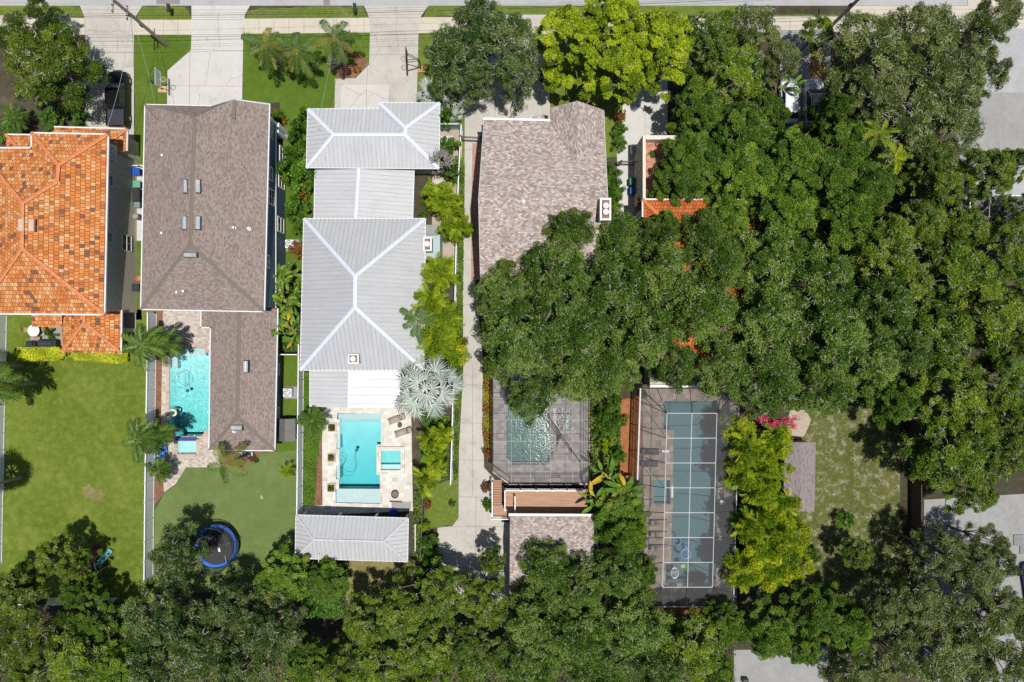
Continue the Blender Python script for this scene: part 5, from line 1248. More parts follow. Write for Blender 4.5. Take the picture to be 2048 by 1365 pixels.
for k, (z, dy, r) in enumerate([(6.7, 0, .022), (6.4, .35, .012), (7.4, -.5, .01), (9.7, .8, .009), (9.7, -.9, .009), (4.6, -1.0, .01)]):
    g = "overhead wires along the street"; nm = ("thick lowest cable", "thin cable above the sidewalk", "thin wire on the short crossarm", "northern power wire", "southern power wire", "thin wire along the lawn edge")[k]
    wire((c1.x-60, c1.y+dy, z), (c1.x, c1.y+dy-.1, z), .5, r, nm + " running west from the leaning pole", g)
    wire((c1.x, c1.y+dy-.1, z), (c2.x, c2.y+dy, z), 1.0 + .1*k, r, nm + " running east between the two poles", g)
    wire((c2.x, c2.y+dy, z), (c2.x+45, c2.y+dy+.3, z), .5, r, nm + " running east past the transformer", g)
top = (c1.x, c1.y-.1, 6.6); gs = "service wires from the pole to the houses"
wire(top, P(212, 262, 6.0), .5, .016, "service wire passing over the black pickup", gs, mat=M['steel'])
wire(top, P(311, 214, 6.3), .4, .014, "pale service wire over the narrow lawn to the blue house", gs, mat=M['steel'])
wire(top, P(268, 380, 5.0), .4, .014, "service wire reaching between the two houses", gs)
wire((c1.x+19, c1.y-.1, 6.2), P(641, 219, 4.4), .4, .014, "pale service wire over the palms to the metal roof", gs, mat=M['steel'])

# ---------------------------------------------------------------- basketball hoops
def hoop(base, bdir, h, label, dark=False):
    c = P(*base); t = thing("basketball_hoop", (c.x, c.y, 0), label, "basketball hoop"); d = Vector((math.cos(bdir), math.sin(bdir), 0)); s = Vector((-d.y, d.x, 0)); rz = bdir
    m_ = MB(); m_.bbox((c.x-d.x*.1, c.y-d.y*.1, .1), (.9, .65, .18), .05, rz); obj("base", m_, plain('tan_base', (.55, .35, .18) if not dark else (.45, .25, .12), .8, var=.3), t)
    tp = c + Vector((0, 0, h-.6)) - d*.15
    m_ = MB(); m_.tube([c+Vector((0, 0, .15)), tp], .07, 10); bc = c + d*1.0 + Vector((0, 0, h)); 
    for ss in (-.35, .35):
        for zz in (-.25, .25): m_.tube([tp+Vector((0, 0, zz-.1)), bc+s*ss+Vector((0, 0, zz))-d*.03], .035 if dark else .022, 6)
    obj("pole", m_, M['dark'], t)
    m_ = MB(); m_.box(bc, (.05, 1.65, 1.0), rz); obj("backboard", m_, screen_mat('clear_backboard', .6, (.55, .6, .62)) if not dark else M['dark'], t)
    m_ = MB()
    for a_, b_ in (((-.83, -.52), (.83, -.52)), ((-.83, .52), (.83, .52)), ((-.83, -.52), (-.83, .52)), ((.83, -.52), (.83, .52))):
        m_.tube([bc+s*a_[0]+Vector((0, 0, a_[1])), bc+s*b_[0]+Vector((0, 0, b_[1]))], .03, 4)
    obj("backboard_frame", m_, M['gutter'] if not dark else M['dark'], t)
    m_ = MB(); rc = bc + d*.36 + Vector((0, 0, -.3)); m_.torus(rc, .24, .022, 24, 6); m_.tube([bc+Vector((0, 0, -.3)), rc-d*.24], .03, 5)
    obj("rim", m_, plain('hoop_rim', (.6, .62, .3) if not dark else (.3, .06, .03), .5), t)
    n_ = MB()
    for k in range(12):
        a_ = k*math.pi/6; n_.tube([rc+Vector((.24*math.cos(a_), .24*math.sin(a_), 0)), rc+Vector((.15*math.cos(a_+.4), .15*math.sin(a_+.4), -.42))], .008, 3)
    obj("net", n_, M['white'], t)
hoop((327.5, 180), 0.0, 3.1, "portable basketball hoop with clear backboard on the narrow lawn")
hoop((842, 140), math.pi+.03, 3.1, "dark basketball hoop with trussed arm above the cracked beige driveway", True)

# ---------------------------------------------------------------- small things
def mailbox(px, py, label, col):
    c = P(px, py); t = thing("mailbox", (c.x, c.y, 0), label, "mailbox")
    m_ = MB(); m_.box((c.x, c.y, .5), (.12, .12, 1.0)); m_.box((c.x, c.y, .95), (.3, .5, .04)); obj("post", m_, M['dark'], t)
    m_ = MB(); prof = [(-.15, 0), (-.15, .14), (-.1, .24), (0, .28), (.1, .24), (.15, .14), (.15, 0)]
    loft(m_, [[(c.x+x*1.1, c.y-.38, 1.0+z*1.1) for x, z in prof], [(c.x+x*1.1, c.y+.38, 1.0+z*1.1) for x, z in prof]]); obj("box", m_, col, t)
    m_ = MB(); m_.box((c.x-.19, c.y+.1, 1.16), (.02, .2, .06)); obj("flag", m_, M['white'], t)
mailbox(347, 27, "black mailbox with a pale flag on the trimmed verge", M['black'])
mailbox(714, 26, "dark green mailbox near the wide cracked driveway", plain('green_black_paint', (.015, .04, .03), .5))
def bin_(px, py, label, col, s=1.0, group="wheeled bins between the two houses"):
    c = P(px, py); t = thing("wheeled_bin", (c.x, c.y, 0), label, "bin", group)
    m_ = MB(); w0, w1 = .27*s, .34*s
    loft(m_, [[(c.x-w0, c.y-w0, .06), (c.x+w0, c.y-w0, .06), (c.x+w0, c.y+w0, .06), (c.x-w0, c.y+w0, .06)], [(c.x-w1, c.y-w1, .98*s), (c.x+w1, c.y-w1, .98*s), (c.x+w1, c.y+w1, .98*s), (c.x-w1, c.y+w1, .98*s)]]); obj("bin_body", m_, col, t)
    m_ = MB(); m_.bbox((c.x, c.y, 1.02*s), (.74*s, .72*s, .09), .03); m_.box((c.x, c.y, 1.08*s), (.3*s, .4*s, .03)); obj("lid", m_, col, t)
    m_ = MB(); m_.tube([(c.x+w1, c.y-.2, .95*s), (c.x+w1+.08, c.y-.2, 1.0*s), (c.x+w1+.08, c.y+.2, 1.0*s), (c.x+w1, c.y+.2, .95*s)], .018, 5); obj("handle", m_, M['black'], t)
    for sg in (-1, 1): m_ = MB(); m_.tube([(c.x+.24, c.y+sg*.24, .1), (c.x+.24, c.y+sg*.3, .1)], .1, 12); obj("wheel", m_, M['tyre'], t)
blue = plain('blue_plastic', (.01, .07, .38), .45); green = plain('green_plastic', (.12, .34, .24), .5); dgreen = plain('dark_green_plastic', (.03, .14, .08), .5)
bin_(283, 348, "bright blue wheeled bin at the north end of the row", blue)
bin_(284, 373, "pale green wheeled bin next to the blue one", green)
bin_(283, 388, "black wheeled bin right below the pale green one", M['black'])
bin_(283, 401, "black wheeled bin right above the small grey green one", M['black'])
bin_(283, 413, "small grey green bin at the south end of the row", plain('grey_green_plastic', (.16, .23, .21), .5), .8)
bin_(1263, 368, "dark green wheeled bin beside the tall cream parapet", dgreen, group="wheeled bins beside the cream parapet")
bin_(1264, 386, "blue wheeled bin beside the tall cream parapet", blue, group="wheeled bins beside the cream parapet")
c = P(281, 436); m_ = MB(); m_.lathe((c.x, c.y, 0), [(.3, 0), (.3, .9), (.27, 1.0), (.02, 1.06)], 20); o = obj("water_tank", m_, M['concrete_grey'], origin=c); tag(o, "round grey tank with pale lid south of the row of bins", "tank")
c = P(281, 577); m_ = MB(); m_.bbox((c.x, c.y, .45), (.75, .7, .9), .08); m_.bbox((c.x, c.y, .93), (.8, .75, .1), .04); o = obj("storage_box", m_, M['black'], origin=c); tag(o, "black box with rounded lid beside the terracotta pot", "storage box")
c = P(281, 558); m_ = MB(); m_.lathe(c, [(.02, .02), (.16, .02), (.25, .36), (.28, .36), (.28, .42), (.22, .42), (.2, .3), (.02, .3)], 20); o = obj("flower_pot", m_, plain('terracotta', (.5, .17, .06), .8), origin=c); tag(o, "empty terracotta pot in the side yard grass", "flower pot")
c = P(1253, 300); t_ = ac_unit(1272, 298, .95, "grey air conditioner on a slab at the corner of the cream parapet", 1.06)
# patio furniture of the tiled house
c = P(77, 662); t = thing("patio_table", c, "round white table on the patio behind the orange tiled house", "table")
m_ = MB(); m_.lathe((c.x, c.y, .72), [(.02, .03), (.58, .03), (.6, .015), (.58, 0), (.02, 0)], 28); obj("table_top", m_, M['white'], t)
m_ = MB(); m_.lathe((c.x, c.y, 0), [(.3, 0), (.28, .03), (.05, .06), (.05, .72)], 14); obj("pedestal", m_, M['dark'], t)
wood2 = plain('teak_wood', (.42, .27, .13), .7, var=.25)
def chair(x, y, rz, label):
    t = thing("patio_chair", (x, y, 0), label, "chair", "wooden chairs around the white table", rz); 
    m_ = MB(); m_.box((0, 0, .44), (.5, .5, .05)); s_ = tube_mesh("seat", m_, wood2); link_copy(s_, "seat", t)
    m_ = MB()
    for k in range(6): m_.box((-.22+.088*k, -.26, .7), (.05, .03, .46))
    m_.box((0, -.26, .94), (.5, .05, .06)); link_copy(tube_mesh("backrest", m_, wood2), "backrest", t)
    for sx in (-1, 1):
        for sy in (-1, 1): m_ = MB(); m_.box((sx*.22, sy*.22, .21), (.05, .05, .42)); link_copy(tube_mesh("leg", m_, wood2), "leg", t)
chair(c.x+.2, c.y-.85, math.pi, "wooden patio chair south of the round white table"); chair(c.x-1.0, c.y+.1, -math.pi/2, "wooden patio chair west of the round white table"); chair(c.x+.85, c.y+.2, math.pi/2, "wooden patio chair east of the round white table")
for px, py, w, d, lb in ((104, 687, 1.9, .75, "long barbecue grill under a dark fabric cover"), (72, 688, .95, .6, "small rounded thing under a dark cover beside the hedge")):
    c = P(px, py); m_ = MB(); m_.bbox((c.x, c.y, .5), (w, d, 1.0), .18); m_.bbox((c.x+w*.1, c.y, 1.05), (w*.6, d*.7, .3), .12); o = obj("covered_grill", m_, M['black_cover'], origin=c); tag(o, lb, "covered grill")
# trampoline
c = P(440, 1088); t = thing("trampoline", c, "big round black trampoline with blue edge pad and dark net", "trampoline"); R_ = 2.2; zt = .85
m_ = MB(); m_.lathe((c.x, c.y, zt), [(R_-.38, .0), (.01, -.03)], 48); obj("mat", m_, M['black'], t)
m_ = MB(); m_.lathe((c.x, c.y, zt), [(R_-.36, .01), (R_-.33, .05), (R_-.02, .05), (R_+.02, 0), (R_, -.06)], 48); obj("edge_pad", m_, plain('blue_pad', (.02, .13, .55), .5), t)
m_ = MB(); m_.lathe((c.x, c.y, zt), [(R_+.04, 0), (R_+.14, .9), (R_+.12, 1.85)], 48); obj("net", m_, M['trampoline_net'], t)
m_ = MB(); m_.torus((c.x, c.y, zt+1.85), R_+.12, .035, 48, 6); m_.torus((c.x, c.y, zt), R_+.03, .035, 48, 6); obj("ring_frame", m_, M['dark'], t)
for k in range(8):
    a_ = k*math.pi/4+.3; x, y = c.x+math.cos(a_)*(R_+.14), c.y+math.sin(a_)*(R_+.14); m_ = MB(); m_.tube([(x, y, 0), (x, y, zt+1.9)], .035, 8); obj("net_pole", m_, blue, t)
m_ = MB(); m_.tube([(c.x+1.0, c.y+.2, zt+.03), (c.x+1.75, c.y+.7, zt+.9)], .03, 6); m_.tube([(c.x+.9, c.y-.9, zt+.1), (c.x+1.05, c.y-1.6, zt+.1)], .03, 6); obj("ladder", m_, M['steel'], t)
c3 = P(438, 1100, zt+.1); m_ = MB(); m_.bbox((c3.x, c3.y, zt+.08), (.22, .42, .14), .05, .3); o = obj("toy_shoe", m_, M['white'], origin=(c3.x, c3.y, zt)); tag(o, "small white toy lying on the trampoline mat", "toy")
# playset
c = P(199, 1122); t = thing("playset", c, "small playset with a red slide and a teal slide", "playset")
m_ = MB(); m_.bbox((c.x, c.y-.2, 1.3), (1.6, .9, .12), .03); obj("platform", m_, plain('navy_board', (.03, .06, .12), .6), t)
for sx in (-1, 1):
    for sy in (-1, 1): m_ = MB(); m_.tube([(c.x+sx*.75, c.y-.2+sy*.4, 0), (c.x+sx*.75, c.y-.2+sy*.4, 2.0)], .05, 8); obj("post", m_, M['steel'], t)
def slide(a, b, w, mat):
    a, b = Vector(a), Vector(b); m_ = MB(); s = (b-a).cross(Vector((0, 0, 1))).normalized()*w; u = Vector((0, 0, .16)); N = 8
    pts = [a.lerp(b, k/N)+Vector((0, 0, -.5*math.sin(math.pi*k/N)*.5)) for k in range(N+1)]
    loft(m_, [[p-s+u, p-s, p+s, p+s+u, p+s*.85+u, p+s*.85+u*.2, p-s*.85+u*.2, p-s*.85+u] for p in pts]); obj("slide", m_, mat, t)
slide((c.x-.2, c.y+.2, 1.35), (c.x-.15, c.y+1.7, .15), .28, plain('maroon_plastic', (.16, .02, .05), .5))
slide((c.x+.5, c.y-.1, 1.35), (c.x+1.3, c.y+1.2, .2), .28, plain('teal_plastic', (.08, .28, .28), .5, var=.7, scale=7))
# things in and by the pools
def ring_float(px, py, R, r, mat, label, sx=1.0, z=-.02, rz=0.0, cat="pool float"):
    c = P(px, py); m_ = MB(); m_.torus((c.x, c.y, z+.02), R, r, 32, 10, sx=sx, rz=rz); o = obj("pool_float", m_, mat, smooth=True, origin=(c.x, c.y, z)); tag(o, label, cat); return o
wy = plain('white_yellow_vinyl', (.7, .62, .4), .3, var=.4, scale=4); lb_ = plain('pale_blue_vinyl', (.25, .5, .72), .3, var=.5, scale=3)
ring_float(346, 826, .3, .1, wy, "white and yellow swim ring floating at the pool's west side")
ring_float(320, 918, .38, .13, lb_, "pale blue swim ring lying on the pavers", z=.14)
bl2 = plain('blue_vinyl', (.08, .25, .6), .3, var=.3)
ring_float(1354, 1083, .42, .07, bl2, "round blue ring float in the long lap pool")
ring_float(1371, 1108, .48, .13, bl2, "large oval blue float in the long lap pool", sx=1.0, rz=0)
o = bpy.data.objects["pool_float"]; 
c = P(1349, 1146); m_ = MB(); m_.torus((c.x, c.y, .0), .52, .13, 32, 10, sx=.72)
for k in range(4): m_.tube([(c.x-.2+.13*k, c.y-.42, .0), (c.x-.2+.13*k, c.y+.42, .0)], .05, 8)
o = obj("pool_float", m_, M['steel'], smooth=True, origin=(c.x, c.y, 0)); tag(o, "silver grey ribbed air lounger in the long lap pool", "pool float")
c = P(1366, 1133); m_ = MB(); m_.bbox((c.x, c.y, -.03), (.5, .38, .12), .05, .2); o = obj("pool_float", m_, plain('lime_foam', (.45, .6, .12), .6), origin=c); tag(o, "small yellow green float beside the silver lounger", "pool float")
c = P(1372, 1094); m_ = MB(); m_.bbox((c.x, c.y, -.02), (.45, .55, .16), .07, .4); o = obj("pool_float", m_, plain('navy_vinyl', (.03, .1, .3), .4), origin=c); tag(o, "dark blue square float touching the oval float", "pool float")
# cleaner hoses (polyline just at the water surface)
def hose(pts, label, z=-.09, r=.016, mat=None):
    m_ = MB(); m_.tube([P(x, y, 0)+Vector((0, 0, z)) for x, y in pts], r, 6); c = P(*pts[0]); o = obj("pool_hose", m_, mat or M['dark'], smooth=True, origin=c); tag(o, label, "hose")
hose([(363+15*math.cos(a/12*6.28), 760+16*math.sin(a/12*6.28)) for a in range(-2, 11)] + [(369, 776), (373, 781)], "looped thin hose in the bright turquoise pool")
hose([(712, 903), (708, 912), (710, 925), (711, 938), (707, 948), (698, 953), (689, 952), (683, 945), (682, 938), (687, 930), (691, 921), (687, 913), (682, 911)], "curved dark cleaner hose in the smooth turquoise pool")
for px, py, lb in ((374, 782, "small blue cleaner robot in the bright turquoise pool"), (713, 901, "dark cleaner robot at the hose end in the smooth turquoise pool")):
    c = P(px, py); m_ = MB(); m_.bbox((c.x, c.y, -.13), (.34, .3, .14), .05, .5); m_.tube([(c.x, c.y, -.1), (c.x, c.y, -.02)], .07, 8); o = obj("pool_cleaner", m_, plain('cleaner_blue', (.01, .1, .25), .5), origin=c); tag(o, lb, "pool cleaner")
def lounger(px, py, rz, label, mat, L=1.75, W=.62, group="sun loungers by the pools", frame=None):
    c = P(px, py); t = thing("sun_lounger", c, label, "sun lounger", group, rz)
    m_ = MB(); m_.box((0, -.25, .34), (W, L*.66, .06)); link_copy(tube_mesh("seat", m_, mat), "seat", t)
    m_ = MB(); m_.box((0, L*.38, .5), (W, L*.36, .06), rx=.55); link_copy(tube_mesh("backrest", m_, mat), "backrest", t)
    for sx in (-1, 1):
        for y in (-L*.5, L*.25): m_ = MB(); m_.box((sx*W*.43, y, .16), (.05, .05, .32)); link_copy(tube_mesh("leg", m_, frame or M['dark']), "leg", t)
tan = plain('tan_sling', (.36, .3, .24), .8)
lounger(794, 838, math.radians(-70), "tan sun lounger nearer the silver palm beside the smooth pool", tan); lounger(807, 864, math.radians(-72), "tan sun lounger further from the silver palm", tan)
lounger(330, 886, .1, "blue sun lounger nearer the spa on pink pavers", plain('blue_sling', (.02, .12, .5), .6)); lounger(327, 903, .05, "blue sun lounger farther south on the pavers", plain('blue_sling2', (.05, .2, .62), .6))
bs = plain('bronze_sling', (.12, .09, .08), .8)
lounger(1300, 903, math.pi/2, "dark sun lounger west of the lap pool with white towel", bs); lounger(1298, 927, math.pi/2, "dark sun lounger south of the towelled one by the lap pool", bs)
for k, y in enumerate((1045, 1068, 1095)): lounger(1317, y, math.pi/2, ("brown sun lounger north in the shaded trio", "brown sun lounger middle in the shaded trio", "brown sun lounger south in the shaded trio")[k], tan)
c = P(1330, 902); m_ = MB(); m_.bbox((c.x, c.y, .2), (.8, .26, .1), .03); m_.bbox((c.x+.1, c.y-.06, .28), (.5, .2, .06), .02); o = obj("towel", m_, M['white'], origin=c); tag(o, "folded white towels at the pool edge", "towel")
c = P(1343, 983); m_ = MB(); m_.bbox((c.x, c.y, .2), (.28, 1.2, .12), .03); m_.box((c.x, c.y, .29), (.1, 1.0, .05)); o = obj("deck_box", m_, M['gutter'], origin=c); tag(o, "long narrow white box between lap pool and dark spa", "box")
c = P(801, 850); t = thing("side_table", c, "small black table between the two tan loungers", "table"); m_ = MB(); m_.lathe((c.x, c.y, .45), [(.01, .02), (.24, .02), (.24, -.01), (.01, -.01)], 20); obj("table_top", m_, M['dark'], t); m_ = MB(); m_.tube([(c.x, c.y, 0), (c.x, c.y, .45)], .04, 8); obj("stand", m_, M['dark'], t)
c = P(791, 988); t = thing("fire_pit", c, "round brown fire pit on the white deck", "fire pit"); m_ = MB(); m_.lathe(c, [(.22, 0), (.3, .15), (.38, .36), (.4, .38), (.34, .38), (.3, .26), (.02, .24)], 24); obj("bowl", m_, plain('brown_iron', (.2, .13, .11), .8, var=.3), t); m_ = MB(); m_.torus((c.x, c.y, .39), .37, .025, 24, 6); obj("rim", m_, M['dark'], t)
c = P(792, 1003); m_ = MB(); m_.box((c.x, c.y, .12), (1.25, .1, .24), -.03); o = obj("low_step", m_, M['mulch'], origin=c); tag(o, "narrow dark ledge beyond the fire pit", "ledge")
ms_ = sheet_mb(pp([(783,1002),(822,1004),(822,1022),(783,1018)]), [], .026); o = obj("paving_slab", ms_, M['concrete_grey']); struct(o, "plain grey slab at the corner of the white deck")
c = P(788, 1024); t = thing("blue_cushion", c, "round blue cushion seat at the pavilion edge", "cushion"); m_ = MB(); m_.lathe((c.x, c.y, .1), [(.3, 0), (.42, .1), (.42, .35), (.3, .45), (.01, .46)], 20); obj("cushion", m_, plain('royal_blue_fabric', (.01, .03, .3), .8), t)
c = P(826, 915); 
# striped bench against the wing
c = P(494, 908); t = thing("garden_bench", c, "white bench with navy stripes behind the blue wing", "bench")
m_ = MB(); m_.box((c.x, c.y, .42), (1.5, .45, .06), .06); m_.box((c.x, c.y+.02, .2), (1.3, .1, .4), .06); obj("seat", m_, M['white'], t)
for k in range(4): m_ = MB(); m_.box((c.x-.5+.33*k, c.y, .47), (.13, .43, .04), .06); obj("stripe_cushion", m_, plain('navy_cloth', (.02, .04, .15), .8), t)
m_ = MB(); m_.box((c.x, c.y+.3, .65), (1.5, .06, .5), .06); obj("backrest", m_, M['white'], t)
c = P(588, 322); t = thing("folding_chair", c, "white folding chair below the window of the blue house", "chair"); m_ = MB(); m_.box((c.x, c.y, .42), (.5, .5, .04)); obj("seat", m_, M['dark'], t)
m_ = MB()
for sx in (-1, 1): m_.tube([(c.x+sx*.26, c.y-.26, 0), (c.x+sx*.26, c.y+.1, .5), (c.x+sx*.26, c.y+.3, .9)], .025, 6)
m_.box((c.x, c.y+.26, .8), (.5, .03, .2)); obj("frame", m_, M['white'], t)
c = P(524, 995); m_ = MB(); m_.bbox((c.x, c.y, .06), (.3, .34, .12), .05, .4); m_.bbox((c.x, c.y+.2, .1), (.16, .2, .14), .05); o = obj("lawn_toy", m_, tan, origin=c); tag(o, "small pinkish toy in the middle of the artificial turf", "toy")
c = P(331, 729); m_ = MB(); m_.box((c.x, c.y, .035), (.3, .3, .03)); o = obj("skimmer_lid", m_, M['white'], origin=c); tag(o, "white square skimmer lid beside the bright pool", "lid")
for k, (x, y, w, d) in enumerate(((2036, 1080, 1.0, 1.15), (2046, 1099, .8, .9))):
    c = P(x, y); m_ = MB(); m_.bbox((c.x, c.y, .06), (w, d, .1), .02)
    for j in range(5): m_.box((c.x, c.y-d*.4+j*d*.2, .12), (w*.9, .04, .02))
    o = obj("floor_grate", m_, plain('grey_grate', (.2, .2, .2), .7), origin=c); tag(o, ("large", "small")[k] + " dark square grate in the stained concrete yard", "grate")
c = P(1488, 1358); m_ = MB(); m_.bbox((c.x, c.y, .3), (.6, .5, .6), .06); m_.bbox((c.x+.25, c.y-.3, .15), (.3, .3, .3), .05); o = obj("garden_bag", m_, M['black'], origin=c); tag(o, "black bag on the driveway at the bottom edge", "bag")
c = P(1488, 745); 
c = P(1375, 1000)
m_ = MB(); c = P(1442, 1003); m_.bbox((c.x, c.y, .25), (.5, .45, .5), .04); m_.box((c.x, c.y, .52), (.34, .3, .04)); o = obj("stool", m_, M['gutter'], origin=c); tag(o, "small square stool on the dark east side of the lap pool", "stool")
# white trailer roof glimpsed below the oaks, lower right
c = P(1870, 1222, 2.0); t = thing("white_trailer", (c.x, c.y, 0), "white trailer under thin branches near the board fence", "trailer")
m_ = MB(); m_.bbox((c.x, c.y, 1.2), (2.2, 3.3, 1.7), .12); obj("trailer_body", m_, M['concrete_new'], t)
for s in (-1, 1): m_ = MB(); m_.tube([(c.x+s*1.0, c.y, .32), (c.x+s*1.15, c.y, .32)], .32, 16); obj("wheel", m_, M['tyre'], t)

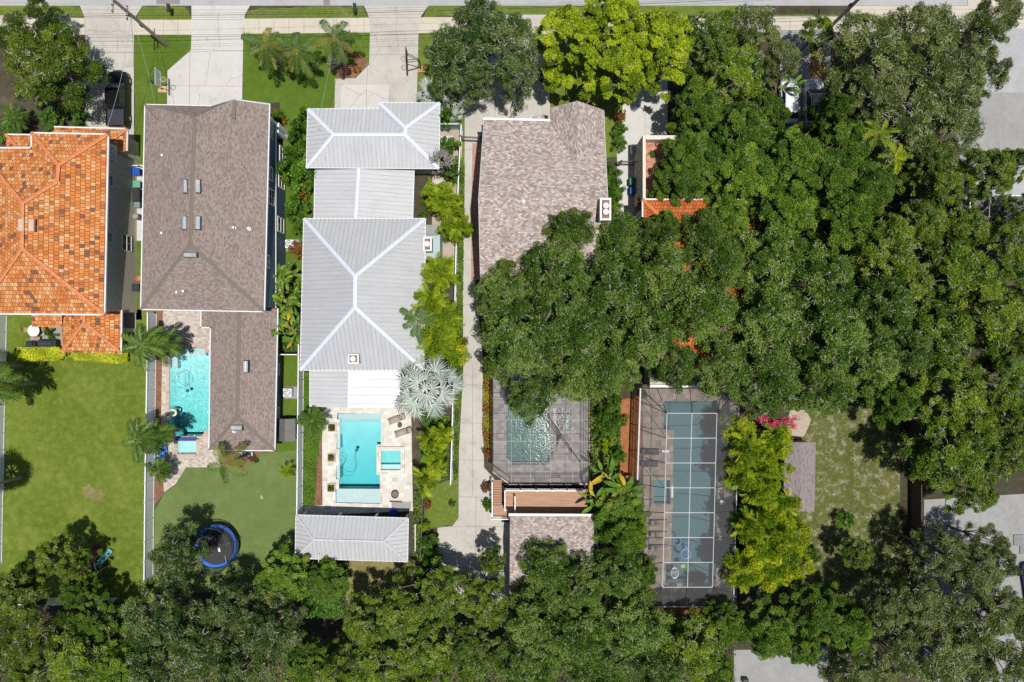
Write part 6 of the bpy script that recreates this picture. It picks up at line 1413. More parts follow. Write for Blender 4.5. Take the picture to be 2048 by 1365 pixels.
# ---------------------------------------------------------------- planting
OG = "live oaks of the central canopy"; RG = "trees on the right side"; BG = "trees along the bottom"; TG = "trees along the street"
T = [
# kind, px, py, r, h, label, group
('feather', 88, 128, 98, 8, "broad fine leaved tree north of the orange tiled house", TG),
('feather', 42, 70, 62, 7, "dark tree at the upper left corner", TG),
('feather', 78, 22, 34, 6, "small loose light tree on the verge at the upper left", TG),
('oakgrey', 912, 108, 72, 8.5, "dark oak right beside the dark basketball hoop", TG),
('oakgrey', 1010, 85, 82, 9, "dark oak touching the yellow green tree's west side", TG),
('oakgrey', 960, 40, 60, 8, "thin twiggy oak over the sidewalk", TG),
('oakgrey', 885, 172, 36, 6, "low dark oak limbs above the silver palm by the narrow drive", TG),
('lime', 1142, 75, 84, 10, "bright yellow green tree, western crown of the three", "chartreuse trees on the street"),
('lime', 1322, 85, 90, 10, "bright yellow green tree, eastern crown of the three", "chartreuse trees on the street"),
('lime', 1236, 120, 88, 9.5, "bright yellow green tree, lower middle crown nearest the mottled roof", "chartreuse trees on the street"),
('mid', 1425, 75, 72, 9, "green tree just east of the yellow green trees", TG),
('olive', 1505, 62, 72, 8.5, "thin olive tree with the sidewalk showing through", TG),
('mid', 1470, 150, 78, 9, "green tree north of the white car", TG),
('mid', 1640, 62, 36, 6, "small round green tree beside the transformer pole", TG),
('olive', 1568, 118, 46, 7, "sparse tree over the shaded driveway", TG),
('olive', 1745, 95, 92, 11, "feathery olive oak east of the transformer pole", RG),
('olive', 1850, 70, 82, 11, "feathery olive oak at the street corner", RG),
('olive', 1962, 75, 66, 10, "feathery olive oak farthest into the side street", RG),
('olive', 1905, 165, 84, 11, "feathery olive oak beside the side street", RG),
('olive', 1815, 225, 92, 10, "feathery olive oak above the yellow palm", RG),
('olive', 1908, 255, 70, 9, "feathery olive oak reaching over the grey paving", RG),
('olive', 1722, 186, 66, 10, "feathery olive oak east of the golden leaf litter", RG),
('dark', 1400, 215, 62, 8.5, "glossy green tree below the eastern yellow green crown", RG),
('dark', 1390, 320, 70, 9, "glossy green tree above the roof terrace", RG),
('dark', 1360, 360, 62, 8, "glossy green tree edging the terracotta terrace", RG),
('dark', 1490, 262, 72, 9, "glossy green tree west of the white car", RG),
('dark', 1490, 350, 78, 9.5, "glossy green tree in the middle of the dark grove", RG),
('dark', 1592, 316, 72, 9, "glossy green tree south of the white car", RG),
('dark', 1690, 290, 68, 9, "glossy green tree south of the silver van", RG),
('dark', 1660, 350, 72, 9.5, "glossy green tree left of the yellow palm", RG),
('dark', 1570, 420, 80, 10, "glossy green tree in the south of the dark grove", RG),
('dark', 1450, 440, 66, 9, "glossy green tree east of the orange roof gap", RG),
('dark', 1745, 370, 66, 9, "glossy green tree west of the small grey flat roof", RG),
('dark', 1690, 435, 72, 10, "glossy green tree at the south east of the grove", RG),
('oak', 1142, 458, 62, 11.5, "live oak limb pushing out over the mottled roof", OG),
('oak', 1110, 540, 82, 12.5, "live oak crown covering the south of the mottled roof", OG),
('oak', 1010, 585, 70, 12, "live oak crown at the west edge above the brick strip", OG),
('oak', 1235, 470, 62, 10.5, "live oak crown below the steel capped chimney", OG),
('oak', 1222, 570, 92, 12.5, "broad live oak crown in the middle west of the canopy", OG),
('oak', 1040, 680, 94, 12, "live oak crown above the north of the green pool", OG),
('oak', 1150, 660, 96, 12.5, "live oak crown centred over the rear of the mottled house", OG),
('oak', 1058, 798, 54, 9.5, "drooping live oak limb over the green pool", OG),
('oak', 1150, 752, 66, 10.5, "live oak crown north of the sparkling spa", OG),
('oak', 1215, 735, 74, 10.5, "live oak crown between the two pool cages", OG),
('oak', 1282, 672, 84, 12, "live oak crown over the west slope of the orange roof", OG),
('oak', 1335, 545, 80, 11.5, "live oak crown south of the orange roof gap", OG),
('oak', 1405, 625, 88, 11.5, "live oak crown right above the ridge of the orange roof", OG),
('oak', 1350, 730, 56, 9.5, "live oak crown above the north end of the lap pool", OG),
('oak', 1448, 730, 78, 10.5, "live oak crown at the north east corner of the large cage", OG),
('oak', 1440, 530, 74, 11, "live oak crown over the north east of the orange roof", OG),
('oak', 1545, 515, 88, 11.5, "live oak crown east of the orange roof", OG),
('oak', 1545, 640, 96, 12, "broad live oak crown in the east of the canopy", OG),
('oak', 1540, 762, 84, 10.5, "live oak crown above the pink flowers", OG),
('oak', 1640, 560, 88, 12, "live oak crown between the grove and the right side trees", OG),
('oak', 1665, 680, 94, 12, "live oak crown north of the patchy lawn", OG),
('oak', 1655, 775, 72, 10.5, "live oak crown hanging over the patchy lawn", OG),
('mid', 1775, 500, 82, 10, "green tree south of the small grey flat roof", RG),
('mid', 1885, 370, 56, 8.5, "yellowish green tree over the dark grey house corner", RG),
('mid', 1985, 345, 62, 8.5, "yellowish green tree below the side street", RG),
('mid', 1850, 450, 62, 8.5, "green tree over the west slope of the dark grey roof", RG),
('mid', 1900, 545, 84, 10, "green tree over the middle of the dark grey roof", RG),
('mid', 2010, 500, 70, 9.5, "green tree at the right edge beside the dead tree", RG),
('oak', 1770, 615, 82, 11, "grey green oak west of the dark grey house", RG),
('oak', 1745, 725, 72, 10.5, "grey green oak north of the board fence", RG),
('mid', 1880, 670, 88, 10, "green tree below the dark grey roof", RG),
('mid', 1990, 640, 86, 10, "green tree at the right edge halfway down", RG),
('dark', 1800, 800, 56, 8.5, "dark tree at the north end of the board fence", RG),
('mid', 1905, 790, 88, 10.5, "green tree east of the board fence", RG),
('mid', 2010, 770, 76, 10, "green tree at the right edge above the concrete yard", RG),
('mid', 1900, 910, 86, 10, "green tree overhanging the north of the concrete yard", RG),
('mid', 2012, 900, 76, 10, "green tree at the right edge overhanging the yard", RG),
('mid', 1950, 985, 52, 8, "low green limb over the concrete yard", RG),
('olive', 1955, 1140, 60, 9, "thin olive oak west of the blue car", BG),
('olive', 1885, 1110, 56, 9, "thin olive oak over the yard beside the fence end", BG),
('olive', 1840, 1205, 66, 9.5, "thin olive oak south of the fence end", BG),
('olive', 1950, 1240, 84, 10, "thin olive oak south of the blue car", BG),
('olive', 1880, 1310, 82, 10, "thin olive oak at the bottom right", BG),
('olive', 2012, 1310, 80, 10, "thin olive oak in the lower right corner", BG),
('olive', 1775, 1215, 52, 9, "thin olive oak west of the white trailer", BG),
('olive', 1790, 1310, 70, 9, "thin olive oak beside the bottom driveway", BG),
('dark', 1700, 1265, 58, 8, "dark tree below the patchy lawn", BG),
('dark', 1630, 1225, 58, 8, "dark tree south of the shed", BG),
('dark', 1610, 1300, 42, 7.5, "dark tree over the bottom driveway", BG),
('dark', 1540, 1270, 62, 8.5, "dark tree south east of the large cage", BG),
('mid', 1720, 1110, 36, 5.5, "small green tree in the south of the patchy lawn", BG),
('mid', 105, 1115, 46, 7, "green tree west of the playset", BG),
('mid', 20, 1190, 56, 8, "green tree at the lower left edge", BG),
('dark', 150, 1190, 40, 6, "dark low tree beside the shaded vinyl fence", BG),
('feather', 55, 1280, 72, 9, "green tree in the lower left below the shaded fence", BG),
('mid', 150, 1310, 76, 9, "bright topped tree at the bottom left", BG),
('dark', 235, 1345, 60, 8, "dark tree at the bottom south of the wide lawn", BG),
('oakgrey', 345, 1112, 62, 8.5, "grey green oak shading the trampoline", BG),
('oakgrey', 300, 1235, 78, 10, "grey green oak south west of the trampoline", BG),
('oakgrey', 395, 1295, 82, 10, "grey green oak at the bottom below the trampoline", BG),
('oakgrey', 455, 1215, 58, 9, "grey green oak right behind the trampoline", BG),
('oakgrey', 535, 1260, 74, 9.5, "grey green oak south of the artificial turf", BG),
('dark', 560, 1165, 62, 6.5, "dark tree at the corner of turf and fence", BG),
('dark', 648, 1165, 48, 5, "dark green tree behind the pavilion's west end", BG),
('dark', 612, 1335, 52, 8, "dark tree at the bottom west of the bright ones", BG),
('mid', 735, 1245, 62, 8.5, "bright green tree south west of the dry grass", BG),
('mid', 808, 1235, 66, 8, "bright green tree south of the dry grass", BG),
('mid', 740, 1330, 72, 9, "bright green tree at the bottom middle left", BG),
('mid', 893, 1190, 60, 8, "bright green tree at the south west of the concrete court", BG),
('mid', 850, 1300, 70, 9, "bright green tree at the bottom below the concrete court", BG),
('mid', 985, 1125, 30, 7, "slim bright tree leaning over the concrete court", BG),
('mid', 970, 1210, 56, 8.5, "bright green tree south of the concrete court", BG),
('mid', 950, 1310, 66, 9, "bright green tree at the very bottom middle", BG),
('oak', 1092, 1140, 62, 8.5, "oak crown over the west of the detached garage", BG),
('oak', 1165, 1170, 62, 9, "oak crown over the south east of the detached garage", BG),
('oak', 1062, 1240, 68, 9.5, "oak crown south of the detached garage", BG),
('oak', 1150, 1275, 82, 10, "large oak crown at the bottom centre", BG),
('dark', 1255, 1070, 52, 8, "dark oak west of the large cage's middle", BG),
('oak', 1238, 1150, 62, 9, "oak crown west of the large cage's south end", BG),
('dark', 1285, 1150, 36, 6.5, "bright glossy tree touching the large cage's south west", BG),
('oak', 1275, 1262, 78, 9.5, "oak crown right below the large cage", BG),
('mid', 1385, 1300, 78, 9, "tree at the bottom below the lap pool", BG),
('dark', 1455, 1250, 48, 7.5, "dark tree at the large cage's south east corner", BG),
('dark', 1240, 1030, 62, 6, "bright leafy tree beside the yellow tipped banana plants", BG),
('lime', 1225, 38, 76, 10, "bright yellow green tree, middle crown over the street", "chartreuse trees on the street"),
('dark', 1330, 455, 42, 9, "glossy green limb over the west of the orange roof gap", RG),
('oak', 1410, 475, 62, 10.5, "live oak crown at the orange roof gap's east side", OG),
('mid', 2035, 690, 60, 10, "green tree at the very edge below the green tree halfway down", RG),
('olive', 2010, 1215, 50, 8.5, "thin olive oak right below the blue car", BG),
('olive', 1985, 1090, 40, 8, "small olive oak limb north west of the blue car", BG),
('oak', 1292, 462, 38, 9, "small live oak limb over the orange roof's west eave", OG),
('oakgrey', 1035, 150, 52, 8, "dark oak limb spreading over the driveway of the mottled house", TG),
('oakgrey', 950, 150, 50, 7.5, "dark oak limb nearest the small silver palm", TG),
('dark', 1532, 212, 40, 8, "small glossy green tree touching the white car's west side", RG),
('olive', 2000, 30, 50, 9, "feathery olive oak at the top edge over the corner", RG),
('olive', 1850, 150, 70, 10.5, "feathery olive oak in the middle of the corner group", RG),
('olive', 1765, 185, 70, 10.5, "feathery olive oak in the west of the corner group", RG),
('mid', 1860, 320, 50, 8.5, "yellowish green tree closing the gap above the flat roof", RG),
('dark', 1552, 232, 34, 8, "little glossy green crown covering the white car's rear", RG),
('dark', 1672, 218, 40, 9, "glossy green crown over the silver van's east side", RG),
('mid', 142, 1140, 32, 7, "small green crown shading the playset", BG),
('feather', 45, 1152, 32, 6.5, "green crown west of the tree by the playset", BG),
('mid', 1978, 905, 56, 9.5, "green crown filling the grove's south east", RG),
('mid', 2045, 835, 50, 9.5, "green crown cut by the right edge above the yard", RG),
('oak', 1108, 1195, 46, 8.5, "oak crown over the south west corner of the detached garage", BG),
('mid', 2045, 420, 40, 8.5, "green crown cut by the right edge over the dead tree's roof", RG),
('olive', 2003, 1128, 38, 8.5, "small thin olive crown above the blue car", BG),
('olive', 2045, 1245, 46, 9, "thin olive crown cut by the right edge below the car", BG),
('oak', 1328, 470, 40, 9.5, "small live oak limb in the middle of the orange roof gap", OG),
('olive', 1975, 150, 46, 10, "feathery olive crown reaching far over the side street", RG),
('mid', 2035, 330, 44, 8.5, "yellowish green crown cut by the right edge", RG),
('mid', 1930, 455, 60, 9, "green tree over the middle west of the dark grey roof", RG),
('mid', 1955, 575, 70, 10, "green tree over the south of the dark grey roof", RG),
('mid', 2030, 575, 60, 10, "green tree at the right edge over the roof corner", RG),
('mid', 1820, 560, 60, 9.5, "green tree west of the dark grey roof", RG),
('oak', 1815, 700, 62, 10, "grey green oak north west of the board fence top", RG),
('mid', 1945, 850, 60, 10, "green tree in the middle of the eastern grove", RG),
('oakgrey', 300, 1345, 66, 9.5, "grey green oak at the bottom edge on the left", BG),
('oakgrey', 480, 1345, 66, 9.5, "grey green oak at the bottom edge below the turf", BG),
('mid', 60, 1365, 60, 9, "green tree in the lower left corner", BG),
('mid', 665, 1365, 60, 9, "bright tree at the bottom edge left of the middle", BG),
('mid', 840, 1375, 60, 9, "bright tree cut by the bottom edge near the middle", BG),
('oak', 1060, 1335, 72, 9.5, "oak crown cut by the bottom edge at the centre", BG),
('oak', 1200, 1350, 72, 9.5, "oak crown at the bottom edge below the garage side", BG),
('oak', 1320, 1355, 66, 9, "oak crown at the bottom edge below the large cage", BG),
('dark', 1430, 1350, 45, 8, "dark tree at the bottom edge beside the concrete driveway", BG),
('olive', 1720, 1360, 70, 9, "thin olive oak at the bottom edge right of the driveway", BG),
('olive', 1950, 1365, 70, 9.5, "thin olive oak at the bottom edge on the right", BG),
('mid', 545, 1185, 40, 7, "low tree under the oak at the turf's south east", BG),
('dark', 180, 1255, 56, 7.5, "dark tree in the shade behind the vinyl fence", BG),
]
for q in T: tree(*q)

# a bare dead tree at the right
c = P(1965, 440, 3.5); t = thing("dead_tree", (c.x, c.y-1.0, 0), "leafless pale dead tree in front of the grey roof", "tree"); b0 = Vector((c.x, c.y-1.0, 0)); m_ = MB()
f = b0 + Vector((.1, .6, 4.2)); m_.tube([b0, b0.lerp(f, .5), f], [.16, .13, .1], 8); obj("trunk", m_, M['twig'], t)
m_ = MB(); r_ = np.random.default_rng(5)
def grow(p, d, L, r, dep):
    e = p + d*L; m_.tube([p, p.lerp(e, .5)+Vector(r_.normal(size=3)*L*.06), e], [r, r*.8, r*.55], 5, cap=False)
    if dep:
        for _ in range(3): grow(e, (d + Vector(r_.normal(size=3)*.55)).normalized(), L*.68, r*.55, dep-1)
for a_ in (1.2, 2.0, 2.7, .4, 3.4, -.2): grow(f, Vector((math.cos(a_), math.sin(a_), .7)).normalized(), 1.5, .06, 3)
obj("branches", m_, M['twig'], t)

# feather palms
palm('foxtail', 532, 92, 5.2, 16, "westernmost foxtail palm of the front lawn trio", tilt=(-.15, .75), sc=1.12, group="palms on the front lawn")
palm('foxtail', 592, 104, 5.0, 17, "middle dark green palm of the front lawn trio", tilt=(-.15, .75), sc=1.08, group="palms on the front lawn")
palm('foxtail', 668, 76, 5.6, 12, "bronze tinted palm next to the beige driveway", tilt=(0, .8), sc=1.1, group="palms on the front lawn")
palm('palm', 283, 690, 6.0, 20, "dark feather palm beside the yellow hedge", tilt=(-.2, .9), sc=.95, group="palms along the vinyl fence")
palm('palm', 322, 690, 4.5, 15, "dark feather palm leaning over the bright pool's corner", tilt=(-.2, .8), sc=.82, group="palms along the vinyl fence")
palm('palm', 276, 882, 5.6, 19, "dark feather palm on the lawn side of the vinyl fence", tilt=(-.2, .9), sc=.9, group="palms along the vinyl fence")
palm('palm', 312, 872, 4.6, 14, "dark feather palm above the blue loungers", tilt=(-.2, .8), sc=.72, group="palms along the vinyl fence")
palm('foxtail', 450, 928, 6.0, 10, "large palm with long fronds south of the blue wing", tilt=(-.1, .7), sc=1.08, name="palm_tree")
palm('palm', 318, 942, 2.4, 26, "low bushy palm at the corner of pavers and mulch", tilt=(-.6, .7), sc=.55, trunk=False)
palm('palm', 626, 842, 3.2, 26, "bushy dark palm at the corner of the white deck", tilt=(-.6, .7), sc=.62, trunk=False)
palm('areca', 575, 942, 1.2, 24, "low yellow green palm clump at the turf edge", tilt=(-.8, .4), sc=.42, trunk=False)
palm('palm', -30, 775, 7.0, 20, "tall palm at the left edge with fronds reaching into view", tilt=(-.2, .9), sc=1.15)
palm('greenfan', -66, 985, 7.0, 34, "fan palm whose round shadow lies on the wide lawn", tilt=(-.6, 1.0), sc=1.3)
palm('palm', -30, 735, 5.0, 12, "shorter palm beside the left vinyl fence", tilt=(-.2, .9), sc=.8)
palm('palm', 30, 235, 2.2, 22, "bright low fern palm beside the orange porch roof", tilt=(-.7, .5), sc=.6, trunk=False)
palm('royal', 836, 645, 7.0, 10, "palm frond cluster reaching over the rear metal roof", tilt=(-.1, .6), sc=.72)
# yellow green areca clumps along the narrow drive
AG = "areca palm clumps beside the metal roofed house"
for px, py, h, n, sc, lb in ((880, 545, 5.2, 62, .72, "areca clump at the north of the long green row"), (862, 610, 5.5, 66, .75, "areca clump opposite the ridge of the rear metal roof"),
                             (890, 640, 5.0, 60, .7, "areca clump beside the narrow driveway's middle"), (872, 690, 5.0, 60, .72, "areca clump right above the silver palm"), (905, 705, 4.4, 42, .6, "areca clump between silver palm and driveway"),
                             (890, 400, 4.4, 60, .62, "golden areca clump opposite the white slabs"), (908, 450, 4.2, 54, .58, "green areca clump south of the golden one"), (868, 385, 3.6, 20, .42, "yellowest small areca by the side court")):
    palm('areca', px, py, h, n, lb, tilt=(-.75, .6), sc=sc*.9, group=AG, spread=.8, hearts=7, name="areca_palm")
for px, py, h, n, sc, lb in ((862, 885, 3.6, 38, .62, "areca clump east of the raised spa"), (872, 925, 3.4, 36, .6, "golden green areca clump at the deck's east edge"), (850, 962, 3.6, 36, .62, "dark tipped areca clump near the fire pit"), (885, 868, 3.0, 20, .5, "areca clump right below the silver palm")):
    palm('areca', px, py, h, n, lb, tilt=(-.6, .6), sc=sc, group="areca palms east of the white deck", spread=.5, hearts=3, name="areca_palm")
AG2 = "areca palm clumps east of the large cage"
for px, py, h, n, sc, lb in ((1475, 862, 3.4, 38, .45, "small areca clump north west in the row by the lap pool"), (1500, 905, 5.2, 66, .72, "dark green areca clump beside the shed's north end"), (1555, 885, 4.6, 54, .62, "areca clump touching the shed roof"),
                             (1520, 985, 5.0, 62, .66, "areca clump beside the shed's south end"), (1565, 1010, 4.8, 54, .62, "areca clump south of the shed roof"), (1500, 1060, 5.0, 62, .66, "areca clump beside the blue floats"), (1560, 1085, 5.0, 60, .66, "areca clump toward the sandy south lawn"),
                             (1540, 940, 5.0, 50, .66, "areca clump directly west of the shed roof"), (1480, 955, 4.6, 50, .6, "areca clump beside the lap pool's middle"), (1530, 1040, 5.0, 50, .64, "areca clump in the middle of the row's south half"), (1585, 1065, 4.6, 44, .6, "areca clump east in the row's south half"), (1525, 1110, 5.0, 50, .62, "areca clump above the two golden ones"), (1485, 1150, 5.0, 54, .64, "golden areca clump at the cage's south east"), (1545, 1150, 5.0, 62, .68, "largest golden areca clump of the row"), (1595, 1120, 4.2, 38, .5, "outer areca clump nearest the sand")):
    palm('areca', px, py, h, n, lb, tilt=(-.75, .6), sc=sc*.9, group=AG2, spread=.85, hearts=7, name="areca_palm")
# silver palms
silver_palm(851, 776, 5.6, 1.08, [(10, .3), (8, -.08), (5, -.5)], "large silver blue fan palm over the white porch roof")
silver_palm(868, 186, 3.2, .62, [(6, .25), (6, -.1), (4, -.5)], "silver fan palm beside the north east metal roof corner")
silver_palm(912, 214, 2.2, .42, [(6, .25), (5, -.1), (3, -.5)], "smaller silver fan palm in shade by the narrow driveway")
# broad leaved tropical plants
BGp = "broad leaved plants beside the blue house"
for px, py, h, n, sc, lb in ((565, 560, 3.2, 38, .82, "banana-like clump at the blue house's south east"), (575, 605, 3.4, 28, .85, "yellow touched banana-like clump in the middle"), (545, 640, 3.2, 38, .8, "banana-like clump overlapping the wing roof"), (585, 665, 3.2, 24, .8, "banana-like clump nearest the rear metal roof"), (545, 600, 3.0, 20, .75, "banana-like clump under the tall blue eave")):
    palm('paddle', px, py, h, n, lb, tilt=(-.8, .6), sc=sc*.85, group=BGp, spread=.7, hearts=5, part="leaf", name="banana_plant", cat="banana plant", extra=('yellow', .15))
for px, py, h, n, sc, lb in ((1215, 955, 4.5, 14, 1.15, "tall banana plant north of the brown deck's end"), (1250, 985, 4.6, 16, 1.2, "tall banana plant between deck and large cage"), (1190, 1000, 4.0, 12, 1.0, "banana plant overhanging the brown deck")):
    palm('paddle', px, py, h, n, lb, tilt=(-.6, .6), sc=sc*.8, group="banana plants by the brown deck", spread=.5, hearts=3, part="leaf", name="banana_plant", cat="banana plant", extra=('yellow', .3))
palm('bigleaf', 1583, 172, 3.0, 7, "broad leaved plant in front of the white car", tilt=(-.5, .5), sc=.4, part="leaf", name="banana_plant", cat="banana plant", trunk=False)
palm('areca', 1758, 265, 9.3, 10, "golden palm rising among the feathery oaks", tilt=(-.7, .6), sc=.7)
palm('areca', 1790, 310, 9.2, 9, "bright green palm south of the golden one", tilt=(-.4, .6), sc=.75)
palm('greenfan', 2035, 745, 9.0, 12, "green fan palm at the right edge", tilt=(-.6, .7), sc=.8, part="fan_leaf")

# shrubs
SHR = [('s_shrub', 596, 262, 22, 2.4, "bushy shrub at the north of the row by the blue house"), ('s_shrub', 590, 300, 24, 2.4, "bushy shrub beside the grey metal front roof"), ('s_shrub', 598, 345, 40, 3.4, "largest round bright shrub near the blue house windows"),
 ('s_shrub', 572, 340, 22, 3.0, "round bright shrub against the blue wall"), ('s_croton', 602, 392, 14, 1.6, "small orange leaved shrub between green ones"), ('s_shrub', 592, 415, 26, 2.4, "green shrub beside the middle metal roof"), ('s_shrub', 600, 450, 22, 2.2, "green shrub at the corner of the rear metal roof"), ('s_rust', 596, 500, 18, 1.8, "rusty shrub beside the white air conditioner"), ('s_shrub', 608, 230, 14, 1.8, "small shrub at the front metal roof corner"),
 ('s_croton', 566, 240, 8, .8, "tiny yellow flowering shrub by the blue porch"), ('s_shrub', 556, 232, 12, 1.1, "clipped shrub at the blue porch corner"),
 ('s_shrub', 891, 235, 20, 3.0, "bright green shrub at the metal roof's east corner"), ('s_shrub', 898, 300, 26, 2.6, "shrub in the side court north of the pink twigs"), ('s_bare', 889, 330, 24, 3.4, "pinkish bare twiggy shrub at the metal roof corner"), ('s_shrub', 903, 345, 24, 2.4, "shrub below the pink twigs"),
 ('s_croton', 1190, 700, 14, 1.5, "croton by the cage"), ('s_shrub', 1205, 830, 20, 2.2, "light shrub between the cages"), ('s_shrub', 1210, 860, 20, 2.0, "shrub north of the yellow flowers"), ('s_lime', 1208, 888, 16, 1.8, "yellow flowering shrub between the cages"), ('s_shrub', 1235, 910, 20, 1.8, "shrub beside the red mulch"), ('s_shrub', 1225, 800, 22, 2.4, "shrub at the north of the planted gap"), ('s_shrub', 1240, 840, 16, 1.6, "small shrub touching the red mulch"),
 ('s_shrub', 1222, 345, 20, 1.8, "vine like shrub between mottled roof and walk"), ('s_shrub', 1230, 378, 20, 1.8, "vine like shrub nearest the steel chimney"), ('s_shrub', 1228, 405, 18, 1.8, "vine like shrub south beside the chimney"), ('s_shrub', 1240, 262, 16, 1.4, "dark hedge shrub at the walk's edge"), ('s_shrub', 1240, 290, 14, 1.4, "dark hedge shrub near the iron gate"), ('s_rust', 1241, 235, 14, 1.3, "dull shrub north at the walk's edge"),
 ('s_rust', 975, 905, 13, 1.3, "rusty croton beside the smaller cage's west wall"), ('s_rust', 973, 975, 12, 1.3, "rusty croton at the top of the deck steps"), ('s_shrub', 975, 1010, 13, 1.2, "pale green shrub beside the deck steps"), ('s_rust', 852, 1010, 11, 1.0, "rusty shrub on the lawn corner by the black fence"), ('s_lime', 850, 1053, 12, 1.2, "yellow leaved shrub east of the pavilion"), ('s_shrub', 858, 1090, 22, 2.0, "dark shrub at the concrete court's west edge"), ('s_shrub', 862, 1130, 24, 2.2, "dark shrub south at the court's west edge"), ('s_shrub', 850, 1160, 24, 2.0, "dark shrub below the black fence's end"),
 ('s_shrub', 904, 1008, 7, .8, "tiny pale palm-like tuft on the lawn corner"), ('s_shrub', 700, 118, 9, .7, "little green plant in the mulch bed"), ('s_croton', 714, 138, 8, .6, "small yellow plant in the mulch bed"), ('s_bare', 668, 128, 13, 1.0, "dry twiggy plant in the mulch bed"),
 ('s_shrub', 1690, 1040, 18, 1.6, "low bush on the shaded part of the patchy lawn"), ('s_shrub', 1625, 1110, 18, 1.8, "bush between golden palms and sandy lawn"), ('s_shrub', 160, 240, 20, 1.4, "low bush at the corner of the first driveway"), ('s_shrub', 20, 268, 26, 1.6, "ferny bush left of the orange porch roof"), ('s_shrub', 105, 240, 30, 1.5, "ferny bush north of the orange porch roof"),
 ('s_shrub', 100, 668, 11, .9, "potted fern on the patio beside the white table"), ('s_shrub', 1287, 790, 10, 1.0, "dark potted bush in the north west of the large cage"), ('s_shrub', 1447, 905, 12, 1.1, "dark bush on the east side of the lap pool"), ('s_shrub', 845, 430, 10, 1.4, "small bush at the rear metal roof's north east corner")]
for k, px, py, r, h, lb in SHR:
    p = PR[k][int(px) % len(PR[k])]; c = P(px, py, h*.7); t = thing("shrub", (c.x, c.y, 0), lb, "shrub", rz=rng.random()*6.28)
    s_ = S(r, h)/1.12; t.scale = (s_, s_, h/1.5); link_copy(p['trunk'], "stem", t); link_copy(p['crown'], "foliage", t)
    if p['branches'] and k == 's_bare': link_copy(p['branches'], "branches", t)
# flowers
pc_ = [(1524,841),(1530,838),(1545,850),(1552,848),(1568,843),(1575,840),(1582,845),(1590,838),(1566,858),(1548,842),(1586,852),(1521,835)]
V_, N_, Z_ = [], [], []
for x, y in pc_:
    c = P(x, y, 4.4); n_ = 75; V_.append(np.array(c) + rng.normal(size=(n_, 3))*[.22, .16, .25]); N_.append(rng.normal(size=(n_, 3))*.5+[0, 0, .7]); Z_.append(.1+.08*rng.random(n_))
Cc = np.concatenate(V_); og = np.array([Cc[:, 0].mean(), Cc[:, 1].mean(), 0]); me = quads_mesh("blossom", leaf_quads(Cc-og, np.concatenate(N_), np.concatenate(Z_), .8), rng.random(len(Cc)), LM['pink'])
t = thing("flowering_vine", og, "bright pink flowering vine below the oaks beside the shed", "vine"); link_copy(me, "blossom", t)
b_ = MB()
for x, y in pc_: b_.tube([(og[0], og[1], 0), Vector((og[0], og[1], 2.5)), P(x, y, 4.3)], [.06, .05, .02], 5)
obj("stem", b_, M['bark'], t)
# hedges and ground cover
scatter_leaves("hedge", [(50,695),(130,694),(142,704),(140,714),(128,722),(60,722),(48,715)], 0, 1.1, 900, .13, LM['yellow'], "bright yellow hedge west of the lanai roof", "hedge")
scatter_leaves("hedge", [(155,704),(262,706),(262,724),(245,727),(158,720),(150,712)], 0, .8, 900, .13, LM['yellow'], "bright yellow hedge along the lanai roof's south edge", "hedge")
scatter_leaves("ground_cover", [(918,330),(930,330),(927,560),(925,740),(918,860),(916,960),(906,960),(909,822),(915,560)], 0, .5, 320, .16, LM['ivy'], "trailing green ground cover along the narrow driveway", "ground cover", "stuff")
scatter_leaves("ground_cover", [(968,735),(983,735),(984,900),(972,905),(966,860)], 0, .8, 320, .17, LM['croton'], "yellow green and red border plants beside the smaller cage", "ground cover", "stuff")
scatter_leaves("ground_cover", [(1180,720),(1240,720),(1240,960),(1180,960)], 0, .6, 110, .2, LM['ivy'], "mixed low plants between the two cages", "ground cover", "stuff")
scatter_leaves("ground_cover", [(606,1120),(700,1120),(690,1230),(606,1230)], 0, 1.0, 160, .22, LM['shrub'], "dense low greenery behind the pavilion", "ground cover", "stuff")
scatter_leaves("ground_cover", [(604,750),(640,750),(640,880),(630,1010),(604,1010)], 0, .18, 160, .12, LM['shrub'], "tall tufty grass beside the white fence", "grass", "stuff")
scatter_leaves("ground_cover", [(828,980),(846,980),(845,1110),(828,1110)], 0, .6, 180, .18, LM['ivy'], "climbing greenery beside the black fence", "ground cover", "stuff")
scatter_leaves("ground_cover", [(845,820),(900,830),(898,958),(845,958)], 0, .7, 160, .18, LM['shrub'], "low greenery below the areca palms", "ground cover", "stuff")
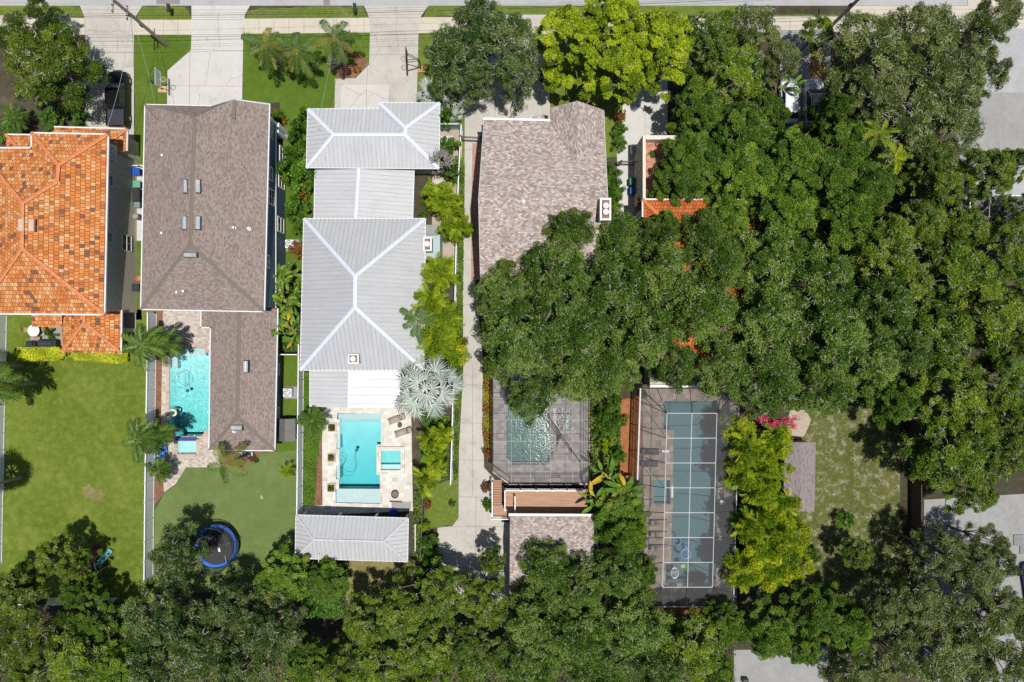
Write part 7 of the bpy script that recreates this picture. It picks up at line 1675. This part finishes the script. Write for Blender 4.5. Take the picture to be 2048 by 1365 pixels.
scatter_leaves("ground_cover", [(530,630),(604,560),(604,700),(556,700)], 0, .9, 120, .2, LM['shrub'], "low greenery under the banana-like clumps", "ground cover", "stuff")
scatter_leaves("hedge", [(540,226),(562,226),(562,234),(540,234)], 0, .9, 900, .1, LM['ivy'], "small clipped hedge box by the blue porch", "hedge")
scatter_leaves("ground_cover", [(0,1215),(620,1240),(620,1400),(-60,1400),(-60,1215)], 0, .9, 22, .26, LM['dark'], "sparse dark undergrowth in the lower left", "undergrowth", "stuff")
scatter_leaves("ground_cover", [(690,1215),(1300,1230),(1466,1230),(1466,1400),(690,1400)], 0, .9, 22, .26, LM['dark'], "sparse dark undergrowth along the bottom", "undergrowth", "stuff")
scatter_leaves("ground_cover", [(1460,240),(1860,400),(1860,820),(1690,820),(1500,780),(1380,760),(1380,240)], 0, .9, 14, .26, LM['dark'], "sparse dark undergrowth below the canopy", "undergrowth", "stuff")

scatter_leaves("leaf_litter", [(930,190),(1100,190),(1100,240),(930,300)], .03, .05, 3, .07, LM['rust'], "fallen leaves on the driveway below the dark oaks", "leaf litter", "stuff")
scatter_leaves("leaf_litter", [(920,620),(968,640),(968,800),(918,800)], .03, .05, 4, .07, LM['rust'], "fallen leaves on the narrow driveway under the canopy edge", "leaf litter", "stuff")
scatter_leaves("leaf_litter", [(875,1080),(1020,1060),(1020,1210),(875,1210)], .03, .05, 3, .07, LM['rust'], "fallen leaves on the shaded concrete court", "leaf litter", "stuff")
scatter_leaves("leaf_litter", [(1850,1000),(2060,990),(2060,1400),(1850,1400)], .03, .05, 1.5, .08, LM['rust'], "fallen leaves on the stained concrete yard", "leaf litter", "stuff")
scatter_leaves("leaf_litter", [(1900,120),(2060,60),(2060,330),(1900,330)], .04, .06, .8, .08, LM['rust'], "fallen leaves on the side street", "leaf litter", "stuff")
scatter_leaves("leaf_litter", [(1600,830),(1800,830),(1800,1200),(1600,1200)], .02, .05, 10, .11, LM['bare'], "pale dry leaves on the patchy lawn", "leaf litter", "stuff")
